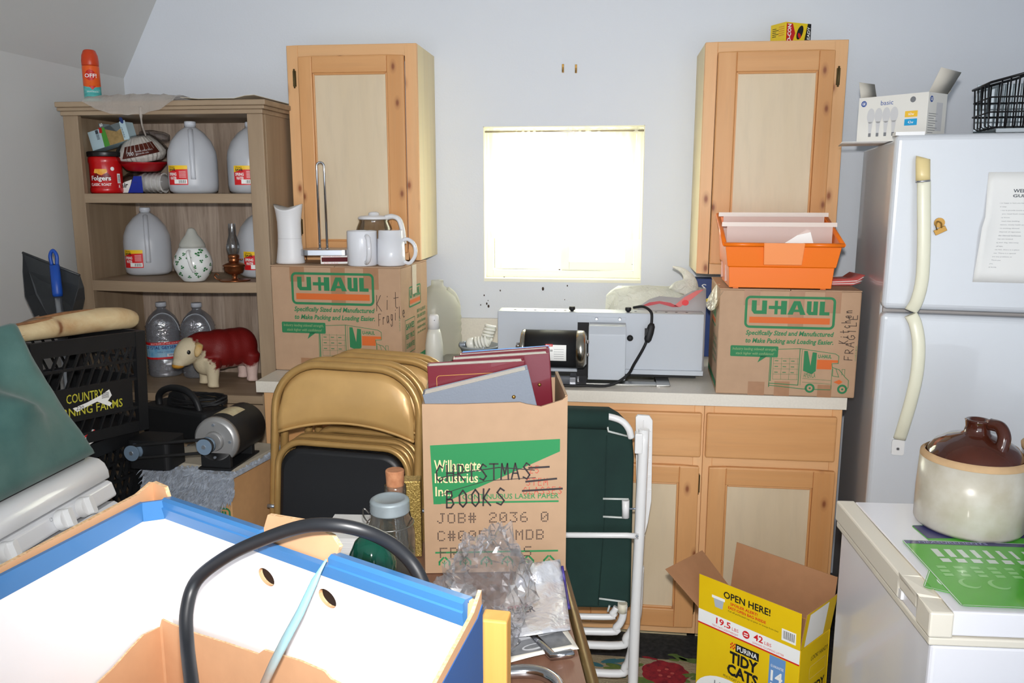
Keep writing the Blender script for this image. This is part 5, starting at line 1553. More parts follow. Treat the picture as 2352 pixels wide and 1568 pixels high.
for px in (1314, 1443):
    b = MB(); c = PY(px, 708, YM + .03); b.lathe(M_k, [(.005, H_), (.007, H_ + .003), (.0105, H_ + .006), (.0105, H_ + .014), (.009, H_ + .016)], 12, c=(c.x - oxm, .03, 0)); b.build('knob', mc)
for k, px in enumerate((1183, 1206, 1229, 1252, 1275, 1298, 1460, 1507, 1531, 1554, 1578)):
    b = MB(); c = PY(px, 709, YM + .035); b.lathe(M_dark, [(.0045, H_ - .002), (.0045, H_ + .0006)], 12, c=(c.x - oxm, .04, 0)); b.build('vent_hole', mc)
b = MB(); b.ball(M_k, (lx(1447, 775), -.011, lz(775, 1447)), .0105); b.build('ball_knob', mc)
def mp(px, py, dy): return PY(px, py, YM + dy) - Vector(mc.location)
b = MB()
cp_ = [mp(1455, 706, .03), mp(1478, 704, .01), mp(1495, 716, -.02), mp(1497, 735, -.03), mp(1493, 760, -.035), mp(1480, 795, -.04), mp(1457, 835, -.075), mp(1440, 862, -.112), mp(1400, 889, -.135), mp(1340, 904, -.150), mp(1300, 905, -.155), mp(1250, 900, -.155)]
for q in cp_: q.z = max(q.z, .0065 if q.y > -.105 else .001)
b.tube(M_k, spline(cp_), .0048, 8); b.build('power_cord', mc)
b = MB()
q0, q1 = mp(1498, 742, -.034), mp(1486, 786, -.042); d = (q1 - q0)
b.tube(M_k, [q0, q0 + d * .15, q0 + d * .5, q0 + d * .85, q1], [.007, .0125, .014, .0125, .007], 10, flat=.7)
q = q0 + d * .45 + Vector((-.011, -.004, 0)); b.box(M_k, q.x - .006, q.x + .004, q.y - .004, q.y + .004, q.z - .012, q.z + .012)
b.build('inline_switch', mc)

# ---------------------------------------------------------------- bags behind the machine, blue carton
YP = YM + dm + .15
M_wbag = mat_film('white_bag_film', (246, 246, 240), clear=.06, rough=.35, bump=1., bs=30, bd=.02, translucent=True)
p = PY(1500, 700, YP); zt_ = zm1
pb = thing('white_plastic_bag', 'crumpled white plastic bag behind the grey machine, peak standing up on the right', 'plastic bag', (p.x, YP, ZC0 + .001))
b = MB()
oL = Vector(pb.location)
def pl(px, py, Y): return PY(px, py, Y) - oL
rings = []
outline = [(1400, 668, 705), (1420, 655, 705), (1450, 648, 705), (1490, 652, 705), (1530, 658, 705), (1560, 655, 705), (1590, 652, 705), (1612, 665, 705)]
N = 14
for i, (px, yt, yb) in enumerate(outline):
    T = pl(px, yt, YP).z; x = pl(px, yt, YP).x
    wd_ = .07 * (1 if 0 < i < 7 else .4)
    ring = []
    for k in range(N):
        a = 2 * math.pi * k / N
        zc = T / 2
        n_ = mnoise.noise(Vector((x * 22, k * 1.3, i))) * .030
        ring.append((x + n_, (wd_ + n_) * math.cos(a), max(0, zc + (zc + n_) * math.sin(a))))
    rings.append(ring)
b.loft(M_wbag, rings)
b.build('bag', pb)
b = MB()
c0_ = pl(1578, 662, YP - .03)
b.tube(M_wbag, spline([c0_ + Vector((-.01, 0, -.02)), pl(1582, 645, YP - .03), pl(1575, 628, YP - .03), pl(1562, 618, YP - .03), pl(1545, 612, YP - .03)], 5), [.058, .055, .050, .044, .036, .030, .024, .020, .017, .014, .013, .012, .011, .010, .009, .008, .007, .006, .005, .004, .003], 12, flat=.7)
b.build('gathered_neck', pb)
p = PY(1545, 700, YM + dm + .015)
rb = thing('printed_bag', 'white plastic bag with a red curved print lying behind the grey machine', 'plastic bag', (p.x, YM + dm + .022, ZC0 + .001))
oL = Vector(rb.location)
b = MB(); Y_ = YM + dm + .022
M_pbag = mat_film('print_bag_film', (228, 226, 230), clear=.08, rough=.35, translucent=True)
prof_ = [pl(px, py, Y_) for px, py in ((1465, 706), (1490, 688), (1515, 680), (1560, 684), (1590, 668), (1622, 662), (1622, 700))]
base_ = [Vector((q.x, 0, 0)) for q in prof_]
rows = [[Vector((q.x, 0, 0)) for q in prof_], [Vector((q.x, -.008 * (i % 2), q.z * .7)) for i, q in enumerate(prof_)], [Vector((q.x, .004, q.z)) for q in prof_], [Vector((q.x, .03, q.z * .9)) for q in prof_], [Vector((q.x, .035, 0)) for q in prof_]]
b.loft(M_pbag, rows, closed=False, cap=False); b.build('bag', rb)
M_pinkr = mat('print_soft_red', (206, 96, 92), rough=.4)
b = MB(); L2 = lambda px, py: (pl(px, py, Y_ - .010).x, pl(px, py, Y_ - .010).z)
b.M = Matrix(((1, 0, 0, 0), (0, 0, -1, -.010), (0, 1, 0, 0), (0, 0, 0, 1)))
b.poly(mat('print_crimson', (176, 40, 48), rough=.4), [L2(*q) for q in ((1472, 703), (1492, 694), (1515, 691), (1540, 695), (1560, 705), (1545, 705), (1515, 697), (1490, 702))])
b.poly(M_pinkr, [L2(*q) for q in ((1548, 702), (1572, 682), (1600, 667), (1617, 664), (1590, 686), (1562, 705))]); b.poly(M_lred, ellipse(*L2(1574, 695), .012, .010, 14), .001)
b.build('red_print', rb)
p = PY(1614, 662, YW - .13)
bl = thing('blue_carton', 'small dark blue carton with a yellow curve under the right wall cabinet', 'carton', (p.x, YW - .106, ZC0 + .0005))
zz = zat(p.x, YW - .10, 640) - ZC0
b = MB(); b.box(mat('carton_navy', (24, 56, 120), rough=.4), -.022, .10, 0, .08, 0, zz); b.build('carton', bl, .001)
b = MB(); front(b); b.line(mat('print_yellow', (236, 214, 60)), [(-.012, zz - .05), (-.006, zz - .075), (.012, zz - .085), (.03, zz - .078)], .012, .0008); b.text(M_w, 'S', -.002, zz - .045, .016, zz - .02, .0008); b.build('printed_panel', bl)

# ---------------------------------------------------------------- orange bin with dividers on the right box
ZR = zr + .0046
pF0 = PZ(1675, 664, ZR); pF1 = PZ(1905, 666, ZR)
wb0 = (pF1 - pF0).length
ob = thing('orange_bin', 'orange plastic file bin with clear dividers standing on the right moving box', 'storage bin', ((pF0.x + pF1.x) / 2, pF0.y, ZR + .0056), R(-2))
M_ob = mat('orange_plastic', (240, 118, 18), rough=.35, spec=.5)
hf = zat(ob.location.x, ob.location.y - .02, 562) - ZR
hbk = zat(ob.location.x, ob.location.y + .24, 494) - ZR
w0, w1, wt = wb0 / 2, wb0 / 2 * 1.06, wb0 / 2 * 1.13
d0, d1 = 0.0, .26
def bring(z, w, ya, yb, th=0):
    return [(-w, ya, z), (w, ya, z), (w, yb, z), (-w, yb, z)]
b = MB()
rin = [bring(0, w0, 0, .24), bring(hf * .46, w0 * 1.03, -.005, .245), bring(hf * .47, w0 * 1.055, -.010, .250)]
b.loft(M_ob, rin, smooth=False, cap=False)
b.f([b.v(q) for q in rin[0]][::-1], M_ob)
top = [(-wt, -.022, hf - .004), (wt, -.022, hf - .004), (wt, .262, hbk - .004), (-wt, .262, hbk - .004)]
b.loft(M_ob, [rin[2], top], smooth=False, cap=False)
inn = [(-wt + .006, -.016, hf - .004), (wt - .006, -.016, hf - .004), (wt - .006, .256, hbk - .004), (-wt + .006, .256, hbk - .004)]
b.loft(M_ob, [top, inn, [(-w0 + .005, .004, .005), (w0 - .005, .004, .005), (w0 - .005, .236, .005), (-w0 + .005, .236, .005)]], smooth=False, cap=False)
b.f([b.v(q) for q in ((-w0 + .005, .004, .005), (w0 - .005, .004, .005), (w0 - .005, .236, .005), (-w0 + .005, .236, .005))], M_ob)
bo = b.build('bin', ob, .0015)
b = MB(); b.tube(M_ob, [(-wt - .004, -.024, hf - .006), (-wt * .30, -.026, hf - .006)], .0065, 8); b.tube(M_ob, [(wt * .34, -.026, hf - .006), (wt + .004, -.024, hf - .006)], .0065, 8)
for s_ in (-1, 1): b.tube(M_ob, [(s_ * (wt + .002), -.024, hf - .006), (s_ * (wt + .002), .262, hbk - .006)], .0065, 8)
b.tube(M_ob, [(-wt - .002, .264, hbk - .006), (wt + .002, .264, hbk - .006)], .0065, 8)
b.build('rim', ob)
b = MB(); x0_, x1_ = -wt * .34, wt * .36
b.loft(M_ob, [[(x0_, -.034, hf), (x1_, -.034, hf), (x1_ - .004, -.022, hf * .52), (x0_ + .004, -.022, hf * .52)], [(x0_, -.022, hf), (x1_, -.022, hf), (x1_ - .004, -.014, hf * .52), (x0_ + .004, -.014, hf * .52)]], smooth=False); b.mats[0] = mat('holder_orange', (246, 152, 92), rough=.3); b.build('label_holder', ob, .002)
for k, (sx, sy) in enumerate(((-1, .02), (1, .02), (-1, .22), (1, .22))):
    b = MB(); b.box(M_ob, sx * w0 * .86 - .008, sx * w0 * .86 + .008, sy - .008, sy + .008, -.004, 0); b.build('foot', ob)
M_div = mat_film('divider_plastic', (236, 214, 204), clear=.5, rough=.25, gl=.6)
for py, y in ((520, .07), (497, .20)):
    zt_ = zat(ob.location.x, ob.location.y + y, py) - ZR - .004
    b = MB(); b.box(M_div, -wt * .93, wt * .93, y - .001, y + .001, .012, zt_); b.box(mat_film('divider_rail', (240, 228, 218), clear=.25, rough=.3), -wt * 1.02, wt * 1.0, y - .003, y + .003, zt_ - .002, zt_ + .011); b.build('divider', ob)
pp = thing('paper_slip', 'folded white paper slip standing inside the orange bin', 'paper', ob.location + Vector((wt * .60, .046, .014)), rot=(R(-8), R(-14), R(-2)))
b = MB(); zq = hf + .012; b.prism(M_w, [(-.05, 0), (.035, 0), (.030, zq + .006), (.022, zq + .012), (-.05, zq - .014)], 0, .0015); b.bm.transform(Matrix.Rotation(R(90), 4, 'X')); b.build('sheet', pp)
p = PZ(1925, 640, ZR)
lf = thing('leaflet_fan', 'fanned red and white striped leaflets on the right moving box behind the orange bin', 'leaflets', (B2.x - .052, B2.y + .17, ZR + .0005), R(10))
b = MB()
for k in range(5):
    q = [(-.07, .07 - k * .004, .001 + k * .003), (.05 + k * .004, .06, .002 + k * .004), (.075 + k * .003, .055, .010 + k * .006)]
    q2 = [(x, y - .11, z) for x, y, z in q]
    b.loft(M_w if k % 2 else M_pinkr, [q, q2], closed=False, cap=False)
b.build('leaflets', lf, solid=.0006)
# rodent bait carton on the right wall cabinet
zc_ = uz(1780, 94)
p = PY(1803, 92, YU + .05)
rc_ = thing('bait_carton', 'yellow and black rodent bait carton lying on top of the right wall cabinet', 'carton', (p.x, YU + .05, zc_ + .0005), R(30))
hq = zat(p.x, YU + .05, 50) - zc_
M_ry = mat('bait_yellow', (238, 206, 36), rough=.4)
wq = .076; dq = .11
b = MB(); b.box(M_ry, 0, dq, 0, wq, 0, hq); b.build('carton', rc_, .001)
b = MB(); front(b); M_rr = mat('bait_red', (200, 30, 30), rough=.4)
b.poly(M_rr, [(.004, .002), (.03, .002), (.042, hq * .5), (.03, hq - .004), (.004, hq - .004)]); b.text(M_w, 'D-CON', .008, .006, .024, hq - .006, .001, .03, rot=90)
b.poly(M_k, [(.08, 0), (dq, 0), (dq, hq), (.095, hq)]); b.text(M_w, 'READY', .094, .008, .106, hq - .010, .001, .02, rot=90); b.poly(M_k, ellipse(.062, hq * .55, .012, hq * .36, 18, -.4), .0008); b.poly(M_rr, ellipse(.060, hq * .4, .006, hq * .14, 14, .5), .0011)
b.face((0, wq, 0), (0, -1, 0), (0, 0, 1))
for k in range(5): b.rect(M_k, .010, hq * (.75 - k * .09), .030 + .012 * (k % 2), hq * (.78 - k * .09), .0006); b.rect(M_rr, .042, hq * (.8 - k * .1), .070, hq * (.82 - k * .1), .0006)
b.build('printed_panel', rc_)
# ---------------------------------------------------------------- refrigerator
def PN(px, py, pt, n):
    """where the ray through a pixel meets the plane through pt with normal n"""
    d = ray(px, py); o = Vector((0, 0, CAMZ))
    return o + d * ((Vector(pt) - o).dot(n) / d.dot(n))
M_frg = mat('fridge_white', (206, 210, 216), rough=.26, coat=.35, bump=.12, bs=300, bd=.0008)
M_hand = mat('handle_cream', (228, 226, 204), rough=.35)
F0 = PY(2058, 308, 2.34); frz = R(-9)
zF = F0.z
fr = thing('refrigerator', 'white top-freezer refrigerator at the right end of the worktop', 'refrigerator', (F0.x, F0.y, 0), frz)
Mf = Matrix.LocRotScale(Vector((F0.x, F0.y, 0)), fr.rotation_euler.to_quaternion(), None); Mfi = Mf.inverted()
fx_, fy_ = Vector((math.cos(frz), math.sin(frz), 0)), Vector((-math.sin(frz), math.cos(frz), 0))
def fl_(px, py, off=0.): return Mfi @ PN(px, py, F0 + fy_ * off, fy_)
WF = .84
zgap = fl_(2030, 714).z
b = MB(); b.box(M_frg, .006, WF - .006, .075, .70, .03, zF - .012); b.build('body', fr, .006)
b = MB(); b.box(mat('gasket_grey', (168, 164, 162), rough=.7), .012, WF - .012, .058, .075, .10, zF - .012); b.build('door_gasket', fr)
b = MB(); b.box(M_frg, 0, WF, 0, .058, zgap + .006, zF); d1 = b.build('door', fr, .016, 4)
b = MB(); b.box(M_frg, 0, WF, 0, .058, .10, zgap - .006); d2 = b.build('door', fr, .016, 4)
b = MB(); b.box(M_gap, .02, WF - .02, .06, .08, .0, .09); b.build('kick_grille', fr)
b = MB(); b.box(M_wplas, .0, .07, .005, .06, zF - .003, zF + .006); b.build('hinge_cover', fr)
def hstrip(m, pts, w, name, par, flat=.45):
    b = MB()
    P = spline(pts, 6)
    b.tube(m, P, w, 12, flat=flat); return b
def hp(px, py, off): return fl_(px, py, off)
b = MB()
def ribbon(b, m, cen, w, th):
    """a rounded flat bar along points, wide in the door plane"""
    rings = []
    P = [Vector(q) for q in cen]
    for i, q in enumerate(P):
        d = (P[min(i + 1, len(P) - 1)] - P[max(i - 1, 0)]).normalized()
        n = Vector((0, -1, 0)); sd = d.cross(n).normalized()
        rings.append([q + sd * w * math.cos(a) * (1 if True else 1) + n * th * math.sin(a) for a in [2 * math.pi * k / 14 for k in range(14)]])
    b.loft(m, rings)
ribbon(b, M_hand, spline([hp(2122, 415, -.030), hp(2122, 470, -.036), hp(2122, 560, -.038), hp(2118, 640, -.034), hp(2106, 690, -.026), hp(2092, 714, -.014)], 5), .0165, .009)
b.build('handle', d1)
b = MB(); ribbon(b, mat('handle_cap', (226, 206, 150), rough=.35), [hp(2120, 362, -.016), hp(2120, 366, -.026), hp(2120, 400, -.030), hp(2120, 414, -.030)], .0175, .011); b.build('handle_cap', d1)
b = MB(); ribbon(b, M_brush, [hp(2120, 414, -.030), hp(2120, 418, -.030)], .018, .0115); b.build('handle_ring', d1)
b = MB(); b.cyl(M_hand, hp(2120, 380, -.016), hp(2120, 380, .002), .012); b.build('handle_post', d1)
b = MB()
ribbon(b, M_hand, spline([hp(2092, 722, -.014), hp(2103, 745, -.026), hp(2110, 790, -.034), hp(2107, 850, -.038), hp(2095, 910, -.036), hp(2078, 970, -.026), hp(2066, 1008, -.010)], 5), .0165, .009)
b.build('handle', d2)
b = MB(); c = hp(2062, 1028, -.004); b.M = Matrix(((1, 0, 0, c.x), (0, 0, -1, c.y), (0, 1, 0, c.z), (0, 0, 0, 1))); b.prism(M_wplas, rrect(-.016, -.020, .016, .024, .006), -.005, .004); b.poly(M_brush, ellipse(0, -.002, .0045, .0045, 12), .0046); b.poly(M_k, ellipse(0, -.002, .002, .002, 8), .005); b.build('handle_end', d2)

# magnet clip and notice on the freezer door
c = Mf @ fl_(2155, 520, -.0005)
mg_ = thing('magnet_clip', 'small brass magnet clip stuck on the freezer door', 'magnet', c, rot=(0, R(-28), frz))
b = MB(); b.tube(M_brass, [(.006, -.0, .008), (.006, -.005, .008)], .013, 18); b.build('magnet', mg_)
b = MB(); b.box(M_brass, -.016, .014, -.010, -.0055, -.018, -.004); b.tube(M_brass, spline([(-.008, -.010, -.006), (-.006, -.013, .006), (.002, -.012, .014), (.008, -.012, .006), (.004, -.010, -.006)]), .0018, 6); b.build('clip', mg_, .001)
nt_ = thing('paper_notice', 'white printed paper notice with a curled corner on the freezer door', 'notice', (F0.x, F0.y, 0), frz)
nx0, nz0, nz1 = fl_(2268, 480).x, fl_(2268, 648).z, fl_(2300, 395).z
M_pap = mat('notice_paper', (232, 232, 230), rough=.7)
b = MB()
rows = []
for i in range(13):
    u = i / 12; x = nx0 - .006 + u * .20
    rows.append([(x - (.012 * (1 - v) * (1 - u) if v < .6 else 0), -.0015 - .016 * max(0, 1 - u * 4) ** 2 * max(0, 1 - abs(v - .45) * 2.2), nz0 + v * (nz1 - nz0)) for v in [k / 10 for k in range(11)]])
b.loft(M_pap, rows, closed=False, cap=False); b.build('paper', nt_, solid=.0004)
b = MB(); b.face((0, -.0022, 0), (1, 0, 0), (0, 0, 1))
M_txt = mat('print_faint', (120, 124, 130), rough=.8)
lines = ['We are so happy to have you here and hope you', 'pleasant stay.', 'While we try to provide towels and', 'visiting, if you need fresh towels', 'please let us know.', 'Should you need clean bedding', 'For many reasons, mostly health and', 'safety, our is smoking allowed', 'ashes and disposal of cigarettes', 'Please use the charcoal barbecues', 'the area they are located.', 'If you bring your dog, take away', 'take care of him.', 'If you grow fish, there is a place', 'let us know. There is a special', 'If there are any problems or', 'may be. Thank you', 'Thank you,', 'Jim and family']
ytop = fl_(2300, 468).z; ybot = fl_(2280, 615).z
for k, s_ in enumerate(lines):
    z = ytop + (ybot - ytop) * k / (len(lines) - 1)
    xx = nx0 + .012 - .010 * k / 18
    b.text(M_txt, s_, xx, z, xx + .0023 * len(s_), z + .0034, .0003)
b.text(MC['print_slate'], 'WELCOME', nx0 + .055, fl_(2340, 442).z, nx0 + .12, fl_(2340, 434).z, .0003, .02); b.text(MC['print_slate'], 'GUESTS', nx0 + .055, fl_(2340, 453).z, nx0 + .11, fl_(2340, 446).z, .0003, .02)
b.build('printed_text', nt_)

# light bulb carton, sheet, wire basket and tray on top of the refrigerator
zT = zF + .0005
p = PY(1955, 305, 2.30)
gp = Vector((PY(1957, 305, 2.60).x, 2.60, zF - .0115))
ge = thing('bulb_carton', 'open white carton of light bulbs standing on top of the refrigerator', 'carton', gp + Vector((.014, 0, .0032)), R(-47))
hz = zat(gp.x, gp.y, 226) - gp.z - .003
wq = .205; dq = .10
M_gew = mat('carton_white', (226, 224, 218), rough=.6); M_gein = mat('carton_inside', (206, 200, 188), rough=.7)
b = MB(); t = .0012
for x0, x1, y0_, y1_ in ((0, wq, 0, t), (0, wq, dq - t, dq), (0, t, t, dq - t), (wq - t, wq, t, dq - t)): b.box(M_gew, x0, x1, y0_, y1_, 0, hz)
b.box(M_gew, t, wq - t, t, dq - t, 0, t); b.build('carton', ge)
b = MB()
b.loft(M_gein, [[(.001, .005, hz), (.001, dq * .9, hz)], [(-.004, .0, hz + .045), (-.004, dq * .8, hz + .045)]], closed=False, cap=False); b.build('flap', ge, solid=.001)
b = MB(); b.loft(M_gein, [[(wq, .0, hz), (wq, dq, hz)], [(wq + .030, -.006, hz + .06), (wq + .030, dq + .004, hz + .055)]], closed=False, cap=False); b.build('flap', ge, solid=.001)
b = MB(); b.loft(M_gein, [[(.0, dq, hz), (wq, dq, hz)], [(.0, dq + .02, hz + .012), (wq, dq + .02, hz + .012)]], closed=False, cap=False); b.build('flap', ge, solid=.001)
M_geb = mat('print_blue', (64, 92, 160)); M_sky = mat('print_cyan', (40, 160, 214)); M_gold = mat('print_gold', (240, 192, 60))
b = MB(); front(b)
b.poly(M_geb, ellipse(.016, hz * .86, .0085, .0085, 20)); b.text(M_w, 'GE', .011, hz * .83, .021, hz * .89, .001, .02)
b.text(M_geb, 'basic', .068, hz * .80, .105, hz * .90); b.poly(MC['print_grey'], ellipse(.162, hz * .87, .008, .008, 16))
M_bulbp = mat('print_bulb', (202, 202, 204))
for k in range(4):
    cx = .040 + k * .0235
    b.poly(M_bulbp, ellipse(cx, hz * .58, .0118, hz * .17, 18), .0004 + .0002 * k); b.poly(M_bulbp, [(cx - .007, hz * .45), (cx + .007, hz * .45), (cx + .004, hz * .2), (cx - .004, hz * .2)], .0004 + .0002 * k); b.rect(MC['print_grey'], cx - .004, hz * .12, cx + .004, hz * .20, .0008)
b.rect(M_gold, .142, hz * .50, .178, hz * .63); b.rect(M_sky, .142, hz * .32, .178, hz * .46); b.text(M_w, '60w', .152, hz * .535, .168, hz * .595, .001); b.text(M_w, '43w', .152, hz * .36, .168, hz * .42, .001)
b.face((wq, 0, 0), (0, 1, 0), (0, 0, 1)); b.poly(M_geb, ellipse(.016, hz * .86, .0085, .0085, 20)); b.text(M_w, 'GE', .011, hz * .83, .021, hz * .89, .001, .02)
for k in range(9): b.rect(MC['print_grey'], .006, hz * (.55 - k * .05), .055 - .01 * (k % 3), hz * (.562 - k * .05))
b.rect(M_bulbp, .045, hz * .2, .078, hz * .8)
b.build('printed_panel', ge)
sh_ = thing('paper_sheet', 'white paper sheet on the refrigerator top, sticking out under the bulb carton', 'paper', gp + Vector((0, 0, .0006)), R(-12))
b = MB(); b.loft(M_pap, [[(x, -.10, .0012 + z), (x, .16, .0012 + z)] for x, z in ((-.03, -.0003), (.0, .0), (.16, .0), (.20, .0008))], closed=False, cap=False); b.build('sheet', sh_, solid=.0006)
M_wire = mat('black_wire', (34, 34, 36), rough=.4, metal=.4)
bk_p = PY(2248, 296, 2.50)
tr = thing('glass_tray', 'clear glass cover and tray lying under the black wire basket on the refrigerator', 'tray', (bk_p.x - .006, 2.42, zT), frz)
M_trg = mat_clear('tray_glass', (200, 206, 206), base=.14, rough=.05)
b = MB(); b.box(M_trg, 0, .32, 0, .22, 0, .006); b.box(M_trg, .02, .30, .02, .20, .0062, .020); b.build('tray', tr, .002)
b = MB(); b.box(M_trg, .012, .32, .222, .226, 0, .155); b.build('upright_pane', tr)
wb_ = thing('wire_basket', 'black wire basket with a raised handle standing on the refrigerator', 'basket', (bk_p.x + .01, 2.45, zT + .0205), frz)
zb1 = zat(bk_p.x, 2.45, 190) - zT - .0205
b = MB()
w, d = .30, .17
def loopr(z, e): return [(-e, -e, z), (w, -e, z), (w, d + e, z), (-e, d + e, z)]
rim = [(-.012, -.012, zb1), (.10, -.012, zb1 + .030), (.2, -.012, zb1 + .075), (w, -.012, zb1 + .085), (w, d + .012, zb1 + .085), (.2, d + .012, zb1 + .075), (.10, d + .012, zb1 + .03), (-.012, d + .012, zb1)]
b.tube(M_wire, rim, .0036, 8, closed=True); b.build('rim', wb_)
b = MB()
for k in range(14):
    u = (k + .5) / 14; x = .004 + u * (w - .01)
    zt_ = zb1 + .03 * min(1, x / .10) + max(0, min(1, (x - .1) / .1)) * .045
    b.tube(M_wire, [(x, -.012, zt_), (x, -.004, .006), (x, .004, .002), (x, d - .004, .002), (x, d + .004, .006), (x, d + .012, zt_)], .0022, 6)
for k in range(5):
    y = .01 + k * (d - .02) / 4
    b.tube(M_wire, [(-.012, y, zb1), (-.004, y, .008), (.004, y, .003), (w, y, .003)], .0022, 6)
for z in (zb1 * .35, zb1 * .68): b.tube(M_wire, loopr(z, .008), .0022, 6, closed=True)
b.build('wire_mesh', wb_)
b = MB(); b.tube(M_wire, spline([(.13, -.016, zb1 + .04), (.165, -.018, zb1 + .075), (.20, -.016, zb1 + .15), (.25, .08, zb1 + .20), (.20, d + .016, zb1 + .15), (.165, d + .018, zb1 + .075), (.13, d + .016, zb1 + .04)]), .0042, 8); b.build('handle', wb_)

# ---------------------------------------------------------------- chest freezer with crocks and mats
ZF = .86
Nn = PZ(2140, 1405, ZF); Nf = PZ(1925, 1150, ZF)
dv = Nf - Nn; frz2 = math.atan2(dv.y, dv.x) - R(90); Lf = dv.length
cf_ = thing('chest_freezer', 'white chest freezer with a cream-edged lid in the lower right, in front of the refrigerator', 'freezer', (Nn.x, Nn.y, 0), frz2)
WFz = .62
M_frw = mat('freezer_white', (232, 232, 238), rough=.22, coat=.3)
M_crm = mat('freezer_trim', (226, 220, 206), rough=.4)
b = MB(); b.box(M_frw, .008, WFz, .008, Lf - .01, .03, ZF - .062); b.build('body', cf_, .008, 3)
b = MB(); b.box(M_crm, .0, WFz, .0, Lf, ZF - .061, ZF - .046); b.build('top_rim', cf_, .003)
b = MB(); b.box(M_frw, .036, WFz, .004, Lf - .002, ZF - .044, ZF); ld = b.build('lid', cf_, .003)
b = MB(); b.box(M_crm, -.004, .0355, -.006, .05, ZF - .044, ZF + .002); b.box(M_crm, -.004, .0355, .13, Lf, ZF - .044, ZF + .002); b.box(M_crm, -.004, .0355, .05, .13, ZF - .022, ZF + .002); b.build('lid_edge', ld, .004)
b = MB(); b.box(M_frw, .002, .03, .052, .128, ZF - .044, ZF - .023); b.build('finger_recess', ld)
b = MB(); b.box(M_wplas, -.003, .004, .118, .130, ZF - .040, ZF - .023); b.build('latch', ld)

M_glz = mat('stoneware_cream', (192, 188, 177), rough=.3, rgb2=(172, 164, 146), vs=16, coat=.3, bump=.15, bs=24, bd=.003)
M_brg = mat('brown_glaze', (74, 34, 22), rough=.12, rgb2=(54, 24, 16), vs=9, coat=.6)
M_clay = mat('bare_clay', (186, 154, 116), rough=.8, var=.1, vs=30)
e0, e1 = PZ(2106, 1205, ZF), PZ(2338, 1205, ZF)
Jr = (e1 - e0).length / 2 * .985
Jc = (e0 + e1) / 2
jg_ = thing('stoneware_jug', 'squat cream stoneware jug with a brown shoulder and small neck on the chest freezer', 'jug', (Jc.x, Jc.y, ZF + .0035), R(0))
zs = zat(Jc.x, Jc.y - Jr * .98, 1090) - ZF - .0035
ztop_ = zat(Jc.x, Jc.y, 962) - ZF - .0035
zne = zat(Jc.x, Jc.y - .03, 1010) - ZF
b = MB(); b.lathe(M_glz, [(Jr * .95, 0), (Jr, .008), (Jr * 1.0, zs * .5), (Jr * .975, zs)], 48); bd_ = b.build('body', jg_)
b = MB(); b.lathe(M_clay, [(Jr * .976, zs + .0002), (Jr * .97, zs + .008), (Jr * .90, zs + .013)], 48, cap=False); b.build('clay_ledge', jg_)
hN = ztop_ - zs
b = MB(); b.lathe(M_brg, [(Jr * .885, zs + .006), (Jr * .87, zs + .012), (Jr * .74, zs + hN * .36), (Jr * .52, zs + hN * .54), (Jr * .30, zs + hN * .62), (Jr * .235, zs + hN * .68), (Jr * .215, zs + hN * .82), (Jr * .23, zs + hN * .95), (Jr * .24, zs + hN * .98), (Jr * .20, zs + hN), (Jr * .15, zs + hN * .98), (Jr * .13, zs + hN * .8)], 48, cap=False); b.build('shoulder', jg_)
b = MB(); b.tube(M_brg, spline([(Jr * .16, -Jr * .16, zs + hN * .93), (Jr * .26, -Jr * .34, zs + hN * .92), (Jr * .30, -Jr * .46, zs + hN * .72), (Jr * .26, -Jr * .50, zs + hN * .48), (Jr * .22, -Jr * .52, zs + hN * .36)]), .0125, 12); b.build('handle', jg_)
p = PZ(2333, 1215, ZF)
ck = thing('brown_crock', 'dark brown crock with a tan rim at the right edge, beside the stoneware jug', 'crock', (p.x + .102, p.y + .03, ZF + .0035))
zk = zat(p.x + .02, p.y, 1035) - ZF
b = MB(); b.lathe(M_brg, [(.078, 0), (.085, .006), (.085, zk - .014)], 36); b.build('body', ck)
b = MB(); b.lathe(M_clay, [(.086, zk - .0138), (.088, zk - .004), (.084, zk)], 36); b.build('rim', ck)

M_mgr = mat('mat_green', (84, 176, 62), rough=.12, coat=.5); M_mnv = mat('mat_navy', (62, 62, 112), rough=.15, coat=.5); M_mwh = mat('mat_white', (214, 226, 218), rough=.15, coat=.5); M_mgr2 = mat('mat_green_pale', (140, 206, 126), rough=.12, coat=.5)
def mat_sheet(name_label, corners, z, band, shapes, thick=.0008):
    """a laminated plastic sheet: corners near-left, near-right, far-right, far-left as photo pixels on the lid"""
    P = [PZ(px, py, ZF + .002) for px, py in corners]
    o = P[3]; ex = (P[2] - P[3]); ey = (P[3] - P[0])
    rz = math.atan2(ex.y, ex.x)
    t = thing('plastic_template', name_label, 'placemat', (o.x, o.y, z), rz, 'green plastic mats under the stoneware jug')
    Mi = Matrix.LocRotScale(Vector((o.x, o.y, z)), t.rotation_euler.to_quaternion(), None).inverted()
    q = [Mi @ v for v in P]
    W_, D_ = ex.length, max(.05, -(q[0].y + q[1].y) / 2)
    b = MB(); b.prism(M_mgr, rrect(0, -D_, W_, 0, .008), 0, thick); b.build('sheet', t)
    b = MB(); b.z = thick + .0002
    if band: b.rect(M_mnv, .002, -band, W_ - .002, -.002); b.text(mat('print_lilac', (170, 170, 205)), 'MEASUREMENTS', .03, -band * .75, .16, -band * .3, thick + .0005)
    shapes(b, W_, D_, thick + .0003)
    b.build('printed_shapes', t)
    return t
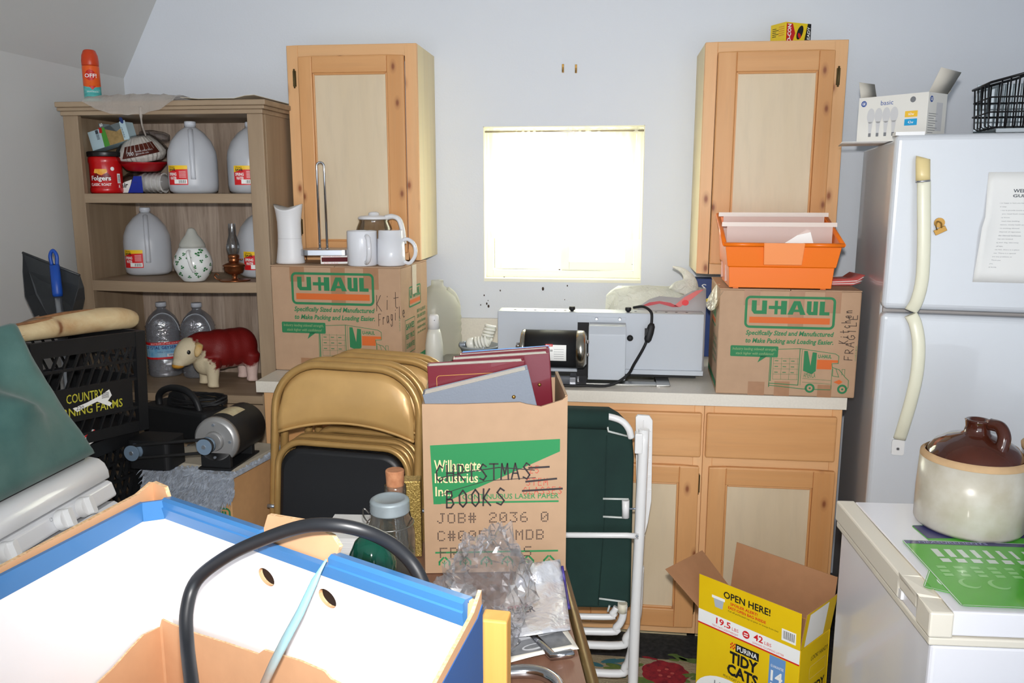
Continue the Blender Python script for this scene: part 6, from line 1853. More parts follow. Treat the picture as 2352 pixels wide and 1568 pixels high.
def shapesA(b, W, D, z):
    for k in range(9): b.rect(M_mwh, .04 + k * .024, -.075, .04 + k * .024 + .013 - k * .001, -.040, z)
    for k in range(8): b.rect(M_mwh, .04 + k * .028, -.098, .057 + k * .028, -.082, z)
    for k in range(3):
        for i in range(6): b.rect(M_mgr2, .02 + i * .03, -.125 - k * .016, .036 + i * .03, -.115 - k * .016, z)
    for k in range(4): b.poly(M_mwh, ellipse(.205 + (k % 2) * .035, -.125 - (k // 2) * .028, .013, .009), z)
    for k in range(3): b.rect(M_mwh, .20 + k * .028, -.19, .218 + k * .028, -.172, z)
    b.poly(M_mgr2, ellipse(.05, -.185, .018, .018, 24), z); b.poly(M_mgr, ellipse(.055, -.182, .015, .015, 24), z + .0002)
    b.poly(M_mgr2, ellipse(.10, -.185, .018, .018, 24), z); b.poly(M_mgr, ellipse(.105, -.182, .015, .015, 24), z + .0002)
    b.line(M_mwh, [(.002, -.002), (W - .002, -.002), (W - .002, -D + .002), (.002, -D + .002)], .0016, z, True)
def shapesB(b, W, D, z):
    for k in range(4): b.poly(M_mwh, ellipse(.035 + k * .06, -D + .045, .018, .022), z)
    b.line(M_mwh, [(.002, -.002), (W - .002, -.002), (W - .002, -D + .002), (.002, -D + .002)], .0016, z, True)
def shapesC(b, W, D, z): b.rect(M_mnv, .002, -D * .55, W - .002, -.002, z)
mat_sheet('blue-headed green plastic mat hidden mostly behind the stoneware jug', ((2130, 1262), (2400, 1262), (2400, 1205), (2092, 1205)), ZF + .0006, 0, shapesC)
mat_sheet('green plastic mat with white ovals, underneath the upper mat at its near left', ((2104, 1335), (2262, 1390), (2330, 1300), (2150, 1262)), ZF + .0018, 0, shapesB)
mat_sheet('uppermost green plastic mat with white block shapes and a navy header', ((2240, 1400), (2470, 1396), (2420, 1252), (2070, 1240)), ZF + .0028, .018, shapesA, .0005)

# ---------------------------------------------------------------- cat litter carton on the floor
ZCt = .46
a_ = PZ(1605, 1395, ZCt); c_ = PZ(1838, 1495, ZCt); e_ = PZ(1895, 1438, ZCt)
dv = c_ - a_; rzc = math.atan2(dv.y, dv.x); wc = dv.length; dc = (e_ - c_).length
lc = thing('litter_carton', 'open yellow cat litter carton standing on the rug in front of the base cabinets', 'carton', (a_.x, a_.y, .010), rzc)
zc = ZCt - .010
M_ly = mat('litter_yellow', (240, 204, 24), rough=.35, rgb2=(232, 190, 16), vs=4, coat=.2)
M_cbd = mat('inner_card', (166, 120, 84), rough=.8, var=.05, vs=30)
t = .003
b = MB(); b.box(M_ly, 0, wc, 0, t, 0, zc); b.box(M_ly, 0, wc, dc - t, dc, 0, zc); b.box(M_ly, 0, t, t, dc - t, 0, zc); b.box(M_ly, wc - t, wc, t, dc - t, 0, zc); b.build('carton', lc, .001)
b = MB(); b.box(M_cbd, t + .0003, wc - t - .0003, t + .0003, t + .0012, .01, zc); b.box(M_cbd, t + .0003, wc - t - .0003, dc - t - .0012, dc - t - .0003, .01, zc); b.box(M_cbd, t + .0003, t + .0012, t + .0015, dc - t - .0015, .01, zc); b.box(M_cbd, wc - t - .0012, wc - t - .0003, t + .0015, dc - t - .0015, .01, zc); b.box(M_cbd, t, wc - t, t, dc - t, .004, .007); b.build('lining', lc)
def flap(name, q, m_out, m_in, off, lbl=None):
    b = MB(); q = [Vector(v) for v in q]; n = (q[1] - q[0]).cross(q[3] - q[0]).normalized() * off
    o1 = [b.v(v) for v in q]; i1 = [b.v(v + n) for v in q]
    b.f(o1, m_out); b.f(i1[::-1], m_in)
    for k in range(4): b.f([o1[k], o1[(k + 1) % 4], i1[(k + 1) % 4], i1[k]], m_in)
    return b.build(name, lc, label=lbl)
hfp = zat(a_.x, a_.y, 1316) - ZCt
flap('flap', [(0, 0, zc), (wc, 0, zc), (wc, -.004, zc + hfp), (0, -.004, zc + hfp)], M_ly, M_cbd, -.002)
hb_ = hfp * 1.35
flap('flap', [(0, dc, zc), (wc, dc, zc), (wc, dc + .02, zc + hb_), (0, dc + .02, zc + hb_)], M_cbd, M_cbd, .002)
flap('flap', [(0, 0, zc), (0, dc, zc), (-.105, dc + .01, zc + .075), (-.105, -.01, zc + .075)], M_cbd, M_cbd, .002)
flap('flap', [(wc, 0, zc), (wc, dc, zc), (wc + .012, dc, zc + hfp * 1.0), (wc + .012, 0, zc + hfp)], M_ly, M_cbd, -.002)
b = MB(); front(b)
Lz = lambda py: zat(a_.x, a_.y, py) - .010        # heights read along the left front edge
zz0, zz1 = Lz(1424), zc
b.rect(M_w, 0, zz0, wc, zz1, .0004); b.rect(M_lred, 0, zz0 - .004, wc, zz0, .0004)
hh = zz1 - zz0
b.text(M_lred, '19.5', wc * .19, zz0 + hh * .38, wc * .34, zz0 + hh * .86, .0008, .02); b.text(M_lred, 'LBS', wc * .355, zz0 + hh * .38, wc * .42, zz0 + hh * .62, .0008); b.text(M_lred, 'TIDY CATS LIGHTWEIGHT', wc * .15, zz0 + hh * .10, wc * .42, zz0 + hh * .24, .0008)
b.poly(M_lred, ellipse(wc * .495, zz0 + hh * .5, hh * .28, hh * .28), .0008); b.rect(M_w, wc * .475, zz0 + hh * .54, wc * .515, zz0 + hh * .62, .0012); b.rect(M_w, wc * .475, zz0 + hh * .38, wc * .515, zz0 + hh * .46, .0012)
b.text(M_lred, '42', wc * .57, zz0 + hh * .38, wc * .66, zz0 + hh * .86, .0008, .02); b.text(M_lred, 'LBS', wc * .675, zz0 + hh * .38, wc * .74, zz0 + hh * .62, .0008); b.text(M_lred, 'LEADING CLUMPING LITTER', wc * .56, zz0 + hh * .10, wc * .86, zz0 + hh * .24, .0008)
y0_ = zz0 - .018
for i in range(4):
    for j in range(4):
        if (i + j) % 2 == 0: b.rect(M_lred, wc * .345 + i * .0038, y0_ - .019 + j * .0045, wc * .345 + (i + 1) * .0038, y0_ - .019 + (j + 1) * .0045, .0006)
b.rect(M_k, wc * .40, y0_ - .022, wc * .63, y0_, .0005); b.text(M_w, 'PURINA', wc * .415, y0_ - .018, wc * .615, y0_ - .004, .0008, .015)
b.text(M_k, 'TIDY', wc * .345, y0_ - .058, wc * .625, y0_ - .026, .0006, .04); b.text(M_k, 'CATS', wc * .325, y0_ - .094, wc * .635, y0_ - .062, .0006, .04)
b.text(M_k, 'MULTI-CAT CLUMPING LITTER', wc * .29, y0_ - .106, wc * .66, y0_ - .099, .0006)
M_lb = mat('print_litter_blue', (108, 152, 206), rough=.4)
b.rect(M_lb, wc * .73, y0_ - .14, wc * .88, y0_ + .012, .0005); b.text(M_w, '14', wc * .75, y0_ - .055, wc * .86, y0_ - .026, .0008, .03); b.text(M_w, 'DAY', wc * .75, y0_ - .080, wc * .86, y0_ - .060, .0008, .03); b.text(M_w, 'GUARANTEE', wc * .745, y0_ - .018, wc * .865, y0_ - .011, .0008); b.text(M_w, 'AMMONIA', wc * .745, y0_ - .096, wc * .865, y0_ - .088, .0008); b.text(M_w, 'BLOCKER', wc * .745, y0_ - .108, wc * .865, y0_ - .100, .0008)
b.poly(M_w, [q for q in ellipse(wc * .36, y0_ - .185, wc * .37, .075, 32)], .00045)
b.text(MC['print_grey'], 'LIGHT', wc * .20, y0_ - .165, wc * .50, y0_ - .128, .0008); b.poly(M_lb, [(wc * .40, y0_ - .128), (wc * .47, y0_ - .138), (wc * .60, y0_ - .122), (wc * .56, y0_ - .146), (wc * .46, y0_ - .152)], .0010)
# the flap above
b.face((0, -.0004, zc), (1, 0, 0), (0, -.004, hfp)); H2 = hfp
b.text(M_k, 'OPEN HERE!', wc * .26, H2 * .60, wc * .72, H2 * .80, .0006, .02); b.text(M_lred, 'SPOILER ALERT!', wc * .33, H2 * .46, wc * .60, H2 * .54, .0006, .02); b.text(M_lred, 'EASY-OPEN BAG INSIDE', wc * .31, H2 * .34, wc * .68, H2 * .42, .0006, .02); b.text(M_k, 'Pull off perforated top to pour or scoop from box', wc * .31, H2 * .24, wc * .80, H2 * .30, .0006)
b.poly(mat('print_tub', (178, 186, 196)), [(wc * .155, H2 * .52), (wc * .265, H2 * .52), (wc * .25, H2 * .24), (wc * .175, H2 * .24)], .0006); b.rect(M_w, wc * .14, H2 * .48, wc * .275, H2 * .56, .0009)
b.rect(M_w, wc * .83, H2 * .10, wc * .96, H2 * .42, .0006)
for k in range(12): b.rect(M_k, wc * (.845 + k * .0088), H2 * .16, wc * (.845 + k * .0088 + .003 + .002 * (k % 2)), H2 * .38, .0009)
# right side
b.face((wc, 0, 0), (0, 1, 0), (0, 0, 1)); b.text(M_k, 'LOOK! HANDY', dc * .38, zc - .05, dc * .95, zc - .038, .0006); b.frame(MC['handle_cap'], dc * .35, zc - .10, dc * .9, zc - .065, .006, .001); b.text(M_k, 'TIDY', dc * .45, zc - .145, dc * .9, zc - .12, .0006, .03); b.text(M_k, 'CATS', dc * .43, zc - .172, dc * .9, zc - .148, .0006, .03)
b.face((wc + .0004, 0, zc), (0, 1, 0), (.012, 0, hfp)); b.rect(M_w, dc * .10, .004, dc * .72, hfp * .96, .0006)
b.build('printed_panel', lc)

# ---------------------------------------------------------------- rug
M_rug = mat('rug_beige', (178, 166, 138), rough=.95, rgb2=(152, 140, 114), vs=70, stretch=(.25, 3, 1), bump=.8, bs=160, bd=.004)
q0 = PZ(1340, 1503, .005); q1 = PZ(1640, 1506, .005)
rg = thing('woven_rug', 'beige woven rug with red flowers on the dark floor in front of the base cabinets', 'rug', (.25, q0.y, 0.0005), R(0))
b = MB(); b.box(M_rug, -.85, .42, -.95, 0, 0, .007)
M_ro = mat('rug_red', (168, 44, 54), rough=.95, rgb2=(120, 30, 44), vs=60); M_rgn = mat('rug_green', (112, 132, 62), rough=.95, rgb2=(84, 112, 60), vs=50); M_rtl = mat('rug_teal', (62, 116, 128), rough=.95)
b.z = .0074
rng = random.Random(4)
o = Vector(rg.location)
def rp(px, py):
    v = PZ(px, py, .008) - o; return v.x, v.y
for px, py, r in ((1528, 1545, .075), (1370, 1600, .06), (1250, 1560, .06)):
    cx, cy = rp(px, py)
    for k in range(7):
        a = k * .9; b.poly(M_ro, ellipse(cx + r * .5 * math.cos(a), cy + r * .45 * math.sin(a), r * .55, r * .5, 14), .0074 + k * .00004)
    for k in range(5): b.poly(mat('rug_rose', (196, 90, 84), rough=.95), ellipse(cx + r * .3 * math.cos(k * 1.3), cy + r * .3 * math.sin(k * 1.3), r * .09, r * .08, 8), .0079)
for px, py, s_, m in ((1430, 1530, .05, M_rgn), (1390, 1520, .05, M_rtl), (1460, 1560, .06, M_rgn), (1575, 1515, .05, M_rgn), (1500, 1512, .025, M_ro), (1420, 1548, .03, M_rtl), (1590, 1560, .05, M_rgn), (1550, 1510, .03, M_rgn)):
    cx, cy = rp(px, py)
    for k in range(4): b.poly(m, ellipse(cx + rng.uniform(-s_, s_), cy + rng.uniform(-.02, .02), s_ * .6, s_ * .22, 10, rng.uniform(-.6, .6)), .0074 + .00003 * k)
b.build('rug', rg, merge=False)
# ---------------------------------------------------------------- folding table
ZTB = .72
T1 = PZ(1362, 1568, ZTB); T0 = PZ(1289, 1300, ZTB)
dv = T0 - T1; trz = math.atan2(dv.y, dv.x) - R(90)
tb = thing('folding_table', 'brown wood-grain folding table with a brass edge, carrying the boxes and jars', 'table', (T1.x, T1.y, 0), trz)
M_tt = mat_wood('table_laminate', (134, 98, 80), (110, 78, 62), 1, 26, stretch=16, rough=.4)
M_bre = mat('brass_edge', (128, 108, 72), rough=.35, metal=.8)
tx0, ty0, ty1 = -.95, -.93, .60
b = MB(); b.box(M_tt, tx0, -.012, ty0, ty1, ZTB - .020, ZTB); b.build('tabletop', tb)
b = MB()
b.tube(M_bre, [(x, y, ZTB - .012) for x, y in rrect(tx0 - .004, ty0, 0, ty1, .03)], .0135, 10, closed=True); b.build('edge_trim', tb)
M_legm = mat('leg_brown', (96, 80, 62), rough=.4, metal=.5)
for lx_, ly_ in ((tx0 + .10, ty0 + .12), (-.10, ty0 + .12), (tx0 + .10, ty1 - .12), (-.10, ty1 - .12)):
    b = MB(); b.cyl(M_legm, (lx_, ly_, .008), (lx_, ly_, ZTB - .021), .013, n=12); b.build('leg', tb)
ZT2 = ZTB + .0020

# ---------------------------------------------------------------- carton of albums and books
A = PZ(977, 1318, ZTB); B = PZ(1299, 1312, ZTB)
dv = B - A; xrz = math.atan2(dv.y, dv.x); xw = dv.length
M_xk = mat('carton_tan', (176, 146, 118), rough=.7, var=.04, vs=22, spec=.2)
xb_ = thing('book_carton', 'tall open tan carton with a green banner, filled with albums, on the folding table', 'cardboard box', (A.x, A.y, ZT2), xrz)
xh = zat(A.x, A.y, 928) - ZT2; xd = .245
U = lambda px: (px - 960) / 343 * xw
V = lambda py: (1312 - py) / 384 * xh
t = .005
b = MB()
b.M = Matrix(((1, 0, 0, 0), (0, 0, -1, 0), (0, 1, 0, 0), (0, 0, 0, 1)))
b.prism(M_xk, [(0, 0), (xw, 0), (xw, V(912)), (U(1290), V(922)), (U(1240), V(936)), (U(1205), V(930)), (U(1190), V(926)), (U(1050), V(929)), (0, V(928))], -t, 0)
b.M = Matrix()
b.box(M_xk, 0, xw, xd - t, xd, 0, xh); b.box(M_xk, t, xw - t, t, xd - t, 0, t)
b.loft(M_xk, [[(xw - t, t, 0), (xw - t, t, V(912)), (xw - t, xd - t, xh + .015), (xw - t, xd - t, 0)], [(xw, t, 0), (xw, t, V(912)), (xw + .002, xd - t, xh + .015), (xw, xd - t, 0)]], smooth=False)
b.loft(M_xk, [[(0, t, 0), (0, t, xh), (0, xd - t, xh), (0, xd - t, 0)], [(t, t, 0), (t, t, xh), (t, xd - t, xh), (t, xd - t, 0)]], smooth=False)
b.build('carton', xb_, .001)
M_wg = mat('print_willow_green', (38, 130, 76), rough=.7); M_crp = mat('print_cream', (232, 206, 160), rough=.7); M_ink = mat('dot_ink', (74, 58, 52), rough=.7); M_mark = mat('black_marker', (48, 42, 44), rough=.6); M_rpen = mat('red_pen', (196, 70, 58), rough=.7)
b = MB(); front(b)
b.poly(M_wg, [(U(977), V(1019)), (U(1286), V(1008)), (U(1286), V(1036)), (U(1000), V(1152)), (U(983), V(1152))], .0004)
for s_, xa, xb, ya, yb in (('Willamette', 986, 1098, 1079, 1052), ('Industries', 987, 1090, 1104, 1082), ('Inc.', 988, 1026, 1134, 1112)): b.text(M_crp, s_, U(xa), V(ya), U(xb), V(yb), .0008, .012)
b.text(M_wg, 'CONTINUOUS LASER PAPER', U(1052), V(1142), U(1284), V(1130), .0008, .01)
b.rect(M_wg, U(1000), V(1151), U(1284), V(1147), .0006)
hand(b, M_mark, 'CHRISTMAS', U(988), V(1100), U(1014) - U(988), (V(1064) - V(1100)), .0034, .0012, drift=.0004)
hand(b, M_mark, 'BOOKS', U(1012), V(1160), U(1042) - U(1012), (V(1122) - V(1160)), .0036, .0012, drift=.0012)
b.line(M_mark, [(U(1000), V(1092)), (U(1060), V(1080)), (U(1140), V(1070)), (U(1225), V(1077))], .0022, .0014); b.line(M_mark, [(U(1000), V(1130)), (U(1040), V(1118)), (U(1110), V(1100)), (U(1228), V(1094))], .0014, .0014)
for s_, x, y in (('25', 1212, 1084), ('STEM', 1205, 1112), ('GLASSES', 1197, 1132)): hand(b, M_rpen, s_, U(x), V(y), U(1014) - U(1000), V(1076) - V(1092), .0012, .0012)
for x0_, y0_, x1_, y1_ in ((1212, 1072, 1260, 1070), (1205, 1103, 1278, 1097), (1197, 1124, 1292, 1120)): b.line(M_mark, [(U(x0_), V(y0_)), (U(x1_), V(y1_))], .0042, .0015)
DOT = {'J': ('00111', '00010', '00010', '00010', '00010', '10010', '01100'), 'O': ('01110', '10001', '10001', '10001', '10001', '10001', '01110'), 'B': ('11110', '10001', '10001', '11110', '10001', '10001', '11110'), '#': ('01010', '01010', '11111', '01010', '11111', '01010', '01010'),
 '2': ('01110', '10001', '00001', '00110', '01000', '10000', '11111'), '0': ('01110', '10001', '10011', '10101', '11001', '10001', '01110'), '3': ('11111', '00010', '00100', '00010', '00001', '10001', '01110'), '6': ('00110', '01000', '10000', '11110', '10001', '10001', '01110'), 'C': ('01110', '10001', '10000', '10000', '10000', '10001', '01110'),
 '5': ('11111', '10000', '11110', '00001', '00001', '10001', '01110'), '9': ('01110', '10001', '10001', '01111', '00001', '00010', '01100'), 'M': ('10001', '11011', '10101', '10101', '10001', '10001', '10001'), 'D': ('11110', '10001', '10001', '10001', '10001', '10001', '11110'), 'F': ('11111', '10000', '10000', '11110', '10000', '10000', '10000'), 'R': ('11110', '10001', '10001', '11110', '10100', '10010', '10001'),
 'S': ('01111', '10000', '10000', '01110', '00001', '00001', '11110'), 'T': ('11111', '00100', '00100', '00100', '00100', '00100', '00100'), 'A': ('01110', '10001', '10001', '11111', '10001', '10001', '10001')}
def dots(s_, x, y, cell):
    for ch in s_:
        for r_, row in enumerate(DOT.get(ch, ())):
            for c_, v in enumerate(row):
                if v == '1': b.rect(M_ink, x + c_ * cell, y + (6 - r_) * cell, x + (c_ + .82) * cell, y + (6.82 - r_) * cell, .0008)
        x += 6.6 * cell
cell = (V(1172) - V(1196)) / 7
dots('JOB# 2036 0', U(991), V(1196), cell); dots('C#00597', U(991), V(1237), cell); dots('MDB', U(1180), V(1237), cell); dots('FRST', U(996), V(1276), cell); dots('S', U(1200), V(1276), cell)
b.rect(M_wg, U(985), V(1266), U(1284), V(1262), .0006)
for x in (1007, 1058, 1109, 1160, 1211, 1262):
    cx, cy = U(x), V(1287); r_ = .011
    b.line(M_wg, [(cx - r_, cy - r_ * .5), (cx - r_, cy + r_ * .1), (cx - .002, cy + r_)], .004, .0006); b.line(M_wg, [(cx + r_, cy - r_ * .5), (cx + r_, cy + r_ * .1), (cx + .002, cy + r_)], .004, .0006); b.line(M_wg, [(cx, cy - r_), (cx, cy + r_ * .3)], .002, .0006); b.line(M_wg, [(cx - r_ * .4, cy), (cx, cy - r_ * .4), (cx + r_ * .4, cy)], .002, .0006)
b.build('printed_lettering', xb_)
# albums standing in the carton
M_burg = mat('burgundy_leather', (104, 22, 38), rough=.3, coat=.3, bump=.15, bs=300, bd=.0006); M_gray = mat('grey_leather', (112, 120, 132), rough=.5, bump=.4, bs=220, bd=.001); M_page = mat('page_white', (248, 244, 232), rough=.8); M_bfold = mat('folder_blue', (96, 150, 210), rough=.4)
Xm = Matrix.LocRotScale(Vector((A.x, A.y, ZT2)), Matrix.Rotation(xrz, 3, 'Z').to_quaternion(), None)
Xi = Xm.inverted(); Xn = (Xm.to_3x3() @ Vector((0, 1, 0)))
def inX(px, py, y): return Xi @ PN(px, py, Xm @ Vector((0, y, 0)), Xn)
def album(label, cover, ul, ur, y, h, th, name='photo_album', stud=None, gilt=False, dx=0.):
    """ul, ur: the upper corners of the front cover in the photo; y: how far back it stands in the carton"""
    a, c_ = inX(*ul, y), inX(*ur, y)
    w = math.hypot(c_.x - a.x, c_.z - a.z); tilt = math.atan2(c_.z - a.z, c_.x - a.x)
    ca, sa = math.cos(tilt), math.sin(tilt)
    ox_, oz_ = a.x + dx + sa * h, a.z - ca * h
    t = thing(name, label, 'album' if name == 'photo_album' else 'folder', Xm @ Vector((ox_, y, oz_)), group='albums in the tan carton')
    t.rotation_euler = (Matrix.Rotation(xrz, 3, 'Z') @ Matrix.Rotation(-tilt, 3, 'Y')).to_euler()
    b = MB(); c = .003
    b.box(cover, 0, w, 0, c, 0, h); b.box(cover, 0, w, th - c, th, 0, h); b.box(cover, 0, c, c, th - c, 0, h); b.build('cover', t, .0012)
    b = MB(); b.box(M_page, c, w - .006, c + .0008, th - c - .0008, .006, h - .002); b.build('pages', t)
    if stud:
        q = inX(*stud, y); du_, dv_ = q.x - ox_, q.z - oz_
        b = MB(); b.ball(M_brass, (ca * du_ + sa * dv_, -.0012, -sa * du_ + ca * dv_), (.0042, .003, .0042), 10); b.build('stud', t)
    if gilt:
        b = MB(); front(b); b.frame(mat('gilt_line', (196, 152, 84), rough=.3, metal=.6), .018, .02, w - .018, h - .022, .008, .0012, .0006); b.build('gilt_border', t)
    return t
album('grey textured album leaning to the left at the front of the tan carton', M_gray, (966, 907), (1209, 848), .008, .20, .050, stud=(1180, 911), dx=.004)
album('burgundy album with a gilt border, behind the grey album at the left', M_burg, (962, 841), (1186, 829), .064, .22, .040, gilt=True, dx=.018)
album('large burgundy album with a brass stud, rising at the right of the carton', M_burg, (1040, 826), (1262, 811), .110, .235, .040, stud=(1239, 883))
album('burgundy album lying behind the other burgundy ones, only its top edge showing', M_burg, (1056, 815), (1262, 799), .154, .23, .026)
album('light blue folder at the back of the tan carton', M_bfold, (1062, 809), (1262, 795), .186, .225, .014, name='folder')

# ---------------------------------------------------------------- gold folding chairs
M_gold = mat('gold_paint', (204, 164, 104), rough=.36, metal=.15, coat=.25, var=.10, vs=7)
M_goldt = mat('gold_tube', (188, 150, 92), rough=.32, metal=.35, var=.12, vs=12)
M_seat = mat('black_vinyl', (26, 27, 30), rough=.42, spec=.5, bump=.12, bs=300, bd=.0008)
def ushape(w, z0, z1, r, n=8):
    pts = [(-w, 0, z0), (-w, 0, z1 - r)]
    for k in range(1, n): a = math.pi - math.pi / 2 * k / n; pts.append((-w + r + r * math.cos(a), 0, z1 - r + r * math.sin(a)))
    pts.append((-w + r, 0, z1)); pts.append((w - r, 0, z1))
    for k in range(1, n + 1): a = math.pi / 2 - math.pi / 2 * k / n; pts.append((w - r + r * math.cos(a), 0, z1 - r + r * math.sin(a)))
    pts.append((w, 0, z0))
    return [Vector(p) for p in pts]
HC = 1.035; WC = .222
def folding_chair(label, loc, rot):
    t = thing('folding_chair', label, 'chair', loc, rot=rot, group='gold folding chairs leaning on the cabinets')
    b = MB(); b.tube(M_goldt, ushape(WC, .0, HC, .135, 10), .0125, 12); b.build('front_frame', t)
    b = MB()
    up_ = ushape(WC - .012, .60, HC - .012, .125, 12)[1:-1]
    xs_ = [-WC + .013 + (2 * WC - .026) * k / 24 for k in range(25)]
    def ztop(x):
        r = .123; e = WC - .013 - abs(x)
        return HC - .013 - (r - math.sqrt(max(0, r * r - (r - e) ** 2)) if e < r else 0)
    def zlow(x): return .822 + .045 * (1 - (x / WC) ** 2)
    rows = []
    for f in (0, .15, .4, .65, .85, 1):
        rows.append([(x, -.004 - .012 * math.sin(math.pi * f) - .004 * (1 - (x / WC) ** 2), zlow(x) + f * (max(ztop(x), zlow(x) + .004) - zlow(x))) for x in xs_])
    b.loft(M_gold, rows, closed=False, cap=False); b.tube(M_gold, [(x, -.006, zlow(x)) for x in xs_], .004, 6)
    b.build('backrest', t, solid=.0015)
    b = MB(); o = [p + Vector((0, -.024, 0)) for p in ushape(WC - .022, .36, .805, .075, 8)]; b.tube(M_goldt, o, .010, 10); b.build('seat_frame', t)
    b = MB(); rings = []
    for s_, y in ((1, -.020), (1.0, -.030), (.985, -.036), (.93, -.040)):
        rings.append([(x * s_, y, .58 + (z - .58) * s_) for x, z in rrect(-WC + .034, .37, WC - .034, .790, .065, 8)])
    b.loft(M_seat, rings); b.build('seat', t)
    b = MB(); o = [p + Vector((0, .014, 0)) for p in ushape(WC - .028, .0, .80, .05, 6)]; b.tube(M_goldt, o, .0105, 10); b.build('rear_frame', t)
    for sx in (-1, 1):
        b = MB(); b.lathe(M_k, [(.0145, -.002), (.0155, .0), (.0155, .03), (.013, .032)], 12, c=(sx * WC, 0, .002)); b.build('foot_cap', t)
        b = MB(); b.tube(M_steel2, [(sx * (WC - .01), -.012, .60), (sx * (WC + .014), -.012, .60)], .006, 8); b.build('pivot', t)
    b = MB(); b.cyl(M_goldt, (-WC, 0, .16), (WC, 0, .16), .007, n=10); b.build('stretcher', t)
    return t
ctx = PY(776, 900, 2.30).x
tiltx = R(-5.5)
ch0 = folding_chair('gold folding chair with a black seat, the frontmost of the leaning stack', (ctx, 2.205, .0085), (tiltx, R(1.6), R(-2)))
for k, (dx, dy, dr, l) in enumerate(((.004, .064, .0, 'gold folding chair directly behind the frontmost one, only its rim showing'), (.045, .132, .8, 'gold folding chair shifted to the right, third in the leaning stack'), (.052, .196, 1.0, 'gold folding chair at the very back of the leaning stack'))):
    dup(ch0, (ctx + dx, 2.205 + dy, .0085), (tiltx, R(1.6 + dr), R(-2)), l)

# ---------------------------------------------------------------- green folding lounger
YL = 2.34
M_tub = mat('white_tube', (232, 232, 232), rough=.25, coat=.3)
M_gcan = mat('dark_green_canvas', (21, 46, 42), rough=.85, bump=.2, bs=500, bd=.0006, rgb2=(26, 55, 49), vs=6)
M_pipe = mat('white_piping', (206, 212, 208), rough=.6)
lo = PY(1300, 1400, YL); lo.z = 0
lg_ = thing('folding_lounger', 'folded dark green canvas lounger with a white tube frame in front of the base cabinets', 'lounge chair', lo)
def L_(px, py, dy=0.): return PY(px, py, YL + dy) - lo
xl_ = -.30
b = MB()
P = [(1448, 1398), (1452, 1200), (1456, 1050), (1450, 985), (1420, 955), (1398, 942)]
rt = [L_(*p) for p in P]
front_ = [(-.30, rt[-1].z)] + [(q.x, q.z) for q in reversed(rt)] + [(-.30, L_(1300, 1405).z)]
b.M = Matrix(((1, 0, 0, 0), (0, 0, -1, 0), (0, 1, 0, 0), (0, 0, 0, 1)))
b.prism(M_gcan, front_, -.05, 0)
b.build('canvas', lg_, .010, 3)
b = MB(); z0_ = L_(1390, 990).z
b.tube(M_gcan, [(-.30, -.012, L_(1300, 955).z), (L_(1398, 960).x, -.012, L_(1398, 960).z)], .030, 14, flat=1.0); b.build('headrest_roll', lg_)
for pts_ in (((1395, 975), (1397, 990), (1452, 1004)), ((1385, 1145), (1444, 1146)), ((1385, 1186), (1442, 1189)), ((1376, 1374), (1436, 1382)), ((1400, 1390), (1396, 1404))):
    b = MB(); b.tube(M_pipe, [L_(px, py, -.034 if py < 1000 else -.004) for px, py in pts_], .0032, 6); b.build('piping', lg_)
b = MB(); b.tube(M_gcan, [L_(1394, 1000, -.002), L_(1388, 1200, -.002), L_(1374, 1390, -.002)], .0014, 5); b.build('seam', lg_)
# frame tubes
def tb_(name, pts, r=.0125, dy=0.):
    b = MB(); b.tube(M_tub, spline(pts, 6), r, 12); return b.build(name, lg_)
xr_top = L_(1479, 985, -.03)
bot = Vector((L_(1452, 1560, -.03).x + .002, -.03, .0095))
tb_('side_tube', [xr_top, L_(1470, 1200, -.03), L_(1460, 1400, -.03), bot], .0155)
tb_('back_tube', [(-.28, .02, L_(1300, 1480).z), L_(1400, 1482, .0), L_(1440, 1462, -.005), L_(1460, 1425, -.008), L_(1466, 1390, -.008), L_(1470, 1300, -.006)], .0125)
tb_('seat_tube', [(-.28, -.005, L_(1300, 1447).z), L_(1385, 1450, -.012), L_(1415, 1440, -.012), L_(1429, 1420, -.012), L_(1433, 1390, -.012)], .0115)
tb_('leg_tube', [(-.28, .03, L_(1300, 1545).z), L_(1400, 1546, .01), L_(1436, 1530, .01), L_(1447, 1505, .005), L_(1452, 1480, .0)], .0125)
tb_('headrest_tube', [(L_(1398, 955).x - .05, -.01, L_(1398, 950).z), L_(1405, 958, -.02), L_(1430, 968, -.02), L_(1444, 985, -.02), L_(1450, 1005, -.016)], .010)
tb_('foot_tube', [(-.28, -.008, L_(1300, 1416).z), L_(1385, 1416, -.012), L_(1406, 1408, -.012), L_(1416, 1394, -.010)], .0095)
b = MB(); b.tube(M_tub, [Vector((-.28, -.05, L_(1300, 1222).z)), L_(1440, 1229, -.05), L_(1466, 1231, -.046)], .0085, 10); b.ball(M_steel2, L_(1463, 1231, -.060), .004, 8); b.build('cross_bar', lg_)
b = MB(); b.tube(M_wplas, [L_(1437, 1148, -.012), L_(1437, 1188, -.012)], .011, 12); b.cyl(M_steel2, L_(1445, 1168, -.012), L_(1466, 1168, -.02), .003, n=8); b.build('hinge_sleeve', lg_)
b = MB(); b.tube(mat('joint_cream', (222, 216, 196), rough=.4), [L_(1430, 1384, -.012), L_(1429, 1405, -.012)], .0145, 12); b.build('joint_sleeve', lg_)
ay = .03
b = MB(); b.M = Matrix(((1, 0, 0, 0), (0, 0, -1, ay), (0, 1, 0, 0), (0, 0, 0, 1)))
def L2(px, py): q = L_(px, py, ay); return (q.x, q.z)
arm = [L2(*q) for q in ((1460, 958), (1465, 953), (1492, 955), (1499, 966), (1496, 1150), (1488, 1200), (1474, 1254), (1466, 1254), (1462, 1180))]
b.prism(M_wplas, arm, -.012, 0)
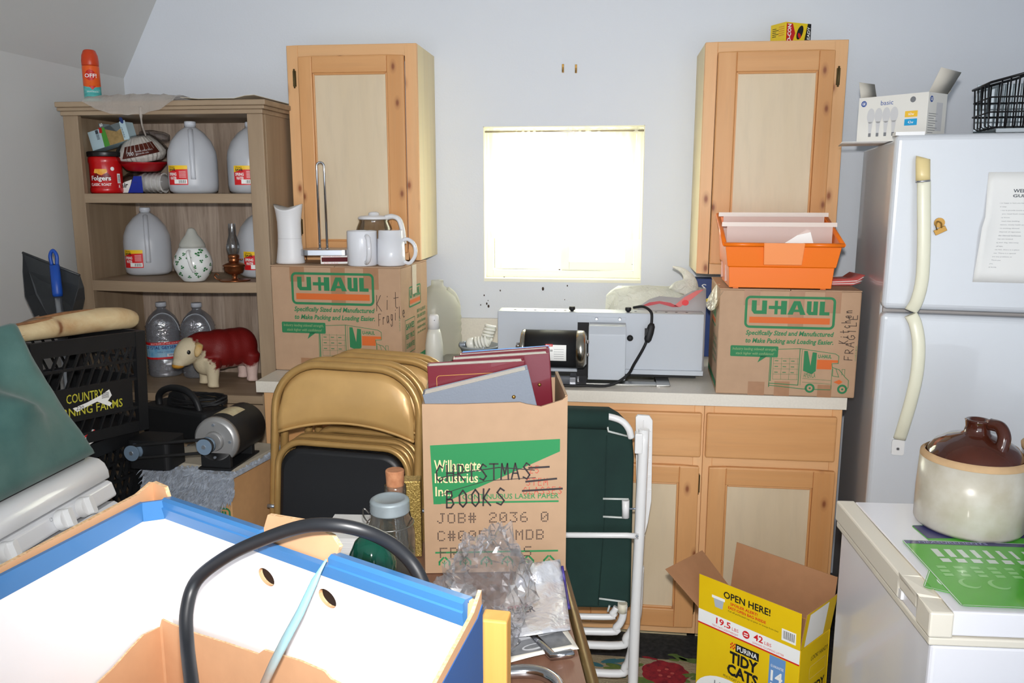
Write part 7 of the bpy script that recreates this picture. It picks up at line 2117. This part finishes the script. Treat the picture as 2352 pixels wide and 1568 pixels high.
for py in range(990, 1230, 34):
    a, c = L2(1463, py), L2(1495 if py < 1160 else 1482, py); b.prism(M_wplas, [(a[0], a[1] - .0015), (c[0], c[1] - .0015), (c[0], c[1] + .0015), (a[0], a[1] + .0015)], 0, .006)
a, c = L2(1478, 965), L2(1476, 1225); b.prism(M_wplas, [(a[0] - .0015, a[1]), (a[0] + .0015, a[1]), (c[0] + .0015, c[1]), (c[0] - .0015, c[1])], 0, .006)
b.build('arm_rest', lg_, .001)
b = MB(); b.box(M_wplas, L_(1458, 980).x, L_(1476, 980).x, -.05, -.014, L_(1460, 1030).z, L_(1460, 985).z); b.build('arm_bracket', lg_, .003)

# ---------------------------------------------------------------- jars and small things on the table
M_jar = mat_clear('jar_glass', (222, 222, 214), base=.12, rough=.05, haze=.03, bump=.3, bs=14)
p = PY(921, 1200, 1.70)
cbt = thing('corked_bottle', 'clear glass bottle with a cork stopper beside the tan carton', 'bottle', (p.x, 1.66, ZT2))
zz = lambda py, Y=1.66, x=p.x: zat(x, Y, py) - ZT2
zn, zk0, zk1 = zz(1140), zz(1118), zz(1078)
b = MB(); b.lathe(M_jar, [(.030, 0), (.036, .006), (.037, zn * .62), (.030, zn * .82), (.021, zn * .93), (.0195, zn), (.0235, zn + .006), (.0235, zk0 + .004), (.021, zk0 + .006)], 32, cap=False); b.build('bottle', cbt)
b = MB(); b.lathe(mat('cork', (192, 136, 98), rough=.85, rgb2=(170, 112, 78), vs=60, bump=.4, bs=200), [(.0165, zn + .004), (.0190, zk0 + .006), (.0205, zk1 - .002), (.019, zk1)], 20); b.build('cork', cbt, .001)
p = PY(901, 1200, 1.55)
jr = thing('canning_jar', 'clear canning jar with a grey zinc lid in front of the corked bottle', 'jar', (p.x, 1.535, ZT2))
zz = lambda py, dy=0.: zat(p.x, 1.535 + dy, py) - ZT2
z0_, z1_ = zz(1190, -.035), zz(1143)
b = MB(); b.lathe(M_jar, [(.040, 0), (.047, .008), (.047, z0_ * .72), (.043, z0_ * .86), (.036, z0_ * .95), (.035, z0_ + .004)], 36, sq=3, cap=False); b.build('jar', jr)
M_zinc = mat('zinc_lid', (158, 170, 176), rough=.55, metal=.35, var=.12, vs=25)
b = MB(); H3 = z1_ - z0_
b.lathe(M_zinc, [(.0385, z0_)] + [((.0400, .0385)[q % 2], z0_ + .003 + q * H3 / 9) for q in range(7)] + [(.0385, z1_ - .003), (.034, z1_), (.029, z1_ - .001), (.027, z1_ - .003), (.004, z1_ - .003)], 40); b.build('lid', jr)
M_bail = mat('bail_wire', (150, 150, 146), rough=.3, metal=.9)
b = MB(); b.tube(M_bail, spline([(-.046, 0, z0_ * .86), (-.054, -.004, z0_ * .95), (-.052, -.006, z0_ + .006), (-.042, -.004, z0_ - .004)]), .0016, 6); b.tube(M_bail, [(.047 * math.cos(a), .047 * math.sin(a), z0_ * .88) for a in [2 * math.pi * k / 30 for k in range(30)]], .0014, 6, closed=True); b.build('bail', jr)
p = PY(853, 1270, 1.41)
ins = thing('glass_insulator', 'teal green glass insulator dome in front of the zinc-lidded jar', 'insulator', (p.x, 1.41, ZT2))
zi = zat(p.x, 1.41, 1226) - ZT2
Mg_ins = mat('insulator_glass', (24, 104, 84), rough=.06, trans=.55, ior=1.5, coat=.3)
b = MB(); b.lathe(Mg_ins, [(.038, 0), (.044, .006), (.043, zi * .36), (.038, zi * .44), (.036, zi * .50), (.041, zi * .56), (.046, zi * .64), (.046, zi * .72), (.040, zi * .82), (.036, zi * .86), (.030, zi * .93), (.018, zi * .985), (.004, zi)], 40); b.build('insulator', ins)
p = PY(948, 1110, 1.74)
gg = thing('gold_gift_box', 'narrow glittering gold box between the corked bottle and the tan carton', 'gift box', (p.x - .012, 1.735, ZT2), xrz)
zq = zat(p.x, 1.735, 1106) - ZT2
b = MB(); b.box(mat('gold_glitter', (206, 178, 104), rough=.3, metal=.5, rgb2=(120, 96, 44), vs=260, bump=.8, bs=300), -.045, .03, 0, .04, 0, zq); b.build('box', gg, .002)
p0_, p1_ = PY(742, 1240, 1.62), PY(832, 1240, 1.60)
st_ = thing('paper_stack', 'thick stack of white paper on the folding table behind the blue-edged carton', 'paper stack', ((p0_.x + p1_.x) / 2, 1.60, ZT2), R(4))
M_stk = mat('stack_edge', (226, 226, 224), rough=.8, rgb2=(196, 196, 198), vs=30, stretch=(.1, .1, 14))
zq = zat(p1_.x, 1.60, 1238) - ZT2
b = MB(); w_ = (p1_.x - p0_.x) / 2; b.box(M_stk, -w_, w_, 0, .13, 0, zq); b.build('paper', st_)

# crumpled clear wrap
M_bw = mat_clear('crumpled_wrap', (250, 250, 252), base=.10, rough=.10, haze=.05, blend=.2)
cwp = PY(1105, 1360, 1.42)
cw = thing('plastic_wrap', 'crumpled clear plastic wrap heaped on the table in front of the tan carton', 'plastic wrap', (cwp.x, 1.42, ZT2))
zt1 = zat(cwp.x, 1.42, 1222) - ZT2
def crumple(name, c, rx, ry, rz_, seed, amp=.3):
    b = MB(); N1, N2 = 40, 28; rings = []
    for i in range(1, N2):
        t_ = math.pi * i / N2; ring = []
        for k in range(N1):
            a = 2 * math.pi * k / N1
            d = Vector((math.sin(t_) * math.cos(a), math.sin(t_) * math.sin(a), -math.cos(t_)))
            n_ = 1 + amp * (mnoise.noise(d * 2.2 + Vector((seed, 0, 0))) + .6 * abs(mnoise.noise(d * 6 + Vector((seed, 3, 0)))) + .5 * mnoise.noise(d * 9 + Vector((seed, 5, 1))) + .35 * mnoise.noise(d * 19 + Vector((seed, 2, 4))))
            ring.append((c[0] + rx * d.x * n_, c[1] + ry * d.y * n_, max(.0, c[2] + rz_ * d.z * n_)))
        rings.append(ring)
    b.loft(M_bw, rings, smooth=False); return b.build(name, cw)
crumple('wrap', (.02, .0, zt1 * .52), .075, .06, zt1 * .46, 1.0)
crumple('wrap', (-.055, -.03, .055), .055, .05, .055, 7.0, .4)
crumple('wrap', (.035, -.07, .04), .035, .05, .038, 12.0, .4)

# silver pouch, photo sheet, chrome tube
M_foil = mat('silver_foil', (236, 238, 244), rough=.34, metal=.55, bump=1., bs=28, bd=.01)
def tz(px, py, z): q = PZ(px, py, z); return q
poO = PZ(1235, 1380, ZT2 + .01); poO.z = ZT2
po = thing('foil_pouch', 'opened silver foil pouch lying on the table next to the clear wrap', 'foil pouch', poO)
b = MB(); rows = []
Lc = [(1192, 1296), (1172, 1350), (1152, 1395), (1158, 1430), (1166, 1466)]; Rc = [(1286, 1284), (1294, 1330), (1301, 1375), (1306, 1410), (1310, 1446)]
for k in range(17):
    u = k / 16 * 4; i = min(3, int(u)); f = u - i
    l = Vector(Lc[i]).lerp(Vector(Lc[i + 1]), f); r_ = Vector(Rc[i]).lerp(Vector(Rc[i + 1]), f)
    row = []
    for j in range(13):
        v = j / 12; q = l.lerp(r_, v)
        h = .012 + .012 * math.sin(math.pi * v) * (.6 + .4 * math.sin(u * 2.2)) + .006 * mnoise.noise(Vector((u * 2, v * 5, 2)))
        if k < 4: h += (4 - k) * .009
        w_ = PZ(q.x, q.y, ZT2 + h); row.append(w_ - poO)
    rows.append(row)
b.loft(M_foil, rows, closed=False, cap=False)
b.build('pouch', po, solid=.0008)
b = MB(); b.tube(mat('pouch_purple', (62, 50, 128), rough=.4), [rows[k][12] + Vector((.003, 0, -.004)) for k in range(1, 11)], .003, 6); b.build('printed_edge', po)
b = MB()
for s_, r0, c0, c1, m in (('SUPER', 11, 1, 6, mat('foil_print', (110, 112, 124), rough=.4)), ('only', 10, 1, 5, mat('foil_print_red', (206, 150, 156), rough=.4))):
    q0, q1, q2 = rows[r0][c0], rows[r0][c1], rows[r0 - 2][c0]
    b.face(q0 + Vector((0, 0, .006)), q1 - q0, q2 - q0); b.text(m, s_, 0, 0, (q1 - q0).length, (q2 - q0).length * .8, .001, .02)
b.build('printed_lettering', po)
shO = PZ(1240, 1480, ZT2); 
ph = thing('photo_sheet', 'curled black and white photo print with a white border under the foil pouch', 'photo', shO)
b = MB(); cs = [(1168, 1524), (1330, 1492), (1296, 1436), (1158, 1466)]
P = [PZ(x, y, ZT2 + .0015) - shO for x, y in cs]
rows2 = []
for i in range(7):
    u = i / 6
    rows2.append([P[0].lerp(P[1], v).lerp(P[3].lerp(P[2], v), u) + Vector((0, 0, .004 * (1 - u) * math.sin(v * 3.1) + .0015)) for v in [k / 8 for k in range(9)]])
b.loft(M_page, rows2, closed=False, cap=False); b.build('print', ph, solid=.0004)
b = MB(); ex, ey = (P[1] - P[0]), (P[3] - P[0]); b.face(P[0] + Vector((0, 0, .0075)), ex, ey); lx2, ly2 = ex.length, ey.length
b.rect(mat('photo_grey', (140, 142, 146), rough=.4, rgb2=(96, 98, 102), vs=26), lx2 * .06, ly2 * .12, lx2 * .93, ly2 * .95, .0); M_pg2 = mat('photo_pale', (196, 198, 202), rough=.4)
b.poly(M_pg2, ellipse(lx2 * .42, ly2 * .30, lx2 * .17, ly2 * .12, 20, .1), .0004); b.poly(MC['photo_grey'], ellipse(lx2 * .42, ly2 * .31, lx2 * .14, ly2 * .07, 20, .1), .0007); b.poly(M_pg2, [(lx2 * .15, ly2 * .6), (lx2 * .85, ly2 * .68), (lx2 * .85, ly2 * .9), (lx2 * .15, ly2 * .9)], .0004); b.poly(MC['photo_grey'], ellipse(lx2 * .25, ly2 * .65, lx2 * .06, ly2 * .12), .0008)
b.build('picture', ph)
ctb = thing('chrome_tube', 'bent chrome tube lying on the table in front of the photo print', 'chrome tube', PZ(1230, 1540, ZT2))
o = Vector(ctb.location)
def tq(px, py, h=.0125): return PZ(px, py, ZT2 + h) - o
b = MB(); b.tube(M_chr, spline([tq(1090, 1552), tq(1165, 1543), tq(1215, 1541), tq(1255, 1550), tq(1285, 1575), tq(1300, 1625)]), .0115, 14); b.build('tube', ctb)
c2_ = thing('chrome_bar', 'short chrome bar end sticking out from beneath the photo print', 'chrome tube', PZ(1290, 1503, ZT2))
o2 = Vector(c2_.location); b = MB(); b.tube(M_chr, [PZ(1180, 1478, ZT2 + .002) - o2 + Vector((0, .07, .006)), PZ(1270, 1507, ZT2 + .0085) - o2, PZ(1312, 1500, ZT2 + .0085) - o2, PZ(1317, 1499, ZT2 + .0085) - o2], [.008, .008, .008, .006], 12); b.build('bar', c2_)

# ---------------------------------------------------------------- open blue-edged carton in the foreground
zR = 1.12
cFL = PZ(352, 1128, zR); cFR = PZ(1098, 1378, zR); 
cNL = Vector((-.725, .66, 0)); cNR = Vector((-.170, .46, 0))
cFL.z = cFR.z = 0
fo = Vector((cFL.x, cFL.y, ZT2))
fc = thing('blue_edged_carton', 'large open carton with white inside and blue rim in the foreground', 'cardboard box', fo)
M_fk = mat('carton_orange_tan', (206, 160, 122), rough=.75, var=.05, vs=18, spec=.2)
M_fe = mat('carton_edge', (226, 196, 156), rough=.9, rgb2=(196, 150, 104), vs=220)
M_fw = mat('carton_white_inside', (238, 238, 240), rough=.5)
M_fb = mat('carton_blue', (58, 116, 172), rough=.4, coat=.15)
M_fnv = mat('carton_navy_print', (38, 84, 146), rough=.45)
Hb = zR - ZT2
def wallM(p, q):
    d = (q - p).normalized()
    return Matrix(((d.x, 0, d.y, p.x - fo.x), (d.y, 0, -d.x, p.y - fo.y), (0, 1, 0, 0), (0, 0, 0, 1))), (q - p).length
MW, LW = wallM(cFL, cFR)                  # far wall: local x along, y up, z towards the inside (towards the camera)
# which pixel of the photo falls where on the far wall's inner face
def onW(px, py, off):
    n = Vector((MW[0][2], MW[1][2], 0)); pt = fo + n * off + Vector((0, 0, 0))
    w_ = PN(px, py, pt, n) - fo
    return (w_.x * MW[0][0] + w_.y * MW[1][0], w_.z)
th = .006
holes_px = ((612, 1325, 20, 15), (752, 1374, 22, 15))
def hole(off, s=1.):
    out = []
    for px, py, rx, ry in holes_px:
        c = onW(px, py, off); out.append(ellipse(c[0], c[1], .0155 * s, .0105 * s, 20, -.35))
    return out
b = MB(); b.M = MW
tabs = [onW(602, 1235, .002), onW(612, 1183, .002), onW(690, 1196, .002), onW(760, 1232, .002), onW(777, 1258, .002), onW(770, 1296, .002)]
zt_ = Hb - .004
outl = [(0, 0), (LW, 0), (LW, zt_), (tabs[5][0], zt_), (tabs[4][0], tabs[4][1]), (tabs[3][0], tabs[3][1]), (tabs[2][0], tabs[2][1]), (tabs[1][0], tabs[1][1]), (tabs[0][0], zt_), (.035, zt_), (.028, Hb + .012), (-.0, Hb + .014)]
b.prism(M_fk, outl, -.006, 0, holes=hole(0), side=M_fe)
b.build('far_wall', fc)
Mz, Ll = wallM(cNL, cFL)
b = MB(); b.M = Mz
b.prism(M_fk, [(0, 0), (Ll, 0), (Ll, Hb + .014), (Ll - .03, Hb + .006), (0, Hb - .006)], -.006, 0, side=M_fe)
b.build('left_wall', fc)
Mr, Lr = wallM(cFR, cNR)
b = MB(); b.M = Mr
b.prism(M_fk, [(0, 0), (Lr, 0), (Lr, Hb), (.03, Hb + .002), (0, Hb + .012)], -.004, 0, side=M_fe); b.build('right_wall', fc)
b = MB(); b.M = Mr
b.prism(M_fnv, [(0.0005, 0), (Lr, 0), (Lr, Hb - .006), (.02, Hb - .01), (.0005, Hb - .004)], -.0052, -.0042); b.poly(M_orng, [(.05, .20), (.09, .20), (.075, .235), (.06, .235)], -.0056); b.build('printed_side', fc)
Mn, Ln = wallM(cNR, cNL)
b = MB(); b.M = Mn; b.prism(M_fk, [(0, 0), (Ln, 0), (Ln, Hb * .45), (0, Hb * .45)], -.004, 0, side=M_fe); b.build('near_wall', fc)
b = MB(); 
b.f([b.v((q.x - fo.x, q.y - fo.y, .003)) for q in (cFL, cFR, cNR, cNL)], M_fk); b.build('bottom', fc, solid=.004)
# white liner and blue rim on the far and left walls
rb_ = .030
ch = .035                                  # the chamfered corner of the liner
b = MB(); b.M = MW; o1 = .006
b.prism(M_fw, [(ch, .004), (LW - .004, .004), (LW - .004, Hb - rb_), (ch, Hb - rb_)], .004, .008, holes=hole(.008), side=M_fk)
b.M = Mz
b.prism(M_fw, [(.02, .004), (Ll - ch, .004), (Ll - ch, Hb - rb_), (.02, Hb - rb_ - .004)], .006, .010, side=M_fk)
W1 = MW @ Vector((ch, 0, .008)); W2 = Mz @ Vector((Ll - ch, 0, .010)); W2b = W2
b.M = Matrix()
b.f([b.v((W1.x, W1.y, .004)), b.v((W2.x, W2.y, .004)), b.v((W2.x, W2.y, Hb - rb_)), b.v((W1.x, W1.y, Hb - rb_))], M_fw)
b.build('white_liner', fc)
b = MB(); b.M = MW
tl_, tr_ = tabs[0][0] + .002, tabs[5][0] - .002
for xa, xb_2 in ((ch, tl_), (tr_, LW - .012)):
    b.loft(M_fb, [[(x, Hb - rb_, .004), (x, Hb - rb_, .0095), (x, Hb - rb_ * .45, .0125), (x, Hb - rb_ * .40, .0105), (x, Hb - .003, .0115), (x, Hb, .006), (x, Hb - .002, -.006), (x, Hb - .016, -.0085), (x, Hb - .018, -.007), (x, Hb - .004, .002)] for x in (xa, xb_2)], smooth=False)
b.loft(M_fb, [[(x, Hb - rb_, .004), (x, Hb - rb_, .0095), (x, Hb - rb_ * .5, .0115), (x, Hb - rb_ * .45, .004)] for x in (tl_ + .0002, tr_ - .0002)], smooth=False)
b.M = Mz
b.loft(M_fb, [[(x, Hb - rb_ - .004 * (x < .1), .006), (x, Hb - rb_ - .004 * (x < .1), .0115), (x, Hb - .002 - .004 * (x < .1), .013), (x, Hb - .002 - .004 * (x < .1), .007)] for x in (.02, Ll - ch)], smooth=False)
b.M = Matrix()
d = (W1 - W2).normalized(); n_ = Vector((d.y, -d.x, 0)) * .004
b.loft(M_fb, [[(q.x, q.y, Hb - rb_), (q.x + n_.x, q.y + n_.y, Hb - rb_), (q.x + n_.x, q.y + n_.y, Hb - .002), (q.x, q.y, Hb - .002)] for q in (W1, W2)], smooth=False)
b.build('blue_rim', fc)
# torn inner sheet standing low against the liner
b = MB(); b.M = MW
off = .022
tp_ = [onW(*q, off) for q in ((228, 1568), (262, 1535), (300, 1490), (330, 1458), (365, 1442), (397, 1434), (440, 1452), (520, 1477), (592, 1502), (606, 1492), (630, 1500), (690, 1518), (745, 1542), (760, 1560), (800, 1580), (900, 1620))]
tp_ = [(x, z) for x, z in tp_ if x > .030]; tp_ = [(.030, tp_[0][1])] + tp_
b.prism(M_fk, [(.030, .01)] + tp_ + [(tp_[-1][0], .01)], off - .003, off, side=M_fe)
b.build('torn_sheet', fc)
zj_ = tp_[0][1]
nZ = Vector((Mz[0][2], Mz[1][2], 0))
def onZ(px, py, off):
    w_ = PN(px, py, fo + Vector((cNL.x - fo.x, cNL.y - fo.y, 0)) + nZ * off, nZ) - Vector((cNL.x, cNL.y, fo.z))
    return (w_.x * Mz[0][0] + w_.y * Mz[1][0], w_.z)
b = MB(); b.M = Mz; off = .018
tz_ = [onZ(*q, off) for q in ((214, 1580), (228, 1566), (262, 1533), (300, 1490), (330, 1458), (366, 1440))]
tz_ = [(min(x, Ll - .034), z) for x, z in tz_]
b.prism(M_fk, [(tz_[0][0], .01)] + tz_ + [(Ll - .030, tz_[-1][1]), (Ll - .030, .01)], off - .003, off, side=M_fe)
b.M = Matrix(); j0_, j1_ = MW @ Vector((.030, 0, .022)), Mz @ Vector((Ll - .030, 0, off))
b.f([b.v((j0_.x, j0_.y, .01)), b.v((j1_.x, j1_.y, .01)), b.v((j1_.x, j1_.y, tz_[-1][1])), b.v((j0_.x, j0_.y, zj_))], M_fk)
b.build('torn_sheet', fc)
# left flap hanging outward with a slot
b = MB()
f0, f1 = PZ(92, 1305, 1.10), PZ(0, 1372, 1.10)
Pq = [cNL + Vector((-.004, .12, Hb + ZT2 - .005)), cNL + Vector((-.02, -.14, Hb + ZT2 - .01)), cNL + Vector((-.10, -.12, Hb + ZT2 - .12)), cNL + Vector((-.10, .12, Hb + ZT2 - .10))]
b.f([b.v(q - fo) for q in Pq], M_fk); b.build('side_flap', fc, solid=.005)

# black cable arching over the carton's far wall
cbO = PY(432, 1568, .80)
cab = thing('black_cable', 'thick black cable arching out of the blue-edged carton over its far wall', 'cable', cbO)
b = MB()
def offC(px, py, off):
    n = Vector((MW[0][2], MW[1][2], 0)); return PN(px, py, fo + n * off, n) - cbO
pts = [offC(*q) for q in ((452, 1680, .16), (440, 1568, .13), (430, 1480, .10), (429, 1400, .08), (452, 1332, .06), (520, 1278, .045), (600, 1240, .036), (690, 1210, .03), (760, 1205, .02), (830, 1217, .0), (890, 1243, -.024), (935, 1280, -.04), (965, 1325, -.045), (985, 1390, -.045), (1000, 1500, -.045))]
b.tube(mat('cable_black', (30, 32, 36), rough=.4, spec=.6), spline(pts), .0085, 12, flat=.9); b.build('cable', cab)
# verdigris pry bar leaning in the carton
csO = PY(745, 1292, .855)
cs_ = thing('chisel', 'long thin blue-green weathered metal chisel leaning against the white inner wall', 'chisel', csO)
b = MB()
M_ver, t_, b_, o_ = nodes('verdigris')
tq_ = t_.nodes.new('ShaderNodeTexCoord'); sq_ = t_.nodes.new('ShaderNodeSeparateXYZ'); t_.links.new(tq_.outputs['Object'], sq_.inputs[0])
zz_ = mth_ = t_.nodes.new('ShaderNodeMath'); mth_.operation = 'MULTIPLY_ADD'; t_.links.new(noise(t_, tq_.outputs['Object'], 30, 4), mth_.inputs[0]); mth_.inputs[1].default_value = .12; t_.links.new(sq_.outputs[2], mth_.inputs[2])
t_.links.new(ramp(t_, mth_.outputs[0], [(0, lin((150, 128, 112))), (1, lin((140, 206, 222)))]), b_.inputs['Base Color'])
mth2 = t_.nodes.new('ShaderNodeMapRange'); mth2.inputs[1].default_value = -.13; mth2.inputs[2].default_value = .04; t_.links.new(mth_.outputs[0], mth2.inputs[0])
for l_ in list(t_.links):
    if l_.to_node.type == 'VALTORGB': t_.links.new(mth2.outputs[0], l_.to_socket)
b_.inputs['Roughness'].default_value = .5
# stays clear of the far wall
def offW(px, py, off):
    n = Vector((MW[0][2], MW[1][2], 0)); return PN(px, py, fo + n * off, n) - csO
pts = [offW(750, 1284, .022), offW(735, 1310, .030), offW(722, 1335, .034), offW(690, 1405, .045), offW(655, 1470, .056), offW(625, 1530, .066), offW(600, 1585, .076), offW(560, 1670, .09)]
b.tube(M_ver, pts, [.0018, .0035, .0062, .0075, .0082, .0082, .0075, .007], 10, flat=.55); b.build('blade', cs_)
# board standing at the right of the carton
p0_, p1_ = PY(1100, 1432, .94), PY(1163, 1432, .94)
pb_ = thing('pine_board', 'yellow pine board standing upright behind the right corner of the blue-edged carton', 'board', ((p0_.x + p1_.x) / 2, .945, ZT2), R(-4))
w_ = (p1_.x - p0_.x) / 2; hz_ = zat(p1_.x, .94, 1432) - ZT2
b = MB(); b.box(mat_wood('yellow_pine', (226, 172, 96), (208, 148, 74), 2, 16, rough=.5), -w_, w_, 0, .03, 0, hz_); b.build('board', pb_, .003)
